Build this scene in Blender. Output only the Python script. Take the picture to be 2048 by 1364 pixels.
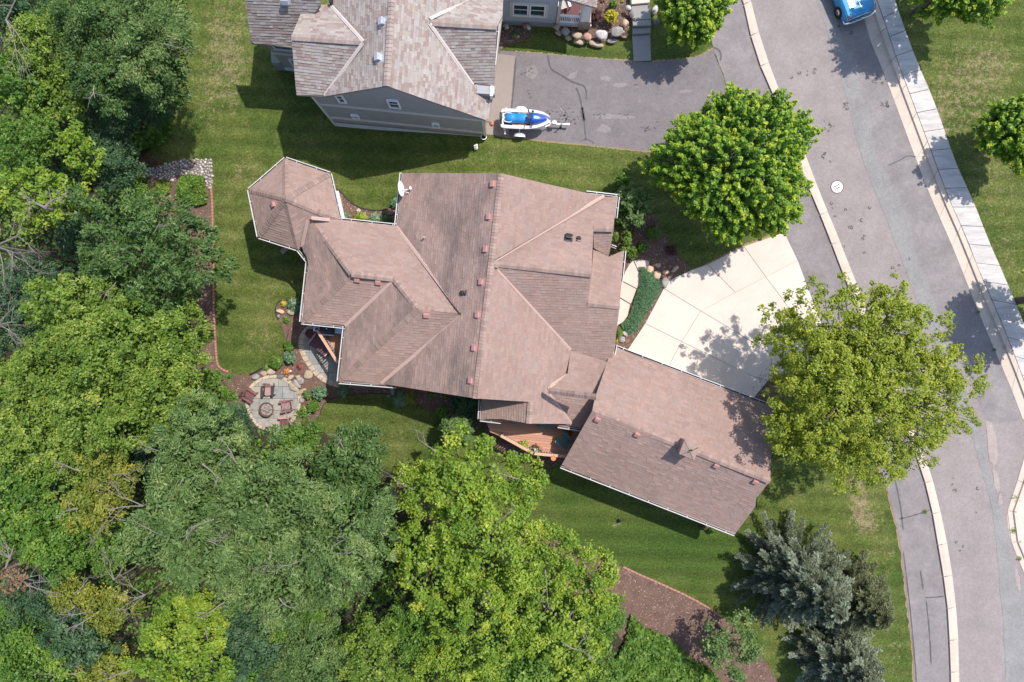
import bpy, bmesh, math, random
import numpy as np
from mathutils import Vector, Matrix

for _o in list(bpy.data.objects):
    bpy.data.objects.remove(_o)
SC = bpy.context.scene
COL = SC.collection
R = math.radians

# ------------------------------------------------------------------ camera, sky, sun, exposure
H = 39.0            # the drone hangs 39 m above the front lawn and looks straight down
F = 2048 * 24 / 36  # 24 mm lens on a 36 mm wide frame, in photograph pixels
cam_d = bpy.data.cameras.new('drone_camera')
cam_d.lens = 24; cam_d.sensor_width = 36; cam_d.clip_start = 0.5; cam_d.clip_end = 2000
cam = bpy.data.objects.new('drone_camera', cam_d)
cam.location = (0, 0, H); cam.rotation_euler = (0, 0, 0)
COL.objects.link(cam); SC.camera = cam

SUN_EL = 60.3
SUN_AZ = math.atan2(0.785, 0.62)     # clockwise from +Y, towards +X
world = bpy.data.worlds.new('World'); SC.world = world; world.use_nodes = True
wn = world.node_tree.nodes; wl = world.node_tree.links
sky = wn.new('ShaderNodeTexSky'); sky.sky_type = 'NISHITA'; sky.sun_disc = False
sky.sun_elevation = R(SUN_EL); sky.sun_rotation = SUN_AZ
sky.altitude = 300; sky.air_density = 1.0; sky.dust_density = 1.5; sky.ozone_density = 1.0
wn['Background'].inputs['Strength'].default_value = 0.15
wl.new(sky.outputs['Color'], wn['Background'].inputs['Color'])
sun_d = bpy.data.lights.new('sun', 'SUN'); sun_d.energy = 3.3; sun_d.angle = R(0.6)
sun_d.color = (1.0, 0.95, 0.88)
sun = bpy.data.objects.new('sun', sun_d)
sdir = Vector((math.sin(SUN_AZ) * math.cos(R(SUN_EL)), math.cos(SUN_AZ) * math.cos(R(SUN_EL)), math.sin(R(SUN_EL))))
sun.rotation_euler = sdir.to_track_quat('Z', 'Y').to_euler(); sun.location = sdir * 60
COL.objects.link(sun)
SC.view_settings.view_transform = 'Standard'; SC.view_settings.look = 'None'
SC.view_settings.exposure = 0.76; SC.view_settings.gamma = 1.0
SC.view_settings.use_curve_mapping = False

# ------------------------------------------------------------------ measuring helpers
BRK = [(-9.5, -0.8), (-7.5, -0.68), (-3.5, -0.12), (-1.5, 0.0)]   # the plot falls gently to the west
def gz(x):
    if x <= BRK[0][0]: return BRK[0][1]
    for (a, za), (b, zb) in zip(BRK, BRK[1:]):
        if x <= b: return za + (zb - za) * (x - a) / (b - a)
    return 0.0

def at(px, py, z):
    """world point at height z for a measured photograph pixel"""
    return Vector(((px - 1024) * (H - z) / F, (682 - py) * (H - z) / F, z))

def ag(px, py, h=0.0):
    """world point h above the ground"""
    z = h
    for _ in range(4):
        z = gz((px - 1024) * (H - z) / F) + h
    return at(px, py, z)

def smooth(pts, n=6, closed=False):
    """Catmull-Rom through 2D points"""
    P = [Vector((p[0], p[1])) for p in pts]; out = []; N = len(P)
    rng_ = range(N) if closed else range(N - 1)
    for i in rng_:
        p1, p2 = P[i], P[(i + 1) % N]
        p0 = P[(i - 1) % N] if closed or i > 0 else p1 * 2 - p2
        p3 = P[(i + 2) % N] if closed or i + 2 < N else p2 * 2 - p1
        for k in range(n):
            t = k / n
            out.append(0.5 * ((2 * p1) + (p2 - p0) * t + (2 * p0 - 5 * p1 + 4 * p2 - p3) * t * t + (3 * p1 - p0 - 3 * p2 + p3) * t ** 3))
    if not closed: out.append(P[-1])
    return [(p.x, p.y) for p in out]

def resample(pts, n):
    P = [Vector(p) for p in pts]; L = [0]
    for a, b in zip(P, P[1:]): L.append(L[-1] + (b - a).length)
    out = []; j = 0
    for k in range(n + 1):
        d = L[-1] * k / n
        while j < len(P) - 2 and L[j + 1] < d: j += 1
        t = (d - L[j]) / max(1e-9, L[j + 1] - L[j])
        out.append(P[j].lerp(P[j + 1], t))
    return out

def inside(poly, x, y):
    r = False; n = len(poly)
    for i in range(n):
        x1, y1 = poly[i][:2]; x2, y2 = poly[(i + 1) % n][:2]
        if (y1 > y) != (y2 > y) and x < (x2 - x1) * (y - y1) / (y2 - y1) + x1: r = not r
    return r

def clip_half(poly, a, b, c):
    """keep the side of a 2D polygon where a*x + b*y <= c"""
    out = []; n = len(poly)
    for i in range(n):
        p, q = poly[i], poly[(i + 1) % n]
        dp = a * p[0] + b * p[1] - c; dq = a * q[0] + b * q[1] - c
        if dp <= 0: out.append(p)
        if (dp < 0 < dq) or (dq < 0 < dp):
            t = dp / (dp - dq); out.append((p[0] + (q[0] - p[0]) * t, p[1] + (q[1] - p[1]) * t))
    return out

def area2(poly):
    return 0.5 * sum(poly[i][0] * poly[(i + 1) % len(poly)][1] - poly[(i + 1) % len(poly)][0] * poly[i][1] for i in range(len(poly)))

def inset(poly, d):
    """move every edge of a simple polygon inwards by d"""
    P = [Vector((p[0], p[1])) for p in poly]
    if area2(poly) < 0: sgn = -1
    else: sgn = 1
    out = []; n = len(P)
    for i in range(n):
        a, b, c = P[i - 1], P[i], P[(i + 1) % n]
        e1 = (b - a).normalized(); e2 = (c - b).normalized()
        n1 = Vector((-e1.y, e1.x)) * sgn; n2 = Vector((-e2.y, e2.x)) * sgn
        k = 1 + n1.dot(n2)
        out.append(b + (n1 + n2) * (d / max(k, 0.35)))
    return [(p.x, p.y) for p in out]

# ------------------------------------------------------------------ mesh helpers
class MB:
    def __init__(s): s.v = []; s.f = []; s.a = []
    def add(s, vs, fs, a=0.5):
        o = len(s.v); s.v.extend([tuple(p) for p in vs])
        for f in fs: s.f.append(tuple(i + o for i in f)); s.a.append(a)
        return s
    def box(s, c, size, rz=0.0, a=0.5, M=None):
        x, y, z = (d / 2 for d in size); cz, sz = math.cos(rz), math.sin(rz); vs = []
        for dx, dy, dz in ((-x, -y, -z), (x, -y, -z), (x, y, -z), (-x, y, -z), (-x, -y, z), (x, -y, z), (x, y, z), (-x, y, z)):
            p = Vector((c[0] + dx * cz - dy * sz, c[1] + dx * sz + dy * cz, c[2] + dz))
            vs.append(M @ p if M else p)
        return s.add(vs, [(0, 3, 2, 1), (4, 5, 6, 7), (0, 1, 5, 4), (1, 2, 6, 5), (2, 3, 7, 6), (3, 0, 4, 7)], a)
    def beam(s, p, q, w, h, a=0.5, up=(0, 0, 1)):
        p, q = Vector(p), Vector(q); d = (q - p).normalized(); u = Vector(up)
        if abs(d.dot(u)) > 0.95: u = Vector((1, 0, 0))
        r = d.cross(u).normalized(); u = r.cross(d).normalized()
        vs = [b + r * (i * w / 2) + u * (j * h / 2) for b in (p, q) for i, j in ((-1, -1), (1, -1), (1, 1), (-1, 1))]
        return s.add(vs, [(3, 2, 1, 0), (4, 5, 6, 7), (0, 1, 5, 4), (1, 2, 6, 5), (2, 3, 7, 6), (3, 0, 4, 7)], a)
    def prism(s, poly, z0, z1, a=0.5):
        """poly: 2D points; z0/z1 numbers or functions of x"""
        if area2(poly) < 0: poly = poly[::-1]
        n = len(poly); f0 = z0 if callable(z0) else (lambda x: z0); f1 = z1 if callable(z1) else (lambda x: z1)
        vs = [(p[0], p[1], f0(p[0])) for p in poly] + [(p[0], p[1], f1(p[0])) for p in poly]
        fs = [tuple(range(n, 2 * n)), tuple(range(n - 1, -1, -1))] + [(i, (i + 1) % n, n + (i + 1) % n, n + i) for i in range(n)]
        return s.add(vs, fs, a)
    def tube(s, path, rad, seg=6, a=0.5, cap=True):
        P = [Vector(p) for p in path]; n = len(P)
        if not hasattr(rad, '__len__'): rad = [rad] * n
        vs = []; fs = []; pr = None
        for i in range(n):
            d = (P[min(i + 1, n - 1)] - P[max(i - 1, 0)]).normalized()
            if pr is None:
                pr = d.cross(Vector((0, 0, 1)))
                if pr.length < 0.1: pr = d.cross(Vector((1, 0, 0)))
            pr = (pr - d * pr.dot(d)).normalized(); q = d.cross(pr)
            for k in range(seg):
                t = 2 * math.pi * k / seg
                vs.append(P[i] + (pr * math.cos(t) + q * math.sin(t)) * rad[i])
        for i in range(n - 1):
            for k in range(seg):
                k2 = (k + 1) % seg
                fs.append((i * seg + k, i * seg + k2, (i + 1) * seg + k2, (i + 1) * seg + k))
        if cap: fs.append(tuple(range(seg - 1, -1, -1))); fs.append(tuple((n - 1) * seg + k for k in range(seg)))
        return s.add(vs, fs, a)
    def lathe(s, prof, c=(0, 0, 0), seg=16, a=0.5, M=None, close=True):
        vs = []; fs = []; n = len(prof)
        for r, z in prof:
            for k in range(seg):
                t = 2 * math.pi * k / seg; p = Vector((r * math.cos(t), r * math.sin(t), z))
                p = (M @ p) if M else p
                vs.append(p + Vector(c))
        for i in range(n - 1):
            for k in range(seg):
                k2 = (k + 1) % seg
                fs.append((i * seg + k, i * seg + k2, (i + 1) * seg + k2, (i + 1) * seg + k))
        if close: fs.append(tuple(range(seg - 1, -1, -1))); fs.append(tuple((n - 1) * seg + k for k in range(seg)))
        return s.add(vs, fs, a)
    def ribbon(s, pts, w, z, a=0.5):
        """flat strip along world points (2D), width w (number or list), z function of x"""
        P = [Vector((p[0], p[1])) for p in pts]; n = len(P); vs = []
        for i in range(n):
            d = (P[min(i + 1, n - 1)] - P[max(i - 1, 0)]).normalized(); nn = Vector((-d.y, d.x))
            ww = w[i] if hasattr(w, '__len__') else w
            for sg in (-1, 1):
                q = P[i] + nn * (sg * ww / 2); vs.append((q.x, q.y, z(q.x)))
        return s.add(vs, [(2 * i, 2 * i + 2, 2 * i + 3, 2 * i + 1) for i in range(n - 1)], a)
    def mesh(s, name, mat, off=(0, 0, 0), smooth_=False):
        me = bpy.data.meshes.new(name)
        ox, oy, oz = off
        me.from_pydata([(x - ox, y - oy, z - oz) for x, y, z in s.v], [], s.f)
        at_ = me.attributes.new('tint', 'FLOAT', 'FACE'); at_.data.foreach_set('value', s.a)
        if mat: me.materials.append(mat)
        if smooth_: me.polygons.foreach_set('use_smooth', [True] * len(me.polygons))
        me.update()
        return me
    def build(s, name, mat, parent=None, off=None, smooth_=False, bevel=0):
        """one mesh object; world-coordinate vertices are taken relative to the parent (or to off)"""
        if off is None: off = parent['_org'] if parent is not None and '_org' in parent else (0, 0, 0)
        me = s.mesh(name, mat, off, smooth_)
        if bevel:
            bm = bmesh.new(); bm.from_mesh(me)
            bmesh.ops.bevel(bm, geom=bm.edges[:], offset=bevel, segments=1, affect='EDGES', profile=0.6)
            bm.to_mesh(me); bm.free()
        return link(name, me, parent)

def link(name, me, parent=None):
    o = bpy.data.objects.new(name, me); COL.objects.link(o)
    if parent is not None: o.parent = parent
    if parent is not None and '_org' in parent: o['_org'] = parent['_org']
    elif parent is None: pass
    return o

def tag(o, label=None, cat=None, group=None, kind=None):
    if label: o['label'] = label
    if cat: o['category'] = cat
    if group: o['group'] = group
    if kind: o['kind'] = kind
    return o

def thing(name, label, cat, loc=(0, 0, 0), rz=0.0, group=None, worldv=False):
    """an Empty at the base of a thing; with worldv its parts are given in world coordinates"""
    o = bpy.data.objects.new(name, None); COL.objects.link(o)
    o.location = loc; o.rotation_euler = (0, 0, rz); o.empty_display_size = 0.3
    if worldv: o['_org'] = tuple(float(c) for c in loc)
    return tag(o, label, cat, group)

def copy_tree(o, parent=None):
    c = o.copy(); COL.objects.link(c)
    if parent is not None: c.parent = parent
    for ch in o.children: copy_tree(ch, c)
    return c

def quads(name, V, tint, mat):
    """mesh of loose quads from an (n,4,3) array"""
    n = len(V); me = bpy.data.meshes.new(name)
    me.vertices.add(4 * n); me.vertices.foreach_set('co', np.ascontiguousarray(V, dtype=np.float32).ravel())
    me.loops.add(4 * n); me.loops.foreach_set('vertex_index', np.arange(4 * n, dtype=np.int32))
    me.polygons.add(n); me.polygons.foreach_set('loop_start', np.arange(0, 4 * n, 4, dtype=np.int32))
    a = me.attributes.new('tint', 'FLOAT', 'FACE'); a.data.foreach_set('value', np.ascontiguousarray(tint, dtype=np.float32))
    me.materials.append(mat); me.update(calc_edges=True)
    return me

# ------------------------------------------------------------------ materials
class NT:
    def __init__(s, name):
        s.m = bpy.data.materials.new(name); s.m.use_nodes = True
        s.t = s.m.node_tree; s.n = s.t.nodes; s.b = s.n['Principled BSDF']; s.out = s.n['Material Output']
        s.pos = s.n.new('ShaderNodeNewGeometry').outputs['Position']
    def l(s, a, b): s.t.links.new(a, b)
    def noise(s, scale, detail=3, rough=0.55, vec=None, out='Fac', dist=0.0):
        x = s.n.new('ShaderNodeTexNoise'); x.inputs['Scale'].default_value = scale; x.inputs['Detail'].default_value = detail
        x.inputs['Roughness'].default_value = rough; x.inputs['Distortion'].default_value = dist
        s.l(vec or s.pos, x.inputs['Vector']); return x.outputs[out]
    def vor(s, scale, out='Distance', feat='F1'):
        x = s.n.new('ShaderNodeTexVoronoi'); x.feature = feat; x.inputs['Scale'].default_value = scale; s.l(s.pos, x.inputs['Vector']); return x.outputs[out]
    def stretch(s, rz, sx, sy):
        mp = s.n.new('ShaderNodeMapping'); mp.inputs['Rotation'].default_value[2] = rz
        mp.inputs['Scale'].default_value = (sx, sy, 1); s.l(s.pos, mp.inputs['Vector']); return mp.outputs['Vector']
    def attr(s, name='tint'):
        x = s.n.new('ShaderNodeAttribute'); x.attribute_name = name; return x.outputs['Fac']
    def rnd(s): return s.n.new('ShaderNodeObjectInfo').outputs['Random']
    def ramp(s, fac, stops, interp='LINEAR'):
        x = s.n.new('ShaderNodeValToRGB'); x.color_ramp.interpolation = interp; e = x.color_ramp.elements
        while len(e) < len(stops): e.new(0.5)
        for k, (p, c) in enumerate(stops):
            e[k].position = p; e[k].color = (*c, 1) if len(c) == 3 else c
        s.l(fac, x.inputs['Fac']); return x.outputs['Color']
    def val(s, fac, a, b, c=0.0, d=1.0):
        x = s.n.new('ShaderNodeMapRange'); s.l(fac, x.inputs['Value'])
        for k, v in zip(('From Min', 'From Max', 'To Min', 'To Max'), (a, b, c, d)): x.inputs[k].default_value = v
        return x.outputs['Result']
    def math(s, op, a, b=None):
        x = s.n.new('ShaderNodeMath'); x.operation = op
        for i, v in enumerate((a, b)):
            if v is None: continue
            if isinstance(v, (int, float)): x.inputs[i].default_value = v
            else: s.l(v, x.inputs[i])
        return x.outputs[0]
    def mix(s, fac, a, b, mode='MIX'):
        x = s.n.new('ShaderNodeMix'); x.data_type = 'RGBA'; x.blend_type = mode
        for sock, v in ((x.inputs[0], fac), (x.inputs[6], a), (x.inputs[7], b)):
            if isinstance(v, (int, float)): sock.default_value = v
            elif isinstance(v, tuple): sock.default_value = (*v, 1)
            else: s.l(v, sock)
        return x.outputs[2]
    def scale(s, col, fac):
        """colour times a grey factor socket"""
        return s.mix(1.0, col, s.ramp(fac, [(0, (0, 0, 0)), (1, (1, 1, 1))]), 'MULTIPLY')
    def mul(s, col, fac, lo, hi):
        return s.mix(1.0, col, s.ramp(fac, [(0, (lo,) * 3), (1, (hi,) * 3)]), 'MULTIPLY')
    def bump(s, h, strength=0.5, dist=0.02):
        x = s.n.new('ShaderNodeBump'); x.inputs['Strength'].default_value = strength; x.inputs['Distance'].default_value = dist
        s.l(h, x.inputs['Height']); s.l(x.outputs['Normal'], s.b.inputs['Normal']); return x.outputs['Normal']
    def done(s, col, rough=0.8, spec=0.3, metal=0.0):
        if isinstance(col, tuple): s.b.inputs['Base Color'].default_value = (*col, 1)
        else: s.l(col, s.b.inputs['Base Color'])
        s.b.inputs['Roughness'].default_value = rough; s.b.inputs['Specular IOR Level'].default_value = spec
        s.b.inputs['Metallic'].default_value = metal
        return s.m

def plain(name, c, rough=0.7, spec=0.35, metal=0.0, var=0.12, sc=6.0, tint=0.0, bmp=0.0):
    t = NT(name); nz = t.noise(sc, 4, 0.6)
    col = t.mul(c, t.val(nz, 0.25, 0.75), 1 - var, 1.0)
    if tint: col = t.mul(col, t.attr(), 1 - tint, 1.0)
    if bmp: t.bump(t.noise(sc * 6, 3), bmp, 0.01)
    return t.done(col, rough, spec, metal)

def shingle_mat(name, cols, single=False, stain=None, band=.24, amt=.08):
    t = NT(name)
    fac = t.rnd() if single else t.math('FRACT', t.attr())
    n = len(cols)
    c = t.ramp(fac, [(k / n + 0.0001 * k, cc) for k, cc in enumerate(cols)], 'CONSTANT')
    c = t.mix(t.math('MULTIPLY', t.math('GREATER_THAN', t.attr(), 1.5), band), c, (.07, .05, .045))     # printed shadow band, also painting in the shadow line of each course
    c = t.mul(c, t.val(t.noise(60, 2, 0.7), 0.3, 0.7), 0.86, 1.08)       # granules
    c = t.mul(c, t.val(t.noise(0.55, 4, 0.6), 0.3, 0.7), 0.9, 1.05)      # weathering
    if stain:
        st = t.val(t.noise(1.0, 5, 0.7, vec=t.stretch(*stain)), 0.42, 0.66)
        c = t.mix(t.math('MULTIPLY', st, amt), c, (0.085, 0.075, 0.072))
    t.bump(t.noise(90, 2), 0.25, 0.01)
    return t.done(c, 0.93, 0.15)

MAIN_SH = [(0.296, 0.202, 0.170), (0.311, 0.214, 0.180), (0.284, 0.196, 0.166), (0.321, 0.222, 0.184), (0.287, 0.210, 0.182), (0.302, 0.199, 0.164), (0.308, 0.218, 0.188), (0.275, 0.187, 0.157)]
NORTH_SH = [(0.318, 0.275, 0.250), (0.291, 0.237, 0.216), (0.335, 0.296, 0.275), (0.254, 0.191, 0.169), (0.318, 0.271, 0.242), (0.284, 0.220, 0.198), (0.313, 0.271, 0.228), (0.305, 0.275, 0.259), (0.347, 0.313, 0.288), (0.262, 0.203, 0.182)]
M = {}
M['sh_main'] = shingle_mat('brown_shingle', MAIN_SH, stain=(0, 1.0, .35))
M['sh_main1'] = shingle_mat('brown_shingle_piece', MAIN_SH, single=True, stain=(0, 1.0, .35))
M['sh_main_st'] = shingle_mat('brown_shingle_streaked', MAIN_SH, stain=(0, .75, .3), amt=.62)  # algae streaks, deepened in colour to add shade contrast on west slopes
M['sh_north'] = shingle_mat('grey_tan_shingle', NORTH_SH, band=.5)
M['sh_north1'] = shingle_mat('grey_tan_shingle_piece', NORTH_SH, single=True)
M['deckroof'] = plain('roof_felt', (.17, .115, .095), .95)
M['deckroof_n'] = plain('roof_felt_grey', (.25, .20, .175), .95)
M['cap_main'] = plain('ridge_cap_shingle', (.36, .255, .215), .92, .15, tint=.3, sc=9, var=.2)
M['cap_north'] = plain('ridge_cap_grey', (.37, .295, .26), .92, .15, tint=.3, sc=9, var=.2)
M['flash_main'] = plain('valley_strip', (.43, .30, .255), .7, .3, sc=3)
M['flash_north'] = plain('valley_strip_pale', (.52, .45, .42), .7, .3, sc=3)
M['vent_main'] = plain('vent_paint', (.44, .235, .205), .6, .35, sc=8)
M['vent_north'] = plain('vent_galvanised', (.52, .53, .55), .45, .5, .3, sc=8)
M['black'] = plain('black_plastic', (.022, .023, .025), .5)
M['dark'] = plain('dark_inside', (.035, .033, .03), .9)
M['gutter'] = plain('gutter_white', (.60, .585, .565), .45, .4, sc=4)
M['gutter_in'] = plain('gutter_dark_floor', (.10, .085, .075), .9, sc=14, var=.5)  # mottled dark colour for the floor inside the trough
M['white'] = plain('white_paint', (.80, .79, .77), .5, .4, sc=5)
M['cream'] = plain('cream_siding', (.60, .54, .46), .7, .3)
def siding(name, c):
    t = NT(name); z = t.n.new('ShaderNodeSeparateXYZ'); t.l(t.pos, z.inputs[0])
    fr = t.math('FRACT', t.math('MULTIPLY', z.outputs['Z'], 7.0))
    t.bump(fr, 0.6, 0.02)
    col = t.mul(c, t.val(t.noise(3, 3), .3, .7), .93, 1.03)
    return t.done(col, .65, .3)
M['grey_siding'] = siding('grey_lap_siding', (.31, .31, .325))
M['light_siding'] = siding('light_grey_siding', (.42, .43, .455))
M['band'] = plain('band_board', (.58, .53, .475), .65)
M['found'] = plain('foundation_paint', (.55, .61, .69), .8)
M['skirt'] = plain('skirt_board', (.26, .26, .24), .8)
M['glass'] = NT('window_glass').done((.03, .045, .045), .08, .6)
M['wood'] = plain('cedar_deck', (.56, .295, .195), .65, .3, sc=10, var=.22, tint=.25)
M['rail'] = plain('cedar_rail', (.60, .34, .23), .6, .3, sc=12, var=.2)
M['baluster'] = plain('baluster_wood', (.45, .38, .31), .7, sc=14, var=.3)
M['maroon'] = plain('maroon_boards', (.11, .035, .035), .6, sc=8)

def lawn_mat():
    t = NT('lawn_grass'); dry = t.attr('dry'); lush = t.attr('lush')
    n1 = t.noise(0.42, 5, 0.62); n2 = t.noise(3.2, 5, 0.7); n3 = t.noise(9, 4, 0.75, dist=.5); n4 = t.noise(26, 2, .8); n5 = t.noise(1.1, 4, .65)
    fl = t.math('ADD', t.math('MULTIPLY', n1, .45), t.math('ADD', t.math('MULTIPLY', n2, .3), t.math('MULTIPLY', n5, .25)))
    c = t.ramp(fl, [(.37, (.058, .098, .019)), (.46, (.100, .136, .029)), (.55, (.142, .166, .043)), (.67, (.215, .205, .076))])
    c = t.mix(t.math('MULTIPLY', lush, t.val(n2, .3, .7, .45, 1.0)), c, (.057, .105, .020))
    c = t.mul(c, t.val(n3, .3, .7), .45, 1.5)
    c = t.mul(c, t.val(n4, .28, .72), .62, 1.36)
    k = t.math('ADD', t.math('MULTIPLY', dry, 1.0), t.math('ADD', t.math('MULTIPLY', t.math('SUBTRACT', n2, .5), 3.4), t.math('MULTIPLY', t.math('SUBTRACT', n3, .5), 1.5)))
    k = t.val(k, .58, 1.25)
    c = t.mix(t.math('MULTIPLY', k, .8), c, t.ramp(n3, [(.3, (.22, .16, .085)), (.7, (.43, .34, .21))]))
    mow = t.n.new('ShaderNodeTexWave'); mow.inputs['Scale'].default_value = .32; mow.inputs['Distortion'].default_value = 1.2
    mow.bands_direction = 'Y'; t.l(t.stretch(0.05, 1, 1), mow.inputs['Vector'])
    c = t.mul(c, mow.outputs['Fac'], .86, 1.1)
    t.bump(t.math('ADD', n3, t.math('MULTIPLY', n4, .8)), 1.0, 0.09)
    return t.done(c, .9, .12)
M['lawn'] = lawn_mat()
def asphalt(name, c, var=.2, patch=(.5, .62)):
    t = NT(name); n1 = t.noise(.7, 5, .6); n2 = t.noise(40, 2, .8); n3 = t.noise(5, 4, .6)
    col = t.mul(c, t.val(n1, .3, .7), 1 - var, 1.08)
    col = t.mul(col, t.val(n2, .3, .7), .66, 1.28)
    col = t.mul(col, t.val(n3, .3, .7), .9, 1.06)
    lt = t.math('MULTIPLY', t.val(t.noise(1.3, 6, .75), *patch), .25)
    col = t.mix(lt, col, tuple(min(1, x * 1.5 + .02) for x in c))
    t.bump(n2, .35, .01)
    return t.done(col, .9, .2)
M['road'] = asphalt('road_asphalt', (.262, .226, .215), .12, (.58, .8))
M['roadpatch'] = asphalt('road_seal_patch', (.232, .222, .215), .12, (.52, .7))
M['roadold'] = asphalt('worn_asphalt', (.235, .210, .205), .2, (.5, .68))
M['drive'] = asphalt('driveway_asphalt', (.180, .160, .162), .16, (.55, .72))
M['trail'] = asphalt('trail_asphalt', (.225, .200, .198), .2, (.5, .68))
M['straw'] = plain('dead_grass', (.36, .27, .15), .95, .1, sc=22, var=.6)
M['scuff'] = asphalt('sandy_scuff', (.33, .275, .25), .15, (.5, .7))
M['tar'] = plain('crack_sealant', (.085, .078, .08), .7, sc=20)
def concrete(name, c, streak=0.0):
    t = NT(name); n1 = t.noise(.9, 5, .6); n2 = t.noise(9, 4, .7); n3 = t.noise(55, 2)
    col = t.mul(c, t.val(n1, .3, .7), .93, 1.03); col = t.mul(col, t.val(n2, .3, .7), .95, 1.03); col = t.mul(col, t.val(n3, .3, .7), .95, 1.04)
    col = t.mul(col, t.rnd(), .93, 1.02); col = t.mix(t.math('MULTIPLY', t.val(t.noise(1.7, 6, .75), .55, .75), .22), col, tuple(x * .62 for x in c))
    if streak:
        st = t.val(t.noise(1.6, 6, .72, vec=t.stretch(R(-38), .45, 2.6)), .38, .68)
        col = t.mix(t.math('MULTIPLY', st, streak), col, (.20, .19, .185))
    t.bump(n3, .15, .01)
    return t.done(col, .85, .25)
M['concrete'] = concrete('driveway_concrete', (.585, .50, .43))
M['walkc'] = concrete('path_concrete', (.55, .475, .405))
M['sidewalk'] = concrete('sidewalk_concrete', (.56, .52, .49), .55)
M['curb'] = concrete('curb_concrete', (.55, .455, .375), .2)
M['greyc'] = concrete('grey_concrete', (.27, .26, .25), .3)
M['apron'] = concrete('garage_apron_concrete', (.27, .225, .195), .15)
M['joint'] = plain('joint_dirt', (.42, .35, .29), .95, sc=9)
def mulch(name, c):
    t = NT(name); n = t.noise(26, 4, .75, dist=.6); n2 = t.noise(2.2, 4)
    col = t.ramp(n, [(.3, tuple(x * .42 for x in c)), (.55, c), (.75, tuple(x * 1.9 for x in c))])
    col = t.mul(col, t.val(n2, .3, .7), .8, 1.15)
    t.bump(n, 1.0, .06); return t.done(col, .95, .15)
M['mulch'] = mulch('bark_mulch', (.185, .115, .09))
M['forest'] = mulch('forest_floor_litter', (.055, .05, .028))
def chipmat():
    t = NT('bark_chip'); col = t.ramp(t.attr(), [(0, (.10, .058, .046)), (.45, (.20, .128, .10)), (.8, (.31, .215, .165)), (1, (.46, .35, .28))])
    return t.done(col, .9, .15)
M['chip'] = chipmat()
def stonemat(name, c, c2, sc=5):
    t = NT(name); n = t.noise(sc, 6, .7); n2 = t.noise(sc * 7, 3)
    col = t.ramp(n, [(.32, c2), (.6, c)]); col = t.mul(col, t.val(n2, .3, .7), .8, 1.12)
    t.bump(n2, .5, .03); return t.done(col, .85, .25)
M['stone_grey'] = stonemat('grey_granite', (.34, .31, .28), (.20, .18, .165))
M['stone_tan'] = stonemat('tan_fieldstone', (.45, .36, .265), (.27, .20, .145))
M['stone_pink'] = stonemat('pink_granite', (.46, .28, .20), (.30, .165, .115))
M['stone_white'] = stonemat('white_quartz', (.54, .52, .49), (.34, .31, .29))
M['stone_peach'] = stonemat('peach_flagstone', (.62, .42, .29), (.45, .29, .19))
M['stone_dark'] = stonemat('dark_fieldstone', (.20, .19, .175), (.11, .10, .09))
def flagmat():
    t = NT('flagstone'); n = t.noise(4, 5, .65)
    c = t.ramp(t.rnd(), [(0, (.24, .235, .225)), (.3, (.30, .275, .235)), (.55, (.265, .27, .27)), (.8, (.34, .30, .25)), (1, (.225, .235, .245))])
    c = t.mul(c, t.val(n, .3, .7), .78, 1.15); t.bump(n, .4, .02); return t.done(c, .8, .25)
M['flag'] = flagmat()
M['flag_edge'] = stonemat('edging_stone', (.50, .41, .31), (.34, .27, .20))
M['gravel'] = plain('gravel_base', (.22, .19, .165), .95, sc=25, var=.5)
def rivermat():
    t = NT('river_stone')
    c = t.ramp(t.rnd(), [(0, (.42, .34, .27)), (.2, (.24, .25, .27)), (.4, (.52, .45, .38)), (.6, (.40, .28, .22)), (.8, (.33, .31, .29)), (1, (.60, .55, .49))])
    c = t.mul(c, t.val(t.noise(12, 3), .3, .7), .8, 1.1); return t.done(c, .75, .3)
M['river'] = rivermat()
M['brick_edge'] = plain('edging_brick', (.42, .21, .155), .85, sc=12, var=.3)
M['bark'] = plain('tree_bark', (.135, .105, .085), .95, sc=14, var=.5, bmp=.6)
M['deadwood'] = plain('dead_wood', (.25, .215, .19), .9, sc=12, var=.4)
M['metal'] = plain('brushed_metal', (.50, .50, .50), .35, .5, .8, sc=9)
M['chrome'] = plain('chrome', (.75, .75, .76), .12, .5, 1.0, var=.02)
M['rubber'] = plain('tyre_rubber', (.025, .025, .026), .85)
def gloss(name, c, rough=.25, coat=.6):
    t = NT(name); t.b.inputs['Coat Weight'].default_value = coat; t.b.inputs['Coat Roughness'].default_value = .08
    return t.done(t.mul(c, t.val(t.noise(2.5, 3), .3, .7), .92, 1.03), rough, .5)
M['carblue'] = gloss('blue_car_paint', (.03, .28, .55), .5, .12)
M['skiwhite'] = gloss('white_gelcoat', (.82, .82, .83), .3)
M['skiblue'] = gloss('dark_blue_gelcoat', (.008, .065, .42), .3)
M['seatblue'] = gloss('bright_blue_vinyl', (.012, .24, .62), .42, .2)
M['teal'] = plain('teal_plastic', (.055, .20, .225), .5, .4, sc=6)
M['redwood'] = plain('red_stained_wood', (.21, .095, .09), .65, sc=11, var=.25)
M['pinkslat'] = plain('faded_pink_slats', (.46, .25, .24), .7, sc=11, var=.2)
M['darkframe'] = plain('dark_chair_frame', (.045, .035, .035), .6)
M['plum'] = plain('plum_stain', (.16, .07, .08), .6, sc=10, var=.2)
M['terra'] = plain('terracotta', (.52, .20, .10), .8, sc=10)
M['rust'] = plain('rusty_steel', (.15, .075, .05), .8, sc=15, var=.5)
M['ash'] = plain('ash_and_logs', (.33, .29, .27), .95, sc=18, var=.5)
M['steel_blue'] = plain('pale_blue_steel', (.42, .55, .72), .35, .5, .3)
M['palegrey'] = plain('pale_grey_plastic', (.50, .53, .57), .5)

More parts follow.
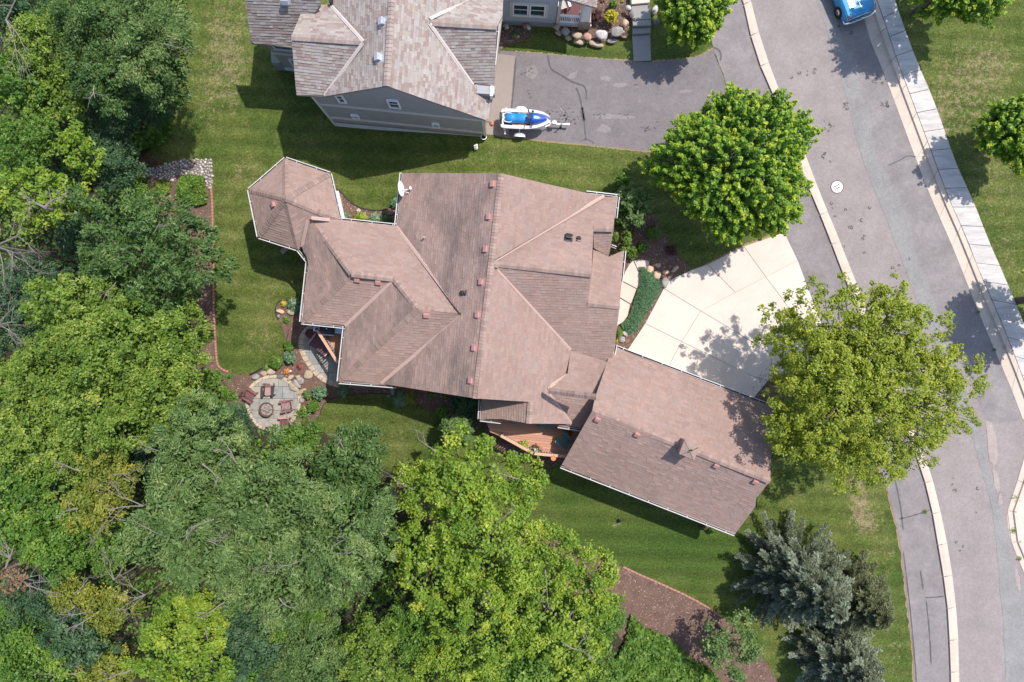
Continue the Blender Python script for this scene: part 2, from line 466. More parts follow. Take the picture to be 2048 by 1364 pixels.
def leafmat(name, dark, mid, light, transl=.38, hue=0.0):
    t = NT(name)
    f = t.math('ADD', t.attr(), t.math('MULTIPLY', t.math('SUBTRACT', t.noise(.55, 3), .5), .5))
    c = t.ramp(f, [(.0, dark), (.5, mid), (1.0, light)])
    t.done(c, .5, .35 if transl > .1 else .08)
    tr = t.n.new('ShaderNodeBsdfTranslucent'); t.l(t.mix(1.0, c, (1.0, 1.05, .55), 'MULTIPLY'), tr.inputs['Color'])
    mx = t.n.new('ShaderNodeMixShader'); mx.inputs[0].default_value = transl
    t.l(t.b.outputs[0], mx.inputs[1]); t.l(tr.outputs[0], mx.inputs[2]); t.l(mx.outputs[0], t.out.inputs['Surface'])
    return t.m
M['lf_maple'] = leafmat('maple_leaf', (0.080, 0.174, 0.016), (0.167, 0.312, 0.023), (0.493, 0.551, 0.039))
M['lf_birch'] = leafmat('birch_leaf', (0.138, 0.190, 0.015), (0.243, 0.304, 0.025), (0.433, 0.449, 0.050))
M['lf_lime'] = leafmat('lime_green_leaf', (0.105, 0.195, 0.018), (0.203, 0.311, 0.029), (0.424, 0.455, 0.052))
M['lf_elder'] = leafmat('box_elder_leaf', (0.090, 0.164, 0.019), (0.175, 0.272, 0.035), (0.378, 0.419, 0.082))
M['lf_ash'] = leafmat('ash_leaf', (0.049, 0.107, 0.026), (0.094, 0.175, 0.041), (0.220, 0.300, 0.090))
M['lf_willow'] = leafmat('willow_leaf', (0.078, 0.143, 0.038), (0.145, 0.235, 0.065), (0.332, 0.397, 0.138))
M['lf_dark'] = leafmat('dark_leaf', (0.039, 0.094, 0.041), (0.073, 0.144, 0.062), (0.155, 0.237, 0.106))
M['lf_mid'] = leafmat('mid_green_leaf', (0.064, 0.144, 0.020), (0.118, 0.228, 0.029), (0.280, 0.378, 0.057))
M['lf_yellow'] = leafmat('yellowing_leaf', (.115, .165, .020), (.235, .260, .036), (.46, .42, .06))
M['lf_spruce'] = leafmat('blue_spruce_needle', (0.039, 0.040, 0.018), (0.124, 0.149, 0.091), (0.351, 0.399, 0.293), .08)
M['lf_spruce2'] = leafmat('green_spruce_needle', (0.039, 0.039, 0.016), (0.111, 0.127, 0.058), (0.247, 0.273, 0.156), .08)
M['lf_hosta'] = leafmat('blue_green_hosta', (.060, .125, .060), (.115, .205, .100), (.28, .37, .24), .15)
M['lf_gold'] = leafmat('gold_leaf', (.20, .19, .012), (.42, .36, .015), (.60, .50, .03), .2)
M['lf_chart'] = leafmat('chartreuse_leaf', (.12, .17, .015), (.24, .30, .025), (.40, .42, .06), .25)
M['lf_red'] = leafmat('red_leaf', (.10, .025, .02), (.22, .055, .045), (.42, .14, .10), .2)
M['lf_maroon'] = leafmat('maroon_leaf', (.045, .016, .016), (.10, .035, .032), (.20, .08, .07), .2)
M['lf_pink'] = leafmat('pink_petal', (.35, .05, .12), (.55, .10, .22), (.75, .45, .50), .2)
M['lf_orange'] = leafmat('orange_petal', (.42, .10, .03), (.62, .20, .05), (.72, .45, .14), .2)
M['lf_whitefl'] = leafmat('white_petal', (.55, .5, .5), (.7, .68, .66), (.8, .8, .78), .2)
M['lf_juniper'] = leafmat('juniper_needle', (.055, .125, .060), (.100, .195, .095), (.20, .30, .17), .08)
M['lf_thuja'] = leafmat('arborvitae_spray', (.05, .105, .012), (.10, .185, .018), (.20, .28, .03), .15)
M['lf_dead'] = leafmat('dead_brown_leaf', (.09, .05, .03), (.17, .09, .05), (.26, .16, .09), .2)
# ================================================================== THE SETTING
rng = random.Random(7); nr = np.random.default_rng(11)

# ---- lawn: one sheet out to the horizon, with worn and lush areas
DRY = [(450, 70, 55, 110, .75), (415, 200, 30, 90, .6), (470, 170, 25, 70, .6), (485, 345, 40, 55, .55), (455, 440, 22, 90, .35),
       (1060, 318, 90, 24, .42), (1180, 355, 60, 26, .5), (1718, 1000, 17, 46, 1.15), (1738, 1045, 30, 30, 1.05), (1712, 965, 12, 22, .95), (1775, 1110, 26, 40, .6),
       (1640, 990, 60, 70, .32), (1795, 1290, 22, 80, .55), (1226, 1056, 9, 12, 1.3), (1236, 1040, 10, 9, .8), (505, 690, 55, 34, .5), (560, 655, 40, 60, .3),
       (1910, 170, 90, 90, .62), (1985, 330, 70, 120, .55), (2010, 520, 50, 90, .55), (1870, 250, 50, 60, .5), (1990, 120, 70, 60, .55), (1412, 102, 24, 8, .6), (520, 600, 40, 80, .22),
       (700, 880, 40, 22, .35), (760, 870, 60, 30, .25), (840, 850, 40, 30, .2), (720, 260, 30, 10, .15), (1000, 300, 30, 12, .4), (690, 370, 40, 30, .12), (1560, 1010, 40, 60, .2)]
LUSH = [(1250, 1080, 230, 60, .9), (1380, 1120, 110, 70, .8), (1140, 990, 80, 40, .8), (440, 680, 12, 90, .7), (470, 730, 60, 18, .6), (436, 420, 12, 120, .6),
        (480, 560, 60, 60, .3), (1160, 105, 90, 18, .9), (720, 300, 150, 40, .5), (780, 850, 130, 45, .55), (1800, 1150, 14, 200, .7), (600, 210, 60, 70, .5),
        (1360, 95, 50, 25, .7), (1500, 1060, 70, 50, .5), (1650, 930, 80, 30, .3)]
def gauss_sum(items, X, Y):
    s = np.zeros_like(X)
    for px, py, rx, ry, k in items:
        c = ag(px, py); s += k * np.exp(-((X - c.x) / (rx * .0286)) ** 2 - ((Y - c.y) / (ry * .0286)) ** 2)
    return s
xs = np.concatenate([[-420, -200, -90, -50], np.arange(-34, 34.01, .5), [50, 90, 200, 420]])
ys = np.concatenate([[-420, -200, -90, -45], np.arange(-24, 24.01, .5), [45, 90, 200, 420]])
X, Y = np.meshgrid(xs, ys); Zg = np.vectorize(gz)(X)
me = bpy.data.meshes.new('lawn'); nx, ny = len(xs), len(ys)
me.from_pydata(np.stack([X, Y, Zg], -1).reshape(-1, 3).tolist(), [],
               [(j * nx + i, j * nx + i + 1, (j + 1) * nx + i + 1, (j + 1) * nx + i) for j in range(ny - 1) for i in range(nx - 1)])
for nm, it in (('dry', DRY), ('lush', LUSH)):
    a = me.attributes.new(nm, 'FLOAT', 'POINT'); a.data.foreach_set('value', gauss_sum(it, X, Y).ravel().astype(np.float32))
me.materials.append(M['lawn'])
lawn = tag(link('lawn', me), 'mown green lawn with dry straw-coloured patches around the houses', 'lawn', kind='structure')

def sheet(name, pts, dz, mat, label=None, cat=None, kind='structure', n=5, closed_smooth=False, parent=None, raw=False, build=True, mb=None):
    """a flush sheet lying dz above the falling ground; pts in photograph pixels on the ground"""
    if closed_smooth: pts = smooth(pts, n, True)
    W = [tuple(p) for p in pts] if raw else [tuple(ag(*p)[:2]) for p in pts]
    mb = mb or MB(); cuts = [-1e4] + [b[0] for b in BRK] + [1e4]
    for a, b in zip(cuts, cuts[1:]):
        q = clip_half(clip_half(W, -1, 0, -a), 1, 0, b)
        if len(q) > 2 and abs(area2(q)) > 1e-5:
            if area2(q) < 0: q = q[::-1]
            mb.add([(x, y, gz(x) + dz) for x, y in q], [tuple(range(len(q)))])
    if not build: return W
    o = mb.build(name, mat, parent)
    if parent is None: tag(o, label, cat, kind=kind)
    return o, W

# ---- street
CL = smooth([(1446, -110), (1484, 0), (1495, 53), (1520, 133), (1538, 172), (1580, 283), (1619, 383), (1650, 456), (1682, 541), (1735, 670), (1790, 800), (1840, 937), (1862, 1019), (1877, 1106), (1891, 1192), (1897, 1279), (1900, 1364), (1902, 1470)], 5)
CR = smooth([(1459, -119), (1501, 0), (1513, 50), (1539, 130), (1557, 178), (1603, 290), (1645, 400), (1668, 453), (1700, 535), (1753, 665), (1807, 798), (1857, 934), (1879, 1016), (1897, 1104), (1909, 1189), (1916, 1277), (1918, 1364), (1920, 1470)], 5)
GL = smooth([(1695, -96), (1717, 0), (1728, 36), (1740, 80), (1768, 148), (1799, 231), (1829, 312), (1863, 399), (1896, 473), (1926, 547), (1955, 620), (1987, 696), (2020, 772), (2046, 840)], 5)
GD = smooth([(1708, -110), (1737, 0), (1749, 30), (1778, 122), (1802, 190), (1835, 276), (1879, 399), (1911, 467), (1937, 538), (1973, 617), (2005, 696), (2037, 781), (2064, 846)], 5)
SR = smooth([(1744, -138), (1787, 0), (1808, 62), (1832, 125), (1867, 208), (1909, 326), (1942, 399), (1976, 485), (2008, 558), (2048, 655), (2090, 765), (2104, 806)], 5)
sheet('road', CR + [(2300, 1470), (2300, 840)] + [(2048, 842)] + GL[::-1], .006, M['road'], 'pale worn asphalt street curving down the right side', 'road')
sheet('road_edge', [(1660, -110), (1672, 30), (1695, 130), (1735, 250), (1775, 380), (1815, 480), (1870, 610), (1930, 735), (1975, 850)] + [(2046, 840)] + GL[::-1], .010, M['roadold'],
      'coarser grey asphalt along the far edge of the street', 'road surface')
pw = random.Random(3)
def wob(pts, amp):
    return [(x + pw.uniform(-amp, amp), y + pw.uniform(-amp, amp)) for x, y in smooth(pts, 7)]
sheet('road_patch', wob([(1634, 0), (1655, 70), (1680, 150), (1703, 240), (1728, 330), (1757, 400), (1795, 500), (1830, 590), (1868, 690), (1905, 790), (1945, 880), (1962, 940), (1982, 1010), (1992, 1090), (2000, 1180), (2008, 1280), (2012, 1370)], 1.5)
      + wob([(2060, 1370), (2056, 1250), (2046, 1170), (2024, 1120), (2014, 1075), (2004, 1020), (1978, 940), (1962, 860), (1935, 790), (1905, 700), (1868, 600), (1838, 520), (1805, 410), (1775, 350), (1752, 310), (1742, 250), (1716, 160), (1690, 90), (1665, 40), (1652, 0)], 3), .014, M['roadpatch'],
      'smooth blue-grey sealed strip along the street', 'road patch')
for pts in ([(1970, 840), (1985, 850), (1994, 900), (1990, 930), (1978, 915)], [(1984, 940), (1994, 945), (2000, 975), (1993, 985)], [(1998, 985), (2004, 990), (2003, 1008), (1995, 1006)],
            [(2028, 1135), (2034, 1140), (2042, 1175), (2036, 1178)]):
    sheet('road_stain', wob(pts + pts[:1], 1.5), .018, M['scuff'], 'pale sandy scuff on the worn asphalt', 'road stain', kind='stuff')

def banded(name, A, B, n, profile, mat, parent, piece, gap=.015, skip=(), first=0):
    """pieces between two matched edge lines: profile is a list of (across 0..1, height)"""
    a = resample([tuple(ag(*p)[:2]) for p in A], n); b = resample([tuple(ag(*p)[:2]) for p in B], n)
    for i in range(n):
        if i in skip: continue
        rows = []
        sub = 3
        la = (a[i + 1] - a[i]).length or 1
        for k in range(sub + 1):
            t = gap / la + (1 - 2 * gap / la) * k / sub
            p, q = a[i].lerp(a[i + 1], t), b[i].lerp(b[i + 1], t)
            rows.append([p.lerp(q, u) for u, h in profile])
        m = len(profile); vs = []; fs = []
        for r_ in rows:
            vs += [(p.x, p.y, gz(p.x) + h) for p, (u, h) in zip(r_, profile)]
        nb = len(vs)
        for r_ in rows: vs += [(p.x, p.y, gz(p.x) - .02) for p in r_]
        for k in range(sub):
            for j in range(m - 1):
                fs.append((k * m + j, k * m + j + 1, (k + 1) * m + j + 1, (k + 1) * m + j))
            fs.append((k * m, (k + 1) * m, nb + (k + 1) * m, nb + k * m)); fs.append(((k + 1) * m + m - 1, k * m + m - 1, nb + k * m + m - 1, nb + (k + 1) * m + m - 1))
        fs.append(tuple(range(m)) + tuple(nb + j for j in range(m - 1, -1, -1)))
        e = sub * m; fs.append(tuple(e + j for j in range(m - 1, -1, -1)) + tuple(nb + e + j for j in range(m)))
        MB().add(vs, fs).build(piece, mat, parent)
base, _ = sheet('kerb', CL + CR[::-1], .012, M['joint'], 'pale concrete kerb and gutter between trail and street', 'kerb')
banded('kerb', CL, CR, 26, [(0, .115), (.46, .12), (.54, .045), (1, .022)], M['curb'], base, 'kerb_segment', .02)
base2, _ = sheet('kerb', GL + SR[::-1], .012, M['joint'], 'concrete kerb and gutter along the pavement side of the street', 'kerb')
CT = [((g[0] + .26 * (s[0] - g[0])), (g[1] + .26 * (s[1] - g[1]))) for g, s in zip(GD, SR)]
banded('kerb', GL, CT, 16, [(0, .022), (.60, .03), (.66, .125), (.98, .13)], M['curb'], base2, 'kerb_segment', .014)
base3, _ = sheet('pavement', [((c[0] * .98 + s[0] * .02), c[1]) for c, s in zip(CT, SR)] + SR[::-1], .016, M['joint'], 'stained concrete pavement of square slabs beside the lawn', 'pavement')
banded('pavement', [(c[0] + 1, c[1]) for c in CT], SR, 24, [(0, .12), (1, .122)], M['sidewalk'], base3, 'slab', .016)
# kerb return of the side drive at the lower right edge
KO = smooth([(2052, 900), (2046, 930), (2034, 962), (2020, 1003), (2014, 1028), (2017, 1062), (2028, 1100), (2048, 1146), (2075, 1200)], 6)
KI = smooth([(2072, 912), (2066, 940), (2050, 972), (2036, 1008), (2031, 1030), (2034, 1060), (2045, 1095), (2064, 1138), (2090, 1190)], 6)
b4, _ = sheet('kerb', KO + KI[::-1], .012, M['joint'], 'curved concrete kerb corner at the lower right of the street', 'kerb')
banded('kerb', KO, KI, 5, [(0, .03), (.55, .04), (.62, .12), (1, .125)], M['curb'], b4, 'kerb_segment', .03)
sheet('side_drive', KI + [(2300, 1190), (2300, 930)], .05, M['walkc'], 'pale concrete apron behind the curved kerb', 'driveway')

# ---- asphalt trail beside the kerb
TW = smooth([(1380, -110), (1404, 0), (1415, 45), (1427, 98), (1450, 172), (1500, 300), (1568, 465), (1594, 526), (1621, 591), (1665, 700), (1715, 830), (1767, 956), (1784, 1016), (1797, 1070), (1809, 1155), (1818, 1240), (1826, 1308), (1828, 1364), (1830, 1470)], 5)
sheet('trail', TW + CL[::-1], .020, M['trail'], 'cracked asphalt footpath running beside the kerb', 'path')
def crack(pts, w, z=.03, name='crack_seal', mat=None, lab='dark tar line sealing a crack in the asphalt'):
    P = [tuple(ag(*p)[:2]) for p in smooth(pts, 8)]
    ww = [w * pw.uniform(.6, 1.25) for _ in P]; ww[0] = ww[-1] = w * .2
    return tag(MB().ribbon(P, ww, lambda x: gz(x) + z).build(name, mat or M['tar']), lab, 'crack seal', kind='structure')
for pts, w in (([(1095, 110), (1098, 125), (1103, 138), (1118, 148), (1135, 158), (1150, 166), (1166, 171), (1172, 181), (1173, 200)], .09),
               ([(1152, 175), (1158, 188), (1162, 205), (1165, 222), (1168, 240), (1170, 262), (1172, 280)], .08), ([(1164, 214), (1166, 232), (1169, 242)], .2), ([(1160, 284), (1170, 279), (1182, 282), (1188, 288)], .05),
               ([(1427, 95), (1437, 100), (1442, 112), (1440, 122)], .09)):
    crack(pts, w)
crack([(1452, 172), (1446, 150), (1438, 130), (1430, 108)], .05, .03, 'crack_seal', M['lawn'], 'weedy seam between driveway and footpath')
for pts in ([(1797, 1038), (1825, 1031), (1860, 1020)], [(1806, 1102), (1812, 1150), (1822, 1240), (1830, 1330), (1832, 1364)], [(1852, 1200), (1858, 1260), (1862, 1330)], [(1850, 1195), (1870, 1194), (1888, 1192)], [(1790, 960), (1800, 1010), (1806, 1060)], [(1840, 1140), (1846, 1180)]):
    crack(pts, .07, lab='thin dark crack in the asphalt footpath')
crack([(1776, 331), (1800, 320), (1815, 312), (1832, 314)], .06, lab='dark crack crossing the street edge')
sheet('trail_patch', wob([(1842, 1140), (1852, 1138), (1856, 1180), (1850, 1196), (1846, 1170)], 2), .024, M['roadold'], 'paler scuffed strip on the footpath', 'path stain', kind='stuff')
sp = MB()
for cx, cy, n_, ex, ey in ((1600, 145, 6, 40, 10), (1660, 255, 6, 16, 12), (1655, 315, 5, 14, 10), (1690, 430, 6, 55, 25), (1715, 500, 5, 30, 30), (1760, 160, 6, 14, 10), (1770, 210, 6, 8, 10), (1690, 215, 4, 5, 8), (1690, 480, 4, 16, 30), (1780, 540, 4, 50, 30), (1930, 1000, 5, 30, 60), (1930, 1100, 3, 30, 60), (1690, 60, 2, 20, 20)):
    for _ in range(n_):
        c = ag(cx + pw.uniform(-ex, ex), cy + pw.uniform(-ey, ey)); r = pw.uniform(.05, .12); k0 = pw.uniform(0, 6)
        ri = [(c.x + r * pw.uniform(.7, 1.15) * math.cos(t + k0), c.y + r * pw.uniform(.7, 1.15) * math.sin(t + k0)) for t in [i * 2 * math.pi / 9 for i in range(8)]]
        rin = [(c.x + (p[0] - c.x) * .45, c.y + (p[1] - c.y) * .45) for p in ri]
        z = gz(c.x) + .021
        sp.add([(x, y, z) for x, y in ri + rin], [(i, i + 1, 8 + i + 1, 8 + i) for i in range(7)])
tag(sp.build('oil_spot', M['tar']), 'small dark ring-shaped oil marks scattered on the street', 'oil stains', kind='stuff')

# ---- neighbour's asphalt driveway, garage apron, path and steps
DRV = [(990, 100), (1098, 109), (1267, 123), (1303, 124), (1373, 119), (1405, 110), (1427, 98), (1450, 172), (1500, 300), (1512, 330)] + [(1420, 322), (1307, 303), (1162, 288), (1088, 281), (983, 269)]
sheet('asphalt_driveway', DRV, .012, M['drive'], 'dark grey asphalt driveway of the grey house', 'driveway')
for pts in ([(1052, 135), (1068, 130), (1075, 145), (1066, 158), (1053, 150)], [(1136, 152), (1150, 144), (1158, 141), (1148, 155), (1132, 160)], [(1200, 155), (1222, 154), (1218, 161), (1203, 160)], [(1225, 167), (1250, 166), (1256, 170), (1240, 175), (1226, 173)], [(1268, 169), (1283, 171), (1275, 175)],
            [(1186, 230), (1225, 229), (1268, 233), (1260, 238), (1215, 238), (1185, 236)], [(1194, 258), (1206, 248), (1222, 258), (1215, 265), (1196, 264)], [(1360, 180), (1378, 179), (1384, 184), (1364, 187)], [(1120, 212), (1128, 216), (1133, 224), (1122, 222)]):
    sheet('driveway_stain', wob(pts + pts[:1], 1.4), .016, M['roadold'], 'pale dusty scuff on the dark asphalt driveway', 'driveway stain', kind='stuff')
st = MB()
for cx, cy, n_, ex, ey in ((1130, 238, 45, 24, 14), (1200, 233, 12, 14, 5), (1300, 258, 14, 20, 8), (1058, 142, 10, 9, 7), (1095, 224, 10, 8, 5), (1063, 192, 5, 12, 10), (1250, 233, 6, 16, 5)):
    for _ in range(n_):
        c = ag(cx + pw.gauss(0, ex * .6), cy + pw.gauss(0, ey * .6)); r = pw.uniform(.03, .09)
        st.add([(c.x + r * pw.uniform(.5, 1.3) * math.cos(t), c.y + r * .7 * pw.uniform(.5, 1.3) * math.sin(t), gz(c.x) + .019) for t in [i * math.pi / 3 for i in range(6)]], [tuple(range(6))])
tag(st.build('oil_spot', M['tar']), 'dark oily specks on the asphalt driveway', 'oil stains', kind='stuff')
sheet('garage_apron', [(960, 104), (1032, 112), (1029, 150), (1022, 224), (1019, 272), (970, 269)], .020, M['apron'], 'tan concrete apron in front of the grey house garage', 'driveway')
crack([(1032, 113), (1029, 150), (1025, 195), (1022, 230), (1019, 271)], .1, .028, lab='dark seam between concrete apron and asphalt')
path = thing('garden_path', 'grey concrete path with two low steps beside the boulder bed', 'path', ag(1285, 60), worldv=True); path['kind'] = 'structure'
for k, (q, z) in enumerate([([(1256, -40), (1294, -40), (1296, 14), (1260, 17)], .52), ([(1261, 18), (1297, 15), (1299, 44), (1263, 46)], .36), ([(1263, 47), (1299, 45), (1300, 56), (1264, 58)], .36), ([(1264, 59), (1300, 57), (1300, 69), (1264, 71)], .2), ([(1264, 72), (1300, 70), (1302, 122), (1267, 123)], .06)]):
    MB().prism([tuple(ag(*p)[:2]) for p in q], -.02, z).build('slab', M['greyc'] if k else M['walkc'], path, bevel=.012)

# ---- pale concrete driveway of panels, and the curved front walk
PAN = [[(1240, 722), (1290, 647), (1363, 683), (1330, 745)], [(1330, 745), (1363, 683), (1443, 722), (1500, 750), (1535, 762), (1503, 800), (1470, 812)],
       [(1290, 647), (1327, 577), (1401, 622), (1363, 683)], [(1363, 683), (1401, 622), (1430, 639), (1545, 709), (1535, 762), (1500, 750), (1443, 722)],
       [(1327, 577), (1336, 563), (1352, 554), (1383, 540), (1415, 529), (1470, 585), (1401, 622)], [(1401, 622), (1470, 585), (1531, 554), (1560, 592), (1600, 650), (1545, 709), (1430, 639)],
       [(1415, 529), (1450, 511), (1487, 493), (1531, 554), (1470, 585)], [(1487, 493), (1530, 478), (1568, 465), (1595, 521), (1531, 554)],
       [(1531, 554), (1595, 521), (1621, 591), (1655, 680), (1600, 650), (1560, 592)], [(1545, 709), (1600, 650), (1655, 680), (1610, 730), (1535, 762)]]
cdrive, _ = sheet('concrete_driveway', [(1240, 722), (1290, 647), (1327, 577), (1336, 563), (1352, 554), (1383, 540), (1415, 529), (1487, 493), (1568, 465), (1595, 521), (1621, 591), (1655, 680), (1610, 730), (1535, 762), (1503, 800), (1470, 812)], .014, M['joint'],
                  'broad cream concrete driveway of large panels before the brown house garage', 'driveway')
for q in PAN:
    MB().prism(inset([tuple(ag(*p)[:2]) for p in q], .013), .005, .05 + pw.uniform(0, .004)).build('panel', M['concrete'], cdrive)
walk, WALKP = sheet('front_walk', [(1222, 672), (1238, 592), (1249, 545), (1260, 527), (1275, 520), (1299, 522), (1292, 540), (1275, 573), (1262, 610), (1254, 635), (1238, 650)], .014, M['joint'],
                'curved cream concrete walk between the front eave and the juniper', 'path')
for q in ([(1249, 545), (1258, 529), (1266, 521), (1284, 560), (1277, 573), (1273, 577), (1244, 562)], [(1267, 520.5), (1280, 519), (1299, 522), (1293, 538), (1284, 559)], [(1243, 563), (1273, 578), (1265, 600), (1261, 608), (1238, 594)], [(1237, 595), (1260, 609), (1255, 632), (1246, 644), (1236, 650), (1222, 672), (1222, 640)]):
    MB().prism(inset([tuple(ag(*p)[:2]) for p in q], .012), .005, .07).build('panel', M['walkc'], walk)

# ---- mulch beds
BEDS = []
def bed(pts, label, smoothed=True, dens=230, z=.03):
    q = smooth(pts, 5, True) if smoothed else pts
    o, W = sheet('mulch_bed', q, z, M['mulch'], label, 'mulch bed'); BEDS.append((W, dens, z)); return W
EDGE_W = [(420, 345), (424, 420), (427, 500), (428, 600), (432, 680), (436, 730), (458, 745)]
bed([(300, 330), (330, 345), (370, 350), (400, 352), (418, 372), (424, 420), (427, 500), (428, 600), (431, 670), (436, 728), (458, 744), (480, 750), (505, 747), (528, 738), (560, 727), (563, 712), (575, 695), (566, 660), (560, 640), (553, 620), (556, 606), (570, 602), (590, 602), (620, 600), (625, 650), (700, 760), (800, 770), (900, 790), (965, 800), (985, 850), (950, 860), (915, 840), (880, 828), (850, 815), (820, 800), (780, 790), (740, 788), (700, 792), (670, 795), (650, 806), (640, 830), (620, 850), (560, 860), (480, 850), (440, 800), (400, 780), (380, 700), (385, 600), (380, 480), (300, 400)],
    'bark mulch bed with shrubs running along the west lawn and house foot', False)
bed([(650, 372), (665, 373), (678, 380), (690, 392), (702, 404), (716, 413), (735, 419), (755, 421), (775, 418), (790, 412), (800, 396), (815, 400), (815, 470), (700, 455), (650, 440)], 'small mulch bed with hostas between the pavilion and main house', False)
bed([(1215, 452), (1240, 440), (1262, 432), (1280, 414), (1296, 416), (1310, 432), (1322, 460), (1343, 490), (1360, 515), (1380, 536), (1352, 552), (1336, 563), (1325, 576), (1305, 620), (1285, 650), (1256, 697), (1225, 715), (1225, 640), (1240, 570), (1225, 500)], 'dark mulch front bed between the entry, lawn and concrete driveway', False)
bed([(960, 850), (1000, 862), (1080, 900), (1140, 905), (1130, 925), (1090, 935), (1050, 926), (1010, 912), (985, 890)], 'mulch strip below the small deck rail', False)
bed([(1070, 1068), (1160, 1090), (1246, 1134), (1310, 1163), (1365, 1188), (1410, 1212), (1442, 1232), (1490, 1275), (1530, 1320), (1555, 1364), (1580, 1440), (1300, 1440), (1260, 1300), (1180, 1200), (1050, 1130), (880, 1060), (780, 1000), (785, 960), (830, 965), (900, 1000)], 'long reddish mulch bed along the south lawn edge', False)
bed([(996, 55), (1065, 55), (1060, 68), (1048, 82), (1025, 88), (1010, 92), (998, 105), (985, 102)], 'small mulch bed with flowers under the grey house window', False, z=.028)
NB = bed([(1085, 50), (1105, 54), (1130, 72), (1165, 82), (1210, 84), (1240, 76), (1258, 55), (1268, 25), (1262, -30), (1160, -30), (1150, 40)], 'mulch bed with round shrubs above the boulder edging', False)
bed([(1498, 800), (1505, 775), (1520, 745), (1545, 725), (1580, 735), (1600, 770), (1580, 800), (1545, 806)], 'mulch strip beside the garage corner under the birch', False)
cv, ct = [], []
for W, dens, z in BEDS:
    xs_ = [p[0] for p in W]; ys_ = [p[1] for p in W]; A = abs(area2(W))
    for _ in range(int(A * dens)):
        x, y = pw.uniform(min(xs_), max(xs_)), pw.uniform(min(ys_), max(ys_))
        if not inside(W, x, y) or inside(WALKP, x, y): continue
        L, w, t = pw.uniform(.03, .09), pw.uniform(.012, .028), pw.uniform(0, math.pi)
        cx_, sx_ = math.cos(t), math.sin(t); zz = gz(x) + z + .012; tl = pw.uniform(-.02, .03)
        cv.append([(x - cx_ * L, y - sx_ * L, zz), (x + sx_ * w, y - cx_ * w, zz + .012), (x + cx_ * L, y + sx_ * L, zz + tl + .01), (x - sx_ * w, y + cx_ * w, zz)])
        ct.append(pw.random())
tag(link('bark_chips', quads('bark_chips', np.array(cv), np.array(ct), M['chip'])), 'loose bark chips covering the mulch beds', 'bark chips', kind='stuff')
# bed edging
def edging(pts, w, h, mat, label, name='edging', cat='edging', pieces=0):
    P = resample([tuple(ag(*p)[:2]) for p in smooth(pts, 6)], pieces or 24)
    if pieces:
        root = thing(name, label, cat, (P[0].x, P[0].y, gz(P[0].x)), worldv=True)
        for a, b in zip(P, P[1:]):
            d = (b - a).normalized() * .012
            p, q = a + d, b - d
            MB().beam((p.x, p.y, gz(p.x) + h / 2), (q.x, q.y, gz(q.x) + h / 2), w, h).build('brick', mat, root)
        return root
    mb = MB(); mb.tube([(p.x, p.y, gz(p.x) + h * .55) for p in P], w / 2, 6)
    return tag(mb.build(name, mat), label, cat)
edging([(423, 372), (426, 420), (427, 500), (428, 600), (431, 670), (435, 722), (442, 736), (458, 744)], .10, .09, M['brick_edge'], 'long thin reddish brick edging along the west lawn', 'brick_edging', 'edging', 60)
edging([(500, 749), (512, 744), (525, 737), (540, 729)], .09, .16, M['black'], 'black plastic edging at the foot of the west lawn', 'plastic_edging')
edging([(556, 640), (551, 622), (556, 605), (570, 601), (585, 601)], .06, .1, M['darkframe'], 'dark curved edging round the yellow hosta bed', 'plastic_edging')
edging([(578, 660), (571, 690), (570, 700), (563, 712), (555, 722)], .05, .08, M['darkframe'], 'dark edging between west lawn and walkway mulch', 'plastic_edging')
edging([(640, 828), (650, 806), (670, 795), (700, 790), (740, 787), (780, 788)], .06, .08, M['darkframe'], 'dark curved edging round the small south lawn', 'plastic_edging')
edging([(668, 375), (680, 382), (692, 395), (704, 406), (720, 415), (740, 420), (758, 421), (776, 418)], .07, .12, M['darkframe'], 'dark curved edging of the hosta bed between the wings', 'plastic_edging')
edging([(1246, 1133), (1280, 1149), (1310, 1162), (1365, 1187), (1410, 1211), (1440, 1231)], .10, .08, M['brick_edge'], 'reddish edging between the south lawn and the mulch', 'brick_edging', 'edging', 26)

# ---- forest floor under the wood
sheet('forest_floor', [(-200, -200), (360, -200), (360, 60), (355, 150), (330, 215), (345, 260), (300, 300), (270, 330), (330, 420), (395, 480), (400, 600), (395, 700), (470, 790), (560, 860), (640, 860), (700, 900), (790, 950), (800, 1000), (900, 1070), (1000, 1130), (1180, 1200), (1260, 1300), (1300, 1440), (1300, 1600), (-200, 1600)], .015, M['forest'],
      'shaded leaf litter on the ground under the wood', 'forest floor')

# ---- river stone bed
RB = [(268, 352), (300, 336), (325, 330), (352, 322), (390, 318), (425, 320), (426, 352), (425, 378), (416, 378), (412, 362), (404, 352), (380, 349), (356, 352), (348, 364), (322, 360), (300, 352), (280, 360)]
rbed, RW = sheet('stone_bed', RB, .035, M['gravel'], 'bed of rounded river stones at the corner of the west lawn', 'stone bed')
stones = []
for k in range(5):
    mb = MB(); bm = bmesh.new(); bmesh.ops.create_icosphere(bm, subdivisions=1, radius=1.0)
    for v in bm.verts: v.co = Vector((v.co.x * pw.uniform(.8, 1.2), v.co.y * pw.uniform(.65, .95), v.co.z * pw.uniform(.5, .7)))
    m_ = bpy.data.meshes.new('stone'); bm.to_mesh(m_); bm.free(); m_.materials.append(M['river']); m_.polygons.foreach_set('use_smooth', [True] * len(m_.polygons)); stones.append(m_)
xs_ = [p[0] for p in RW]; ys_ = [p[1] for p in RW]; placed = []
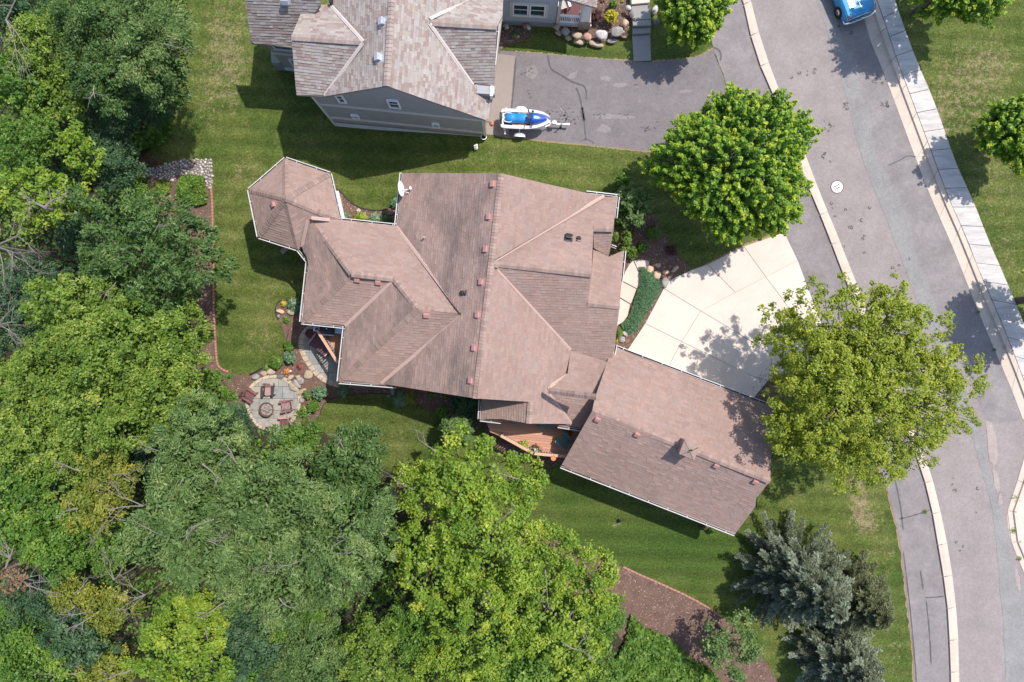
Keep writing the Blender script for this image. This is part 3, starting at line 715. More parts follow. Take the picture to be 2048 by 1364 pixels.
for _ in range(9000):
    if len(placed) >= 298: break
    x, y = pw.uniform(min(xs_), max(xs_)), pw.uniform(min(ys_), max(ys_)); r = pw.choice((.07, .09, .11, .13, .17))
    if not inside(RW, x, y) or any((x - a) ** 2 + (y - b) ** 2 < (.72 * (r + c)) ** 2 for a, b, c in placed): continue
    placed.append((x, y, r)); o = link('stone', pw.choice(stones), rbed)
    o.location = (x, y, gz(x) + .04 + r * .25); o.rotation_euler = (0, 0, pw.uniform(0, 6.28)); o.scale = (r, r, r)

# ---- flagstone patio under the west deck
PO = smooth([(634, 648), (620, 650), (607, 660), (598, 677), (599, 700), (606, 717), (617, 734), (634, 754), (656, 768), (676, 775), (702, 776)], 6)
PI = smooth([(640, 652), (627, 656), (615, 664), (607, 678), (608, 698), (615, 714), (625, 729), (641, 747), (661, 760), (679, 767), (702, 768)], 6)
patio, _ = sheet('patio', PO + [(740, 776), (740, 640), (640, 640)], .034, M['gravel'], 'flagstone half-oval patio below the west deck', 'patio')
banded('patio', PO, PI, 17, [(0, .075), (1, .08)], M['flag_edge'], patio, 'edging_stone', .02)
def flags(poly, cell, seed, parent, h=.07, jit=.3):
    """irregular rectangular flagstones laid in courses and clipped to the outline (world 2D)"""
    r = random.Random(seed); xs = [p[0] for p in poly]; ys = [p[1] for p in poly]; y = min(ys)
    while y < max(ys):
        hgt = cell * r.uniform(.75, 1.25); x = min(xs) - r.uniform(0, cell)
        while x < max(xs):
            w = cell * r.uniform(.7, 1.7)
            q = clip_half(clip_half(clip_half(clip_half(poly, -1, 0, -(x + .012)), 1, 0, x + w - .012), 0, -1, -(y + .012)), 0, 1, y + hgt - .012)
            if len(q) > 2 and abs(area2(q)) > .015:
                MB().prism(q, lambda t: gz(t), lambda t, d=r.uniform(0, .012): gz(t) + h + d).build('flagstone', M['flag'], parent)
            x += w
        y += hgt
flags([tuple(ag(*p)[:2]) for p in PI + [(735, 768), (735, 645), (660, 645)]], .62, 5, patio)
# ---- round fire patio
fc = ag(547, 806); FR = 56 / 34.3
ring = [(fc.x + FR * math.cos(t) * (1.0 + .05 * math.sin(3 * t)), fc.y + FR * 1.02 * math.sin(t)) for t in [2 * math.pi * i / 44 for i in range(44)]]
fp, _ = sheet('fire_patio', ring, .034, M['gravel'], 'round flagstone patio around the fire pit', 'patio', raw=True)
inner = [(fc.x + (x - fc.x) * .88, fc.y + (y - fc.y) * .88) for x, y in ring]
flags(inner, .6, 9, fp)
for i in range(0, 44, 2):
    q = [ring[i], ring[(i + 1) % 44], ring[(i + 2) % 44], inner[(i + 2) % 44], inner[(i + 1) % 44], inner[i]]
    MB().prism(inset(q, .012), lambda t: gz(t), lambda t: gz(t) + .085).build('edging_stone', M['flag_edge'], fp)

# ---- dead grass along the paving edges
def worn_edge(pts, w, label):
    P = resample([tuple(ag(*p)[:2]) for p in smooth(pts, 6)], 120); mb = MB()
    mb.ribbon([(p.x, p.y) for p in P], [w * pw.uniform(.25, 1.3) for _ in P], lambda x: gz(x) + .009)
    tag(mb.build('worn_edge', M['straw']), label, 'dead grass', kind='stuff')
worn_edge([(1030, 104), (1098, 109), (1180, 117), (1267, 122)], .16, 'strip of dead grass along the upper edge of the asphalt driveway'); worn_edge([(1303, 124), (1373, 119), (1405, 110), (1427, 98)], .22, 'dead grass at the corner lawn edge of the asphalt driveway')
worn_edge([(990, 270), (1088, 282), (1162, 289), (1307, 304)], .14, 'strip of dead grass along the lower edge of the asphalt driveway'); worn_edge([(1400, 537), (1450, 512), (1490, 492), (1540, 472)], .22, 'dead grass along the concrete driveway under the maple')
worn_edge(TW[45:], .2, 'dead grass along the lawn edge of the footpath'); worn_edge(SR[8:-8], .14, 'dead grass along the far edge of the pavement')
# ================================================================== HOUSES
def on(pl, px, py):
    a, b, c = pl; k = a * (px - 1024) / F + b * (682 - py) / F; return (k * H + c) / (1 + k)

class Roof:
    def __init__(s, house, mats, seed):
        s.h = house; s.base = MB(); s.sh = MB(); s.sh2 = MB(); s.cur = s.sh; s.cand = []; s.r = random.Random(seed); s.mats = mats; s.caps = MB(); s.pl = []; s.band = .9 if seed == 5 else .6
    def face(s, pts, thick=.16, stained=False):
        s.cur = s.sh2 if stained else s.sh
        W = [at(*p) for p in pts]
        A = np.array([[w.x, w.y, 1] for w in W]); sol, *_ = np.linalg.lstsq(A, np.array([w.z for w in W]), rcond=None)
        a, b, c = sol; P = []
        for px, py, _ in pts:
            k = a * (px - 1024) / F + b * (682 - py) / F; P.append(at(px, py, (k * H + c) / (1 + k)))
        if area2([(p.x, p.y) for p in P]) < 0: P = P[::-1]
        n = len(P)
        s.base.add([p - Vector((0, 0, .02)) for p in P] + [p - Vector((0, 0, thick)) for p in P],
                   [tuple(range(n)), tuple(range(2 * n - 1, n - 1, -1))] + [(i, n + i, n + (i + 1) % n, (i + 1) % n) for i in range(n)])
        s.pl.append((a, b, c)); s.shingle(P, a, b)
        return P
    def shingle(s, P, a, b, course=.145):
        g = math.hypot(a, b)
        if g < 1e-3: return
        u = Vector((a / g, b / g, g)).normalized(); h = Vector((-b / g, a / g, 0)); n = h.cross(u)
        if n.z < 0: n = -n; 
        o = P[0]; Q = [((p - o).dot(h), (p - o).dot(u)) for p in P]
        def spans(t):
            xs = []
            for i in range(len(Q)):
                (x1, y1), (x2, y2) = Q[i], Q[(i + 1) % len(Q)]
                if (y1 > t) != (y2 > t): xs.append(x1 + (x2 - x1) * (t - y1) / (y2 - y1))
            xs.sort(); return list(zip(xs[::2], xs[1::2]))
        t = min(q[1] for q in Q); tmax = max(q[1] for q in Q)
        r = s.r
        while t < tmax - .02:
            t1 = min(t + course, tmax); m_ = spans((t + t1) / 2); lo = spans(t + .003); hi = spans(t1 - .003)
            if len(lo) != len(m_): lo = m_
            if len(hi) != len(m_): hi = m_
            for (a0, b0), (a1, b1) in zip(lo, hi):
                x0, x1 = min(a0, a1), max(b0, b1); x = x0 - r.uniform(0, .3)
                while x < x1:
                    w = r.choice((.16, .22, .30, .30, .30, .40)); xe = x + w
                    if r.random() < .0: pass
                    bl, br = max(x, a0), min(xe, b0); tl, tr = max(x, a1), min(xe, b1)
                    if br - bl < .01 and tr - tl < .01: x = xe; continue
                    if br < bl: bl = br = min(max((bl + br) / 2, a0), b0)
                    if tr < tl: tl = tr = min(max((tl + tr) / 2, a1), b1)
                    lift = r.choice((.020, .020, .034)); col = r.random()
                    pt = lambda xx, tt, l: o + h * xx + u * tt + n * l
                    whole = abs(w - .30) < .001 and bl == x and tl == x and br == xe and tr == xe and t1 - t > course - .001
                    vs = [pt(bl + .004, t, lift), pt(br - .004, t, lift), pt(tr, t1 + .01, .002), pt(tl, t1 + .01, .002), pt(bl + .004, t, -.005), pt(br - .004, t, -.005)]
                    fs = [(0, 1, 2, 3), (4, 5, 1, 0), (4, 0, 3), (1, 5, 2)]; k_ = 1 - .028 / (t1 + .01 - t)
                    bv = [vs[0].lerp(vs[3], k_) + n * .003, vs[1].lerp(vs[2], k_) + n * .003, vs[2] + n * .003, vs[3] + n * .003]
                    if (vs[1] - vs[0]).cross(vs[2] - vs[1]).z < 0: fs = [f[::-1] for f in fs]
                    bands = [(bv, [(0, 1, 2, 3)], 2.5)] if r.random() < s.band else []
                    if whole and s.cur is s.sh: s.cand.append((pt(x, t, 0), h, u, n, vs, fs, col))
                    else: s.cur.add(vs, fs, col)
                    for q_ in bands: s.cur.add(*q_)
                    x = xe
            t += course
    def cap(s, p, q, planes, w=.30, step=.16):
        """overlapping cap shingles along a ridge or hip between two pixels, resting on the given planes"""
        p, q = (at(x, y, max(on(pl, x, y) for pl in planes)) for x, y in (p, q)); d = q - p; L = d.length; d.normalize(); side = d.cross(Vector((0, 0, 1))).normalized(); up = side.cross(d); up = up if up.z > 0 else -up
        k = 0.0; mb = MB()
        while k < L:
            e = min(k + step, L); l0 = .062; l1 = .040; r_ = .055
            vs = [p + d * k - side * (w / 2) + up * (l1 - r_), p + d * k + up * l1, p + d * k + side * (w / 2) + up * (l1 - r_),
                  p + d * e - side * (w / 2) + up * (l0 - r_), p + d * e + up * l0, p + d * e + side * (w / 2) + up * (l0 - r_)]
            mb.add(vs, [(3, 4, 1, 0), (4, 5, 2, 1)], s.r.random())
            mb.add([vs[3], vs[4], vs[5], vs[3] - up * .03, vs[4] - up * .03, vs[5] - up * .03], [(0, 3, 4, 1), (1, 4, 5, 2)], s.r.random()); k += step
        tag(mb.build('ridge_cap', s.mats[3], s.h), kind='stuff')
    def strip(s, pts, mat, w=.17, name='valley_flashing'):
        W = [Vector(p) for p in pts]; mb = MB()
        for a, b in zip(W, W[1:]):
            mb.beam(a + Vector((0, 0, .035)), b + Vector((0, 0, .035)), w, .02)
            mb.beam(a + Vector((0, 0, .05)), b + Vector((0, 0, .05)), .03, .03)
        return mb.build(name, mat, s.h)
    def finish(s, n_single=300):
        roof = s.base.build('roof', s.mats[0], s.h)
        s.cand.sort(key=lambda c: -(c[0].z) + .02 * c[0].length)
        meshes = {}
        for i, (p, h, u, n, vs, fs, col) in enumerate(s.cand):
            if i >= n_single: s.sh.add(vs, fs, col); continue
            if not meshes:
                for l in (.020, .034):
                    m_ = MB(); m_.add([(.004, 0, l), (.296, 0, l), (.3, .155, .002), (0, .155, .002), (.004, 0, -.005), (.296, 0, -.005)], [(0, 1, 2, 3), (4, 5, 1, 0), (4, 0, 3), (1, 5, 2)])
                    meshes[l] = m_.mesh('shingle', s.mats[2])
            o = link('shingle', meshes[s.r.choice((.020, .034))], roof)
            hh, o0 = (h, p) if h.cross(u).dot(n) > 0 else (-h, p + h * .3)
            mt = Matrix((hh, u, n)).transposed().to_4x4(); off = Vector(roof['_org'])
            mt.translation = o0 - off; o.matrix_basis = mt
        tag(s.sh.build('shingle_field', s.mats[1], roof), kind='stuff')
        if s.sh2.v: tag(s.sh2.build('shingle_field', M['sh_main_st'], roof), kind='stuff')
        return roof

def gutter(house, pts, side=1, name='gutter'):
    """open gutter trough outside a roof edge given as (px,py,z) points; side +1 = left of travel"""
    W = [at(*p) for p in pts]
    for a, b in zip(W, W[1:]):
        d = (b - a).normalized(); s_ = Vector((-d.y, d.x, 0)).normalized() * side
        g = MB()
        g.beam(a + s_ * .105 - Vector((0, 0, .05)), b + s_ * .105 - Vector((0, 0, .05)), .035, .14)
        g.beam(a + s_ * .005 - Vector((0, 0, .07)), b + s_ * .005 - Vector((0, 0, .07)), .015, .10)
        k = .6; L = (b - a).length
        while k < L:
            c = a + d * k; g.beam(c + s_ * .0 + Vector((0, 0, .0)), c + s_ * .11 + Vector((0, 0, .0)), .03, .02); k += 1.1
        gu = g.build(name, M['gutter'], house)
        f = MB(); f.beam(a + s_ * .05 - Vector((0, 0, .10)), b + s_ * .05 - Vector((0, 0, .10)), .075, .03); f.build('gutter_bed', M['gutter_in'], gu)

def walls(house, loop, d, mat, name='wall', z0=lambda x: gz(x) - .15, drop=.17, closed=True):
    W = [at(*p) for p in loop]; q = inset([(w.x, w.y) for w in W], d); mb = MB(); n = len(q)
    zt = [w.z - drop for w in W]
    for i in range(n if closed else n - 1):
        j = (i + 1) % n; a, b = q[i], q[j]
        mb.add([(a[0], a[1], z0(a[0])), (b[0], b[1], z0(b[0])), (b[0], b[1], zt[j]), (a[0], a[1], zt[i])], [(0, 1, 2, 3)])
    return mb.build(name, mat, house), q

def window(house, c, out, w, h, panes=2, frame=.08, mat='white', trim=0.0):
    """framed window centred at c, facing the horizontal direction out"""
    out = Vector((out[0], out[1], 0)).normalized(); r = Vector((-out.y, out.x, 0)); c = Vector(c); Z = Vector((0, 0, 1))
    f = MB()
    for sx in (-1, 1): f.beam(c + r * (sx * (w / 2 - frame / 2)) - Z * (h / 2) + out * .03, c + r * (sx * (w / 2 - frame / 2)) + Z * (h / 2) + out * .03, frame, .10, up=out)
    for sz in (-1, 1): f.beam(c - r * (w / 2 - frame) + Z * (sz * (h / 2 - frame / 2)) + out * .03, c + r * (w / 2 - frame) + Z * (sz * (h / 2 - frame / 2)) + out * .03, .10, frame)
    if panes > 1: f.beam(c - Z * (h / 2 - frame) + out * .03, c + Z * (h / 2 - frame) + out * .03, frame, .08, up=out)
    fr = f.build('window', M[mat], house)
    iw = (w - 2 * frame - (frame if panes > 1 else 0)) / panes
    for k in range(panes):
        cc = c + r * ((k - (panes - 1) / 2) * (iw + frame)) + out * .012
        g = MB(); g.add([cc - r * iw / 2 - Z * (h / 2 - frame), cc + r * iw / 2 - Z * (h / 2 - frame), cc + r * iw / 2 + Z * (h / 2 - frame), cc - r * iw / 2 + Z * (h / 2 - frame)], [(0, 1, 2, 3)])
        g.build('pane', M['glass'], fr)
        s2 = MB(); s2.beam(cc - r * iw / 2 + out * .012, cc + r * iw / 2 + out * .012, .03, .035); s2.build('sash_bar', M[mat], fr)
    if trim:
        t_ = MB()
        for sx in (-1, 1): t_.beam(c + r * (sx * (w / 2 + trim / 2)) - Z * (h / 2 + trim) + out * .02, c + r * (sx * (w / 2 + trim / 2)) + Z * (h / 2 + trim) + out * .02, trim, .06, up=out)
        for sz in (-1, 1): t_.beam(c - r * (w / 2) + Z * (sz * (h / 2 + trim / 2)) + out * .02, c + r * (w / 2) + Z * (sz * (h / 2 + trim / 2)) + out * .02, .06, trim)
        t_.build('casing', M['band'], fr)
    return fr

def vent(house, px, py, plane, mat, size=.27, hgt=.14):
    """hooded box vent sitting on a roof plane (a,b,c)"""
    a, b, c = plane; k = a * (px - 1024) / F + b * (682 - py) / F; p = at(px, py, (k * H + c) / (1 + k))
    g = math.hypot(a, b); u = Vector((a / g, b / g, g)).normalized(); h = Vector((-b / g, a / g, 0)); n = h.cross(u)
    if n.z < 0: n = -n; h = -h
    mt = Matrix((h, u, n)).transposed().to_4x4(); mt.translation = p
    mb = MB(); s_ = size / 2
    mb.box((0, .06, .012), (size * 1.5, size * 1.6, .012), M=mt)
    mb.box((0, 0, hgt * .42), (size * .86, size * .86, hgt * .7), M=mt)
    prof = [(-s_, hgt * .62), (s_, hgt * .9), (s_, hgt * 1.02), (s_ * .6, hgt * 1.15), (-s_ * .7, hgt * .98), (-s_, hgt * .8)]
    vs = [mt @ Vector((sx * s_, y, z)) for sx in (-1, 1) for y, z in prof]; m_ = len(prof)
    mb.add(vs, [tuple(range(m_)), tuple(range(2 * m_ - 1, m_ - 1, -1))] + [(i, m_ + i, m_ + (i + 1) % m_, (i + 1) % m_) for i in range(m_)])
    return mb.build('roof_vent', mat, house)

# ------------------------------------------------------------------ the brown house
E = 3.0
house = thing('brown_house', 'large rambling house with brown shingle roof, six-sided pavilion and angled garage wing', 'house', (-1.5, 0, 0), worldv=True)
rf = Roof(house, (M['deckroof'], M['sh_main'], M['sh_main1'], M['cap_main']), 5)
RN, RS = (1003, 347, 5.8), (951, 797, 5.8)
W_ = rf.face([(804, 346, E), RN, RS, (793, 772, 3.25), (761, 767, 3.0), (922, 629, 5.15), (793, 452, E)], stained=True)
plW = rf.pl[-1]
rf.face([(985, 500, 5.8), RN, (1169, 385, 3.65), (1208, 392, 3.1), (987, 521, 5.7)]); plE = rf.pl[-1]
rf.face([(986, 520, 5.75), (987, 535, 5.75), (1141, 700, 3.4), (1135, 748, 3.4), (1095, 777, 3.9), (1143, 848, 3.1), (1058, 847, 4.35), (1061, 804, 4.35), RS, (984, 500, 5.8)])
plE2 = rf.pl[-1]
# front wing
FR_ = (994, 528, 5.5); FE = (1183, 549, 5.45)
rf.face([(987, 521, 5.35), (1208, 392, 3.1), (1235, 393, 3.0), (1229, 436, 3.6), (1227, 458, 3.9), (1187, 456, 3.95), FE, FR_]); plFN = rf.pl[-1]
rf.face([(987, 535, 5.35), FR_, FE, (1175, 607, 4.5), (1239, 613, 4.45), (1230, 689, 3.5), (1223, 726, 3.05), (1219, 727, 3.05), (1141, 700, 3.4)]); plFS = rf.pl[-1]
rf.face([(1187, 456, 3.95), (1227, 458, 3.9), (1222, 491, 3.4), (1217, 513, 3.1), (1187, 496, 3.4)])
zr_ = on(plFS, 1239, 613); zr2 = on(plFS, 1175, 607)
rf.face([(1187, 496, 3.3), (1217, 513, 3.1), (1248, 501, 2.95), (1239, 613, zr_), (1175, 607, zr2), (1183, 549, 3.95)])
# small south gable and connector to the garage
rf.face([(962, 799, E), (1061, 804, 4.35), (1058, 847, 4.35), (1003, 838, 3.45), (960, 838, E)])
rf.face([(1095, 780, 3.85), (1135, 748, 3.5), (1141, 700, 3.4), (1222, 726, 3.3), (1195, 794, 3.9)])
rf.face([(1096, 782, 3.85), (1195, 794, 3.85), (1190, 862, 3.0), (1116, 851, 3.0), (1143, 848, 3.1)])
# garage wing
GW, GE = (1184, 822, 5.0), (1540, 962, 5.0)
rf.face([(1225, 692, 2.8), (1548, 815, 2.8), GE, GW, (1190, 795, 4.3)]); plGN = rf.pl[-1]
rf.face([GW, GE, (1512, 997, 4.1), (1511, 1012, 3.85), (1470, 1068, 2.8), (1122, 932, 2.8)]); plGS = rf.pl[-1]
# west wings
rf.face([(620, 437, 3.9), (681, 440, E), (793, 452, E), (924, 626, 4.95), (836, 617, 5.0), (788, 558, 4.35), (703, 548, 4.3)]); plAN = rf.pl[-1]
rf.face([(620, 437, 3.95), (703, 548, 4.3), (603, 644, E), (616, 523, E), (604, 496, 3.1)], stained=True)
rf.face([(603, 644, E), (703, 549, 4.3), (788, 558, 4.35), (690, 652, E)]); plAS = rf.pl[-1]
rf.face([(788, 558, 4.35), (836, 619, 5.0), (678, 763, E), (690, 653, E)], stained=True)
rf.face([(678, 763, E), (836, 619, 5.0), (924, 629, 4.95), (761, 768, 3.0), (793, 772, E)]); plBS = rf.pl[-1]
# six-sided pavilion
AP = (571, 397, 4.75); HX = [(571, 318), (659, 348), (680, 440), (596, 498), (518, 473), (499, 380)]
for i in (0, 1, 3, 4, 5):
    rf.face([AP, (*HX[i], E), (*HX[(i + 1) % 6], E)])
    if i == 4: plHX = rf.pl[-1]
rf.face([AP, (680, 440, E), (621, 438, 3.9), (596, 498, E)])
P_ = rf.pl
for p, q, pls in ((RN[:2], RS[:2], (plW,)), (FR_[:2], FE[:2], (plFN, plFS)), ((1175, 607), (1239, 613), (plFS,)), ((1061, 804), (1058, 847), (plE2,)), ((1097, 781), (1193, 794), (P_[7], P_[8])), (GW[:2], GE[:2], (plGN,)), ((620, 437), (703, 548), (plAN,)), ((703, 548), (788, 558), (plAN,)),
             ((603, 644), (703, 548), (plAS,)), ((788, 558), (836, 618), (plAN,)), ((836, 618), (924, 627), (plAN,)), ((678, 763), (836, 619), (plBS,)), ((1187, 457), (1227, 458), (plFN,))):
    rf.cap(p, q, pls)
for k in range(6):
    if k != 2: rf.cap(HX[k], AP[:2], (P_[-6 + (0, 1, 0, 2, 3, 4)[k]],))
rf.cap((984, 528), (998, 530), (plE2, plFN))
rf.cap((651, 430), AP[:2], (P_[-1],))
for pts in ([(987, 522, 5.45), (1208, 392, 3.15)], [(988, 534, 5.45), (1141, 700, 3.42)], [(1095, 776, 3.88), (1136, 749, 3.5)], [(1096, 785, 3.88), (1143, 848, 3.12)], [(793, 453, 3.05), (922, 625, 5.0)], [(762, 767, 3.05), (923, 631, 5.0)], [(690, 652, 3.05), (787, 560, 4.35)],
            [(623, 436, 4.0), (660, 440, 3.45)], [(616, 441, 4.0), (604, 494, 3.2)]):
    rf.strip([at(*p) for p in pts], M['flash_main'])
roof_main = rf.finish()
gutter(house, [(*HX[0], E), (*HX[1], E), (680, 440, E), (793, 452, E)], 1)
gutter(house, [(793, 452, E), (804, 346, E)], 1)
gutter(house, [(571, 318, E), (499, 380, E), (518, 473, E), (596, 498, E), (616, 523, E), (603, 644, E), (690, 653, E), (678, 763, E), (793, 772, E)], -1)
gutter(house, [(1172, 386, 3.5), (1235, 393, 3.0), (1230, 436, 3.0)], 1)
gutter(house, [(1248, 501, 2.95), (1241, 566, 3.0)], 1); gutter(house, [(1230, 689, 3.0), (1223, 726, 3.0)], 1); gutter(house, [(1222, 493, 3.0), (1232, 497, 3.0)], 1)
gutter(house, [(962, 800, E), (960, 838, E), (1002, 843, E)], -1); gutter(house, [(1116, 851, E), (1160, 858, E)], -1)
gutter(house, [(1225, 692, 2.8), (1548, 815, 2.8)], 1); gutter(house, [(1122, 932, 2.8), (1470, 1068, 2.8)], -1)
loop = [(499, 380, E), (571, 318, E), (659, 348, E), (680, 440, E), (793, 452, E), (804, 346, E), (1003, 347, 5.5), (1169, 385, 3.5), (1235, 393, E), (1227, 458, 3.9), (1222, 491, 3.3), (1248, 501, E), (1239, 613, zr_), (1223, 726, E), (1222, 735, E), (1195, 860, E),
        (1116, 851, E), (1058, 847, 4.2), (960, 838, E), (962, 799, E), (951, 797, 5.5), (793, 772, E), (678, 763, E), (690, 653, E), (603, 644, E), (616, 523, E), (596, 498, E), (518, 473, E)]
wl_, wq = walls(house, loop, .45, M['cream'])
gl = [(1225, 692, 2.8), (1548, 815, 2.8), (1540, 962, 5.0), (1470, 1068, 2.8), (1122, 932, 2.8), (1184, 822, 5.0)]
wl2, gq = walls(house, gl, .42, M['cream'])
# gable ends that close the steps between roofs
for pts, off in (([(1187, 456, on(plFN, 1187, 456)), (*FE[:2], on(plFN, *FE[:2])), (1175, 607, on(plFS, 1175, 607))], Vector((-.10, 0, 0))), ([(952, 797, 5.7), (1061, 804, on(plE2, 1061, 804))], Vector((0, .15, 0)))):
    T = [at(*p) + off - Vector((0, 0, .12)) for p in pts]; n = len(T); mb = MB()
    for a_, b_ in zip(T, T[1:]): mb.add([Vector((a_.x, a_.y, 2.9)), Vector((b_.x, b_.y, 2.9)), b_, a_], [(0, 1, 2, 3)])
    mb.build('gable_wall', M['cream'], house)
# white frames of the pavilion windows, seen below the east eave
def wq_edge(i): return Vector((*wq[i], 0)), Vector((*wq[i + 1], 0))
a, b = wq_edge(2); d = (b - a).normalized(); o_ = Vector((d.y, -d.x, 0)); o_ = o_ if o_.x > 0 else -o_
for k in range(3):
    c = a.lerp(b, (k + .5) / 3); window(house, (c.x, c.y, 1.35), o_, (b - a).length / 3 - .12, 1.8, 2)
sill = MB(); sill.beam(Vector((a.x, a.y, .33)) + o_ * .08, Vector((b.x, b.y, .33)) + o_ * .08, .2, .1); sill.beam(Vector((a.x, a.y, 2.5)) + o_ * .1, Vector((b.x, b.y, 2.5)) + o_ * .1, .26, .12)
sill.build('window_ledge', M['white'], house)
for i, n_ in ((4, 2), (5, 2), (24, 2), (22, 1)):
    a, b = wq_edge(i); d = (b - a).normalized(); o_ = Vector((d.y, -d.x, 0)); c = (a + b) / 2
    if area2([(p[0], p[1]) for p in wq]) < 0: o_ = -o_
    window(house, (c.x, c.y, 1.4), o_, 1.5, 1.3, n_)
# garage doors facing the concrete
a, b = Vector((*gq[0], 0)), Vector((*gq[1], 0)); d = (b - a).normalized(); o_ = Vector((-d.y, d.x, 0))
for k in (.26, .56, .84):
    c = a.lerp(b, k); D = MB()
    for j in range(4): D.beam(c - d * 1.2 + Vector((0, 0, .33 + j * .55)) + o_ * .03, c + d * 1.2 + Vector((0, 0, .33 + j * .55)) + o_ * .03, .06, .53)
    D.build('garage_door', M['white'], house)
# vents, pipes and cupola
for px, py in ((986, 369), (978, 434), (972, 499), (963, 564), (956, 630), (949, 696), (942, 761)): vent(house, px, py, plW, M['vent_main'])
for px, py in ((715, 559), (757, 564)): vent(house, px, py, plAS, M['vent_main'])
vent(house, 853, 630, plBS, M['vent_main']); vent(house, 548, 409, plHX, M['vent_main'])
for px, py in ((1195, 838), (1274, 868), (1432, 930), (1510, 962)): vent(house, px, py, plGS, M['vent_main'])
vent(house, 1137, 474, plFN, M['black'], .30, .14); vent(house, 1157, 477, plFN, M['black'], .17, .12); vent(house, 926, 586, plW, M['black'], .19, .16)
p = at(849, 476, on(plW, 849, 476)); MB().lathe([(.07, -.05), (.07, .02), (.045, .03), (.045, .32), (.03, .32), (.03, .05)], p, 12).build('vent_pipe', M['cream'], house)
c0 = at(1377, 897, 5.45); gd = (at(*GE) - at(*GW)); ang = math.atan2(gd.y, gd.x)
cup = MB(); cup.box((c0.x, c0.y, 5.05), (.66, .66, 1.1), ang); cupo = cup.build('cupola', M['vent_main'], house)
mt = Matrix.Translation((c0.x, c0.y, 5.6)) @ Matrix.Rotation(ang, 4, 'Z')
cr = MB(); cr.box((0, 0, .03), (.80, .80, .07), M=mt); cr.add([mt @ Vector(v) for v in ((-.40, -.40, .065), (.40, -.40, .065), (.40, .40, .065), (-.40, .40, .065), (0, 0, .20))], [(0, 1, 4), (1, 2, 4), (2, 3, 4), (3, 0, 4)])
cr.build('cupola_roof', M['cap_main'], cupo)
for sx in (-1, 1):
    for sy in (-1, 1):
        cs = MB(); v0 = mt @ Vector((sx * .39, sy * .39, .075)); v1 = mt @ Vector((0, 0, .205)); cs.beam(v0, v1, .11, .02); cs.build('hip_cap', M['cap_main'], cupo)
wv = MB(); tp = mt @ Vector((0, 0, .20)); wv.tube([tp, tp + Vector((0, 0, .42))], .014, 6)
wv.beam(tp + Vector((-.2, -.1, .3)), tp + Vector((.22, .11, .3)), .02, .03); wv.add([tp + Vector(v) for v in ((.12, .06, .3), (.28, .14, .22), (.28, .14, .40), (-.12, -.06, .24), (-.24, -.12, .2), (-.22, -.11, .40))], [(0, 1, 2), (3, 4, 5)])
wv.lathe([(.0, -.03), (.04, 0), (.0, .04)], tp + Vector((0, 0, .12)), 8); wv.build('weathervane', M['black'], cupo)

# satellite dish on the north-west eave
dp = at(806, 384, 3.1); dish = thing('satellite_dish', 'white oval satellite dish on the north-west eave of the brown house', 'satellite dish', dp, R(5))
mb = MB(); mb.tube([(0.05, 0, -.1), (0.05, 0, .25), (-.02, 0, .42)], .028, 8); mb.box((.05, 0, -.06), (.22, .16, .03)); mb.build('mast', M['metal'], dish)
mt = Matrix.Translation((-.06, .06, .5)) @ Matrix.Rotation(R(72), 4, 'Y') @ Matrix.Scale(.88, 4, (1, 0, 0))
mb = MB(); mb.lathe([(.0, 0), (.15, .008), (.28, .03), (.39, .06), (.40, .055), (.39, .045), (.28, .012), (.15, -.01), (0, -.02)], (0, 0, 0), 28, M=mt, close=False); mb.build('reflector', M['white'], dish, smooth_=True)
mb = MB(); mb.tube([(.0, .02, .28), (.3, .04, .3), (.46, .06, .42)], .02, 6); mb.build('feed_arm', M['white'], dish)
MB().box((.47, .06, .47), (.10, .16, .12), R(8)).build('receiver', M['white'], dish, bevel=.015)
mb = MB(); mb.tube([(.02, -.02, .25), (.30, -.12, .28), (.33, -.13, .29)], [.014, .014, .04], 6); mb.build('side_arm', M['white'], dish)

# ------------------------------------------------------------------ the grey house
gh = thing('grey_house', 'neighbouring house with mottled grey-tan shingles and grey siding at the top edge', 'house', (-6, 15, 0), worldv=True)
rg = Roof(gh, (M['deckroof_n'], M['sh_north'], M['sh_north1'], M['cap_north']), 9)
NR, NS = (787, -60, 6.8), (773, 172, 6.8)
rg.face([(660, -60, 4.75), (787, -60, 6.8), NS, (648, 193, 4.45), (728, 84, 6.0), (661, 10, 4.85)]); pnW = rg.pl[-1]
rg.face([NR, (939, -40, 4.2), (939, 0, 4.2), (860, 42, 5.4), (946, 170, 3.7), (987, 162, 3.05), (979, 243, 3.0), NS]); pnE = rg.pl[-1]
rg.face([(860, 42, 5.5), (939, 0, 4.0), (940, -40, 3.6), (1008, -40, 3.3), (1005, 32, 4.3), (994, 53, 5.3)])
rg.face([(860, 47, 5.5), (994, 53, 5.4), (988, 171, 3.6), (946, 170, 3.65)])
rg.face([(989, 60, 3.2), (1005, 30, 3.0), (979, 243, 3.0), (970, 243, 3.2)])
rg.face([(583, 75, 5.9), (728, 84, 6.0), (648, 193, 4.45), (593, 190, 4.4)])
rg.face([(583, 73, 5.9), (609, 9, 4.9), (661, 10, 4.9), (728, 84, 6.0)])
rg.face([(502, 86, 3.9), (587, 95, 3.9), (640, 10, 5.6), (640, -60, 6.8), (484, -60, 6.8)])
for p, q, pls in ((NR[:2], NS[:2], (pnW, pnE)), ((860, 45), (994, 53), (rg.pl[2], rg.pl[3])), ((583, 74), (728, 84), (rg.pl[5], rg.pl[6]))): rg.cap(p, q, pls, .32, .19)
for pts in ([(662, 11, 4.95), (727, 83, 6.05)], [(726, 87, 6.05), (649, 192, 4.5)], [(860, 38, 5.55), (939, 0, 4.1)], [(860, 48, 5.55), (946, 170, 3.75)]): rg.strip([at(*p) for p in pts], M['flash_north'])
roof_north = rg.finish()
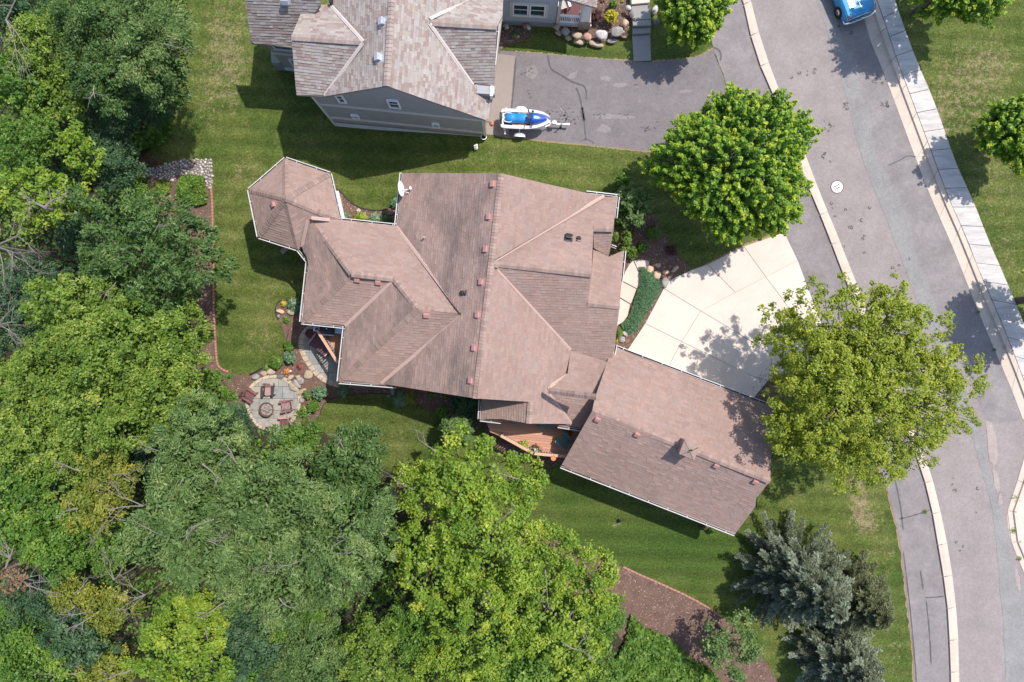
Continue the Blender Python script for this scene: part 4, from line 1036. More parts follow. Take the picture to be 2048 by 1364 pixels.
for px, py, pl in ((766, 45, pnW), (758, 116, pnW), (571, 1, rg.pl[-1])): vent(gh, px, py, pl, M['vent_north'], .34, .22)
dv = MB(); q = at(661, 0, 5.2); dv.box((q.x, q.y + .3, 4.95), (.12, .9, .7)); dv.build('downpipe', M['black'], gh)
gutter(gh, [(995, 40, 3.5), (987, 130, 3.5)], 1)
# return box at the end of the front gable
q = at(972, 182, 3.5); mb = MB(); mb.box((q.x, q.y, 3.42), (.95, .42, .5), R(-4)); mb.build('gable_return', M['grey_siding'], gh)
q = at(979, 184, 3.5); mb = MB(); mb.box((q.x + .12, q.y - .02, 3.45), (.16, .52, .56), R(-4)); mb.build('corner_trim', M['white'], gh)
# south gable wall with bands, foundation and windows
A0 = ag(671, 251); B0 = ag(973, 273); A0.z = B0.z = 0; wd = (B0 - A0).normalized(); wo = Vector((wd.y, -wd.x, 0)); wo = wo if wo.y < 0 else -wo
L = (B0 - A0).length; pk = at(773, 172, 6.8); kp = (Vector((pk.x, pk.y, 0)) - A0).dot(wd)
mb = MB(); mb.add([A0 + Vector((0, 0, -1.0)), B0 + Vector((0, 0, -.2)), B0 + Vector((0, 0, 3.0)), A0 + wd * kp + Vector((0, 0, 6.62)), A0 + wd * (kp - 3.2) + Vector((0, 0, 4.75)), A0 + Vector((0, 0, 4.25))], [(0, 1, 2, 3, 4, 5)])
back = Vector((0, 9, 0))
mb.add([B0 + Vector((0, 0, -.2)), B0 + back + Vector((0, 0, -.2)), B0 + back + Vector((0, 0, 2.8)), B0 + Vector((0, 0, 2.8))], [(0, 1, 2, 3)])
mb.add([A0 + Vector((0, 0, -1)), A0 + back * .35 + Vector((0, 0, -1)), A0 + back * .35 + Vector((0, 0, 4.2)), A0 + Vector((0, 0, 4.2))], [(3, 2, 1, 0)])
gw = mb.build('wall', M['grey_siding'], gh)
for z, th in ((2.9, .20), (.77, .20)):
    m2 = MB(); m2.beam(A0 + wo * .02 + Vector((0, 0, z)), B0 + wo * .02 + Vector((0, 0, z)), .07, th); m2.build('band_board', M['band'], gh)
m2 = MB(); m2.add([A0 + wo * .035 + Vector((0, 0, -1.0)), B0 + wo * .035 + Vector((0, 0, -.2)), B0 + wo * .035 + Vector((0, 0, .12)), A0 + wo * .035 + Vector((0, 0, -.12))], [(0, 1, 2, 3)]); m2.build('foundation', M['found'], gh)
m2 = MB(); m2.beam(B0 + wo * .03 - wd * .06 + Vector((0, 0, -.1)), B0 + wo * .03 - wd * .06 + Vector((0, 0, 2.85)), .16, .08, up=wo); m2.beam(A0 + wo * .03 + wd * .06 + Vector((0, 0, -.7)), A0 + wo * .03 + wd * .06 + Vector((0, 0, 4.2)), .14, .06, up=wo); m2.build('corner_trim', M['band'], gh)
def on_wall(px, py):
    """point on the gable wall behind a photograph pixel"""
    X, Y = (px - 1024) / F, (682 - py) / F; nn = wo; k = A0.dot(nn) / (X * nn.x + Y * nn.y); return Vector((X * k, Y * k, H - k))
for q in ([(669, 190), (683, 189), (695, 203), (681, 203)], [(772, 198), (795, 200), (803, 213), (781, 213)], [(701, 228.5), (715, 229), (721, 235), (707, 234.5)], [(863, 246), (877, 246), (881, 252), (867, 252)]):
    P = [on_wall(*p) for p in q]; xs_ = [(p - A0).dot(wd) for p in P]; zs = [p.z for p in P]
    cxx = sum(xs_) / 4; w = (abs(xs_[1] - xs_[0]) + abs(xs_[2] - xs_[3])) / 2; zz = (max(zs) + min(zs)) / 2
    window(gh, A0 + wd * cxx + wo * .02 + Vector((0, 0, zz)), wo, w, max(zs) - min(zs), 1, .06)
# set-back west wall with two storeys of windows
A1 = ag(572, 139); A1.z = 0; B1 = A1 + wd * 3.2; back = Vector((-wd.y, wd.x, 0)) * 3
mb = MB(); mb.add([A1 + Vector((0, 0, -1)), B1 + Vector((0, 0, -1)), B1 + Vector((0, 0, 4.0)), A1 + Vector((0, 0, 4.0))], [(0, 1, 2, 3)]); mb.add([A1 + Vector((0, 0, -1)), A1 + back + Vector((0, 0, -1)), A1 + back + Vector((0, 0, 4.0)), A1 + Vector((0, 0, 4.0))], [(3, 2, 1, 0)])
mb.build('wall', M['grey_siding'], gh)
m2 = MB(); m2.beam(A1 + wo * .02 + Vector((0, 0, 1.55)), B1 + wo * .02 + Vector((0, 0, 1.55)), .07, .2); m2.build('band_board', M['band'], gh)
m2 = MB(); m2.beam(A1 + wo * .03 + Vector((0, 0, -.72)), B1 + wo * .03 + Vector((0, 0, -.72)), .06, .5); m2.build('foundation', M['found'], gh)
for kx, z, w, h in ((.95, 2.75, 1.1, 1.1), (2.3, 2.75, .8, 1.1), (1.35, .45, 1.3, .95)): window(gh, A1 + wd * kx + wo * .02 + Vector((0, 0, z)), wo, w, h, 1, .09)
m2 = MB(); m2.box((A1.x - .25, A1.y + .35, -.3), (.5, .8, 1.1), .07); m2.build('bump_out', M['skirt'], gh)
# east wing with double window and porch
C0 = ag(1000, 47); C1 = ag(1110, 53); C0.z = C1.z = 0; ed = (C1 - C0).normalized(); eo = Vector((ed.y, -ed.x, 0))
mb = MB(); mb.add([C0 - ed * 1.5 + Vector((0, 0, -.1)), C1 + Vector((0, 0, -.1)), C1 + Vector((0, 0, 3.3)), C0 - ed * 1.5 + Vector((0, 0, 3.3))], [(0, 1, 2, 3)]); mb.add([C1 + Vector((0, 0, -.1)), C1 + Vector((-.1, 2.2, -.1)), C1 + Vector((-.1, 2.2, 3.3)), C1 + Vector((0, 0, 3.3))], [(0, 1, 2, 3)])
mb.build('wall', M['light_siding'], gh)
m2 = MB(); m2.beam(C0 + eo * .03 + Vector((0, 0, .2)), C1 + eo * .03 + Vector((0, 0, .2)), .06, .42); m2.build('skirt_board', M['skirt'], gh)
wc = C0 + ed * 1.62 + eo * .02 + Vector((0, 0, 1.85))
for s_ in (-1, 1): window(gh, wc + ed * (.46 * s_), eo, .88, 1.3, 1, .08)
m2 = MB(); hw = .98
for s_ in (-1, 1): m2.beam(wc + ed * (hw * s_) + Vector((0, 0, -.78)) + eo * .02, wc + ed * (hw * s_) + Vector((0, 0, .78)) + eo * .02, .14, .06, up=eo)
m2.beam(wc - ed * (hw - .07) + Vector((0, 0, -.72)) + eo * .02, wc + ed * (hw - .07) + Vector((0, 0, -.72)) + eo * .02, .08, .13)
m2.beam(wc - ed * (hw - .07) + Vector((0, 0, .72)) + eo * .02, wc + ed * (hw - .07) + Vector((0, 0, .72)) + eo * .02, .08, .13); m2.build('casing', M['band'], gh)
# porch
pr0 = C1 + ed * .05; pdx = ed; pdy = -eo
def pp(u, v, z): return pr0 + pdx * u + pdy * v + Vector((0, 0, z))
flo = MB()
for k in range(16):
    a_ = pp(.06 + k * .12, 0.0, .42); flo.beam(a_ + pdx * .055, a_ + pdx * .055 + pdy * 2.2, .105, .06)
flo.build('porch_floor', M['maroon'], gh)
m2 = MB(); m2.beam(pp(0, -.04, .36), pp(1.98, -.04, .36), .09, .22); m2.build('fascia', M['band'], gh)
m2 = MB(); m2.beam(pp(.06, -.02, .0), pp(.06, -.02, 3.0), .16, .14, up=eo); m2.build('porch_post', M['band'], gh)
rl = MB(); rl.beam(pp(.16, .02, 1.30), pp(1.28, .02, 1.30), .10, .09); rl.beam(pp(.16, .02, .56), pp(1.28, .02, .56), .08, .08)
rail = rl.build('porch_rail', M['white'], gh)
for k in range(11):
    m2 = MB(); m2.beam(pp(.21 + k * .102, .02, .60), pp(.21 + k * .102, .02, 1.26), .045, .045); m2.build('baluster', M['white'], rail)
m2 = MB(); cc = pp(1.55, .18, 0); m2.prism([(cc.x - .3, cc.y - .3), (cc.x + .34, cc.y - .3), (cc.x + .34, cc.y + .34), (cc.x - .3, cc.y + .34)], 0, .95); m2.build('stone_base', M['stone_tan'], gh)
m2 = MB(); vs = [(cc.x + sx * w, cc.y + sy * w, z) for z, w in ((.95, .27), (3.0, .17)) for sx, sy in ((-1, -1), (1, -1), (1, 1), (-1, 1))]; m2.add(vs, [(0, 1, 5, 4), (1, 2, 6, 5), (2, 3, 7, 6), (3, 0, 4, 7), (4, 5, 6, 7)]); m2.build('porch_column', M['white'], gh)
rp = MB(); P = [at(1128, -2, 3.35), at(1194, 15, 3.15), at(1197, -60, 3.3), at(1000, -70, 4.2), at(1000, -20, 3.4)]; rp.add(P + [p - Vector((0, 0, .15)) for p in P], [(0, 1, 2, 3, 4), (9, 8, 7, 6, 5)] + [(i, 5 + i, 5 + (i + 1) % 5, (i + 1) % 5) for i in range(5)])
rp.build('porch_roof', M['sh_north'], gh)
rs = Roof(gh, (M['deckroof_n'], M['sh_north'], M['sh_north1'], M['cap_north']), 12)
P2 = [p + Vector((0, 0, .02)) for p in P]; sol, *_ = np.linalg.lstsq(np.array([[w.x, w.y, 1] for w in P2]), np.array([w.z for w in P2]), rcond=None)
rs.shingle(P2 if area2([(p.x, p.y) for p in P2]) > 0 else P2[::-1], sol[0], sol[1])
for c in rs.cand: rs.sh.add(c[4], c[5], c[6])
tag(rs.sh.build('shingle_field', M['sh_north'], gh), kind='stuff')
# ================================================================== OBJECTS
def px_dir(a, b):
    """heading (z rotation) of the image direction a -> b"""
    return math.atan2(-(b[1] - a[1]), b[0] - a[0])

# ---- small deck by the garage and raised west deck
def deck(name, label, poly, z, board_dir, rails, rail_h, seed):
    W = [(at(*p, z).x, at(*p, z).y) for p in poly]; c = W[0]
    root = thing(name, label, 'deck', (c[0], c[1], gz(c[0])), worldv=True); r = random.Random(seed)
    d = Vector(board_dir).normalized(); n = Vector((-d.y, d.x)); ks = [p[0] * n.x + p[1] * n.y for p in W]; k = min(ks)
    while k < max(ks):
        q = clip_half(clip_half(W, -n.x, -n.y, -(k + .006)), n.x, n.y, k + .134)
        if len(q) > 2 and abs(area2(q)) > .004: MB().prism(q, z - .04, z + r.uniform(0, .004), r.random()).build('board', M['wood'], root)
        k += .14
    fr = MB(); q = inset(W, .06); fr.prism(q, z - .28, z - .045); fr.build('frame', M['baluster'], root)
    for rail in rails:
        P = [at(*p, z + rail_h) for p in rail]
        top = MB()
        for a, b in zip(P, P[1:]):
            dd = (b - a).normalized() * .05; top.beam(a - dd, b + dd, .15, .04)
        rc = top.build('rail_cap', M['rail'], root); low = MB()
        for a, b in zip(P, P[1:]):
            o = Vector((0, 0, rail_h - .1)); low.beam(a - Vector((0, 0, .07)), b - Vector((0, 0, .07)), .05, .09); low.beam(a - o, b - o, .05, .09)
            L_ = (b - a).length; m_ = int(L_ / .135)
            for i in range(m_):
                c = a.lerp(b, (i + .5) / m_); w = .05 if i % 9 else .1
                bb = MB(); bb.beam(c - Vector((0, 0, rail_h - .03)), c - Vector((0, 0, .03)), w, w, up=(b - a)); bb.build('baluster', M['baluster'], root)
        low.build('rail', M['baluster'], root)
    return root
deck('deck', 'small cedar deck with slatted rail and flower pots beside the garage wing', [(968, 832), (980, 864), (1002, 873), (1067, 906), (1134, 912), (1152, 896), (1168, 850), (1100, 832)], 1.3, (1, -.10), [[(1003, 872), (1067, 907), (1130, 913)]], .95, 2)
deck('deck', 'raised cedar deck with diagonal slatted rail under the west eaves', [(632, 640), (633, 658), (682, 728), (706, 740), (706, 640)], .9, (.12, 1), [[(632, 649), (633, 658), (677, 728), (684, 739)]], .95, 3)

# ---- adirondack style chairs
def chair(label, px, py, z, head, frame, slats, group, cat='chair', wide=.62):
    c = at(px, py, z); root = thing('garden_chair', label, cat, (c.x, c.y, z), head, group); root.scale = (.88,) * 3
    w = wide
    s = MB()
    for k in range(7):
        x = -.26 + k * .085; s.box((x, 0, .36 - .10 * (.26 - x) / .52 + .02), (.056, w - .20, .022))
    s.build('seat', slats, root)
    b = MB()
    for k in range(6):
        y = (k - 2.5) * (w - .1) / 6; hh = .72 - .05 * abs(k - 2.5); b.beam((-.27, y, .26), (-.27 - hh * .42, y * 1.08, (.26 + hh * .90)), .055, .02, up=(0, 1, 0))
    b.beam((-.37, -w / 2 + .06, .48), (-.37, w / 2 - .06, .48), .05, .04)
    b.build('backrest', slats, root)
    for sy in (-1, 1):
        a = MB(); y = sy * (w / 2 + .02)
        a.add([(.36, y - .07, .56), (.36, y + .07, .56), (.30, y + .085, .56), (-.34, y + .045, .545), (-.34, y - .045, .545), (.30, y - .085, .56)] + [(.36, y - .07, .535), (.36, y + .07, .535), (.30, y + .085, .535), (-.34, y + .045, .52), (-.34, y - .045, .52), (.30, y - .085, .535)],
              [(0, 1, 2, 3, 4, 5), (11, 10, 9, 8, 7, 6)] + [(i, 6 + i, 6 + (i + 1) % 6, (i + 1) % 6) for i in range(6)])
        a.build('armrest', frame, root)
        l = MB(); l.beam((.28, y, 0), (.28, y, .535), .09, .035, up=(1, 0, 0)); l.build('leg', frame, root)
        l = MB(); l.beam((.30, y * .93, .36), (-.48, y * .93, .03), .03, .11); l.beam((-.30, y, .02), (-.32, y, .53), .06, .03, up=(1, 0, 0)); l.build('leg', frame, root)
    return root
G1 = 'chairs around the fire pit'
chair('dark framed chair with pink striped seat at the top of the fire patio', 540, 781, -.73, px_dir((540, 770), (541, 790)), M['darkframe'], M['pinkslat'], G1)
chair('pink slatted chair facing the fire pit from its right', 576, 811, -.73, px_dir((583, 811), (565, 814)), M['redwood'], M['pinkslat'], G1)
chair('dark red chair lower right of the fire pit under overhanging leaves', 573, 844, -.73, px_dir((580, 838), (566, 848)) - .6, M['pinkslat'], M['redwood'], G1)
chair('red chair half hidden by leaves at the left of the fire patio', 504, 790, -.73, px_dir((500, 785), (520, 797)), M['redwood'], M['redwood'], G1)
chair('pink chair at the foot of the fire patio by the wood', 549, 862, -.73, px_dir((549, 866), (548, 850)), M['darkframe'], M['pinkslat'], G1)
G2 = 'teal chairs on the small deck'
chair('teal plastic slatted chair at the right end of the small deck', 1126, 879, 1.305, px_dir((1135, 888), (1118, 871)), M['teal'], M['teal'], G2, wide=.70)
chair('teal chair mostly hidden under the eave at the middle of the small deck', 1091, 844, 1.305, px_dir((1090, 830), (1092, 850)), M['teal'], M['teal'], G2)
chair('teal chair peeking out under the eave at the left of the small deck', 1034, 835, 1.305, px_dir((1034, 820), (1035, 850)), M['teal'], M['teal'], G2)

# ---- fire pit
c = ag(537, 818, .05); fpit = thing('fire_pit', 'round rusty fire pit full of ash and charred logs', 'fire pit', c)
MB().lathe([(0, .27), (.34, .275), (.345, .28)], (0, 0, 0), 20, close=False).build('ash_bed', M['ash'], fpit)
MB().lathe([(.30, .02), (.36, .30), (.40, .32), (.40, .35), (.365, .345), (.34, .27), (.0, .26)], (0, 0, 0), 22).build('bowl', M['rust'], fpit)
mb = MB()
for k in range(7):
    t = k * 2.4; mb.tube([(.2 * math.cos(t), .2 * math.sin(t), .27 + .02 * k), (-.18 * math.cos(t + .5), -.18 * math.sin(t + .5),   .28 + .02 * k)], [.045, .035], 7)
mb.build('log', M['ash'], fpit)
mb = MB(); mb.tube([(0, -.42, .37), (0, .42, .37)], .012, 5); mb.tube([(-.42, 0, .37), (.42, 0, .37)], .012, 5); mb.tube([(.41 * math.cos(t), .41 * math.sin(t), .37) for t in [i * math.pi / 12 for i in range(25)]], .018, 5); mb.build('grate', M['rust'], fpit)
for k in range(4):
    t = k * math.pi / 2 + .7; mb = MB(); mb.tube([(.3 * math.cos(t), .3 * math.sin(t), .25), (.42 * math.cos(t), .42 * math.sin(t), 0)], .02, 5); mb.build('leg', M['rust'], fpit)

# ---- under the west deck: bench and barrel; grill on the deck
c = ag(646, 690, .08); bn = thing('garden_bench', 'low plum-stained slatted bench beneath the raised deck rail', 'bench', c, px_dir((635, 678), (660, 697)))
s = MB()
for k in range(8): s.box((0, -.34 + k * .088, .42 - .005 * k), (1.25, .078, .03))
s.build('seat', M['plum'], bn)
b = MB()
for k in range(9): b.beam((-.56 + k * .14, .36, .40), (-.56 + k * .14, .50, .98), .11, .02, up=(0, 1, 0))
b.build('backrest', M['plum'], bn)
for sx in (-1, 1):
    MB().box((sx * .6, 0, .60), (.10, .72, .03)).build('armrest', M['pinkslat'], bn)
    for sy in (-1, 1): MB().box((sx * .6, sy * .3, .29), (.07, .06, .58)).build('leg', M['plum'], bn)
c = ag(624, 667, .08); br = thing('planter', 'round dark red tub beside the bench under the west deck', 'planter', c)
MB().lathe([(.22, 0), (.28, .2), (.27, .42), (.24, .42), (.22, .34), (0, .33)], (0, 0, 0), 18).build('tub', M['maroon'], br)
c = at(664, 658, .91); gr = thing('gas_grill', 'gas grill with pale blue side shelves against the deck wall', 'grill', c, px_dir((640, 655), (690, 660)))
MB().box((0, 0, .40), (.72, .5, .78)).build('cabinet', M['black'], gr, bevel=.02)
mb = MB(); prof = [(-.27, .80), (-.27, .98), (-.16, 1.13), (.08, 1.16), (.24, 1.02), (.27, .80)]
mb.add([(sx * .37, y, z) for sx in (-1, 1) for y, z in prof], [tuple(range(6)), tuple(range(11, 5, -1))] + [(i, 6 + i, 6 + (i + 1) % 6, (i + 1) % 6) for i in range(6)]); lid = mb.build('lid', M['black'], gr)
mb = MB(); mb.tube([(-.3, -.33, .92), (.3, -.33, .92)], .018, 6); mb.box((0, -.34, .82), (.74, .06, .10)); mb.build('handle', M['steel_blue'], lid)
for sx in (-1, 1): MB().box((sx * .58, .02, .86), (.40, .46, .04)).build('side_shelf', M['steel_blue'], gr, bevel=.01)
MB().lathe([(.035, 0), (.035, .02), (0, .022)], (0.02, 0, 1.165), 10).build('badge', M['white'], lid)
for sx in (-1, 1):
    for sy in (-1, 1): MB().lathe([(.04, -.02), (.04, .02)], (sx * .3, sy * .2, .02), 8).build('wheel', M['rubber'], gr)

# ---- flower pots
def scatter_leaves(n, center, rad, size, aspect, seed, zr=.7, up=.6, tint=(0, 1)):
    r = np.random.default_rng(seed); d = r.normal(size=(n, 3)); d /= np.linalg.norm(d, axis=1)[:, None]
    d[:, 2] = np.abs(d[:, 2]) * 1.0 - .15; k = r.random(n) ** .45
    P = np.array(center) + d * k[:, None] * np.array([rad, rad, rad * zr])
    N = d * .6 + np.array([0, 0, up]) + r.normal(size=(n, 3)) * .45
    return leaf_quads(P, N, size * (.7 + .6 * r.random(n)), aspect, r), tint[0] + (tint[1] - tint[0]) * (.25 + .5 * r.random(n) + .25 * (d[:, 2] * k))
def leaf_quads(P, N, L, aspect, r, T=None):
    N = N / np.linalg.norm(N, axis=1)[:, None]
    if T is None: T = r.normal(size=P.shape)
    T = T - N * (T * N).sum(1)[:, None]; T /= np.linalg.norm(T, axis=1)[:, None] + 1e-9
    B = np.cross(N, T); L = np.asarray(L)[:, None] if np.ndim(L) else L
    W = L * aspect
    return np.stack([P - T * L * .5, P + B * W * .5 + N * L * .06, P + T * L * .5 - N * L * .12, P - B * W * .5 + N * L * .06], 1)
def pot_plant(label, px, py, z, parts, pot='terra', pr=.17, ph=.26, pose=None, cat='flower pot'):
    c = at(px, py, z); o = thing('flower_pot', label, cat, c)
    MB().lathe([(pr * .7, 0), (pr, ph), (pr * 1.08, ph), (pr * 1.08, ph - .04), (pr * .9, ph - .05), (0, ph - .06)], (0, 0, 0), 14).build('pot', M[pot], o)
    for nm, mat, n, rad, sz, off, sd in parts:
        V, t = scatter_leaves(n, (off[0], off[1], ph + off[2]), rad, sz, .65, sd); link(nm, quads(nm, V, t, M[mat]), o)
    return o
pot_plant('pot of chartreuse leaves beside the small deck rail', 1047, 888, 1.305, [('foliage', 'lf_chart', 260, .29, .10, (0, 0, .08), 1)])
pot_plant('pot of mixed purple, white and pink flowers by the small deck rail', 1074, 896, 1.305, [('foliage', 'lf_mid', 160, .22, .09, (.1, -.06, .04), 2), ('purple_leaf', 'lf_maroon', 120, .19, .08, (-.12, .1, .06), 3), ('white_flower', 'lf_whitefl', 40, .16, .06, (-.1, -.04, .12), 4), ('pink_flower', 'lf_pink', 40, .10, .07, (.2, .02, .14), 5)])
pot_plant('pot of red flowers in the shaded corner behind the teal chair', 1136, 866, 1.305, [('foliage', 'lf_dark', 90, .2, .09, (0, 0, .05), 6), ('red_flower', 'lf_orange', 50, .16, .06, (0, 0, .16), 7)])
c = at(1107, 916, 2.28); o = thing('terracotta_dish', 'round terracotta dish standing on the small deck rail', 'dish', c)
MB().lathe([(.10, 0), (.145, .05), (.145, .065), (.125, .05), (0, .045)], (0, 0, 0), 20).build('dish', M['terra'], o)

# ---- jet ski on its trailer
tc = ag(1051, 249, .02); hd = px_dir((1006, 247.5), (1099, 252))
tr_ = thing('boat_trailer', 'small white trailer with round fenders parked on the asphalt driveway', 'trailer', tc, hd)
mb = MB()
for sy in (-1, 1): mb.beam((-1.2, sy * .38, .36), (.9, sy * .30, .36), .06, .06); mb.beam((.9, sy * .30, .36), (1.5, 0, .36), .06, .06)
mb.beam((1.4, 0, .36), (2.35, 0, .36), .08, .08); mb.beam((-.32, -.72, .32), (-.32, .72, .32), .07, .07); mb.beam((-1.2, -.5, .36), (-1.2, .5, .36), .07, .07)
mb.build('frame', M['skiwhite'], tr_)
for sy in (-1, 1):
    w = MB(); w.lathe([(.12, -.07), (.24, -.075), (.25, -.04), (.25, .04), (.24, .075), (.12, .07)], (-.30, sy * .74, .25), 18, M=Matrix.Rotation(R(90), 4, 'X')); wh = w.build('wheel', M['rubber'], tr_, smooth_=True)
    w = MB(); w.lathe([(0, -.076), (.12, -.07), (.12, .07), (0, .076)], (-.30, sy * .74, .25), 14, M=Matrix.Rotation(R(90), 4, 'X')); w.build('rim', M['metal'], wh)
    f = MB(); rows = []
    for k in range(11):
        t = math.pi * k / 10; wv_ = .12 * (math.sin(t) ** .6 * .85 + .15)
        rows.append([(-.30 - .34 * math.cos(t), sy * .74 - wv_, .22 + .30 * math.sin(t) - .02), (-.30 - .34 * math.cos(t), sy * .74, .24 + .32 * math.sin(t)), (-.30 - .34 * math.cos(t), sy * .74 + wv_, .22 + .30 * math.sin(t) - .02)])
    f.add([p for r_ in rows for p in r_], [(3 * k + j, 3 * k + j + 1, 3 * k + j + 4, 3 * k + j + 3) for k in range(10) for j in range(2)]); f.build('fender', M['skiwhite'], tr_, smooth_=True)
    l = MB(); l.box((-1.13, sy * .66, .45), (.09, .16, .10)); l.beam((-1.13, sy * .45, .42), (-1.13, sy * .62, .42), .04, .04); l.build('tail_lamp', M['skiwhite'], tr_)
mb = MB(); mb.box((1.62, 0, .56), (.22, .16, .20)); mb.tube([(1.62, -.12, .62), (1.62, .14, .62)], .03, 8); mb.beam((1.62, 0, .36), (1.62, 0, .6), .07, .07, up=(1, 0, 0)); mb.build('winch', M['metal'], tr_)
mb = MB(); mb.tube([(2.0, -.10, .05), (2.0, -.10, .70)], .03, 8); mb.tube([(1.93, -.10, .72), (2.1, -.10, .72)], .018, 6); mb.lathe([(.07, -.03), (.07, .03)], (2.0, -.10, .07), 10, M=Matrix.Rotation(R(90), 4, 'X')); mb.build('jack_stand', M['black'], tr_)
mb = MB(); mb.box((2.38, 0, .40), (.16, .10, .10)); mb.lathe([(.05, -.05), (.06, 0), (.05, .05)], (2.44, 0, .38), 10); mb.build('coupler', M['metal'], tr_)

js = thing('jet_ski', 'white and blue jet ski with bright blue seat resting on its trailer', 'jet ski', (tc.x, tc.y, .40), hd)
ST = [(-1.38, .47, .52), (-1.30, .52, .54), (-.9, .545, .55), (-.3, .55, .56), (.2, .54, .60), (.6, .49, .66), (.95, .39, .71), (1.2, .26, .73), (1.34, .12, .73), (1.39, .01, .72)]
mb = MB(); prof = [(0, -.50), (.55, -.42), (.90, -.25), (1.0, -.06), (1.0, .0), (.93, .03), (.70, .02), (.62, -.12), (0, -.14)]
full = [(u, h) for u, h in prof] + [(-u, h) for u, h in prof[-2:0:-1]]; m_ = len(full); vs = []
for x, hw_, zt in ST: vs += [(x, u * hw_, max(.02, zt + h * (1 if h > -.3 else (1 - .35 * max(0, x)))) + (.12 * max(0, x - .3) if h < -.2 else 0)) for u, h in full]
mb.add(vs, [(i * m_ + j, i * m_ + (j + 1) % m_, (i + 1) * m_ + (j + 1) % m_, (i + 1) * m_ + j) for i in range(len(ST) - 1) for j in range(m_)] + [tuple(range(m_ - 1, -1, -1))])
mb.build('hull', M['skiwhite'], js, smooth_=False)
mb = MB()   # dark footwell mats and stern platform
for sy in (-1, 1): mb.add([(-1.22, sy * .18, .45), (-1.22, sy * .32, .45), (-.3, sy * .345, .465), (.25, sy * .32, .49), (.25, sy * .22, .49), (-.3, sy * .22, .465)], [(0, 1, 2, 3, 4, 5) if sy < 0 else (5, 4, 3, 2, 1, 0)])
mb.box((-1.40, 0, .40), (.16, .74, .05)); mb.build('foot_mat', M['black'], js)
mb = MB(); rows = []
for x, w, z in ((-1.12, .12, .74), (-1.05, .20, .80), (-.72, .235, .82), (-.52, .225, .80), (-.48, .23, .83), (-.1, .24, .86), (.14, .20, .86), (.2, .14, .80)):
    rows.append([(x, w * u, z - d_) for u, d_ in ((-1.15, .42), (-1.05, .12), (-.8, .02), (-.35, 0), (.35, 0), (.8, .02), (1.05, .12), (1.15, .42))])
mb.add([p for r_ in rows for p in r_], [(8 * i + j, 8 * i + j + 1, 8 * (i + 1) + j + 1, 8 * (i + 1) + j) for i in range(len(rows) - 1) for j in range(7)] + [tuple(range(7, -1, -1)), tuple(56 + j for j in range(8))])
seat = mb.build('seat', M['seatblue'], js, smooth_=True)
mb = MB(); mb.tube([(-.78, .20, .74), (-.85, .26, .70), (-1.12, .25, .72), (-1.27, .12, .74), (-1.27, -.12, .74), (-1.12, -.25, .72), (-.85, -.26, .70), (-.78, -.2, .74)], .022, 7); mb.build('grab_rail', M['skiwhite'], js)
mb = MB(); rows = []
for x, w, z in ((.22, .23, .92), (.32, .25, .98), (.6, .22, .95), (.9, .15, .88), (1.10, .08, .81), (1.18, .03, .77)):
    rows.append([(x, w * u, z - d_) for u, d_ in ((-1.25, .25), (-1, .06), (-.55, 0), (.55, 0), (1, .06), (1.25, .25))])
mb.add([p for r_ in rows for p in r_], [(6 * i + j, 6 * i + j + 1, 6 * (i + 1) + j + 1, 6 * (i + 1) + j) for i in range(len(rows) - 1) for j in range(5)] + [tuple(range(5, -1, -1))])
hood = mb.build('hood', M['skiblue'], js, smooth_=True)
mb = MB(); mb.add([(.42, -.10, .985), (.42, .10, .985), (.62, .08, .965), (.78, 0, .93), (.62, -.08, .965)], [(0, 4, 3, 2, 1)]); mb.build('hatch', M['seatblue'], hood)
mb = MB(); mb.add([(.46, -.045, 1.0), (.46, .0, 1.0), (.50, .0, .996), (.50, -.045, .996)], [(0, 3, 2, 1)]); mb.add([(.53, -.05, .992), (.53, .05, .992), (.56, .05, .989), (.56, -.05, .989)], [(0, 3, 2, 1)]); mb.build('decal', M['white'], hood)
mb = MB(); mb.tube([(.12, -.36, 1.06), (.2, -.15, 1.10), (.22, 0, 1.10), (.2, .15, 1.10), (.12, .36, 1.06)], .025, 7); mb.box((.16, 0, 1.06), (.2, .24, .08)); mb.tube([(.14, .22, 1.07), (.1, .38, 1.05)], .035, 7); mb.tube([(.14, -.22, 1.07), (.1, -.38, 1.05)], .035, 7); mb.build('handlebar', M['black'], js)
for sy in (-1, 1): MB().box((.36, sy * .37, .82), (.14, .10, .10), 0).build('mirror', M['black'], js, bevel=.02)
c = ag(1063, 240); st = thing('towing_strap', 'tan strap lying in the left footwell of the jet ski', 'strap', (tc.x, tc.y, .40), hd)
mb = MB(); mb.tube([(-.45, .33, .50), (-.2, .36, .53), (0, .31, .56), (.1, .36, .58), (.18, .30, .6)], .04, 6); mb.build('strap', M['stone_tan'], st)
c = thing('paddle', 'wooden paddle tucked in the right footwell of the jet ski', 'paddle', (tc.x, tc.y, .40), hd)
mb = MB(); mb.tube([(-.75, -.31, .50), (.05, -.33, .53)], .022, 6); mb.box((-.2, -.33, .53), (.4, .10, .02)); mb.build('shaft', M['rail'], c)

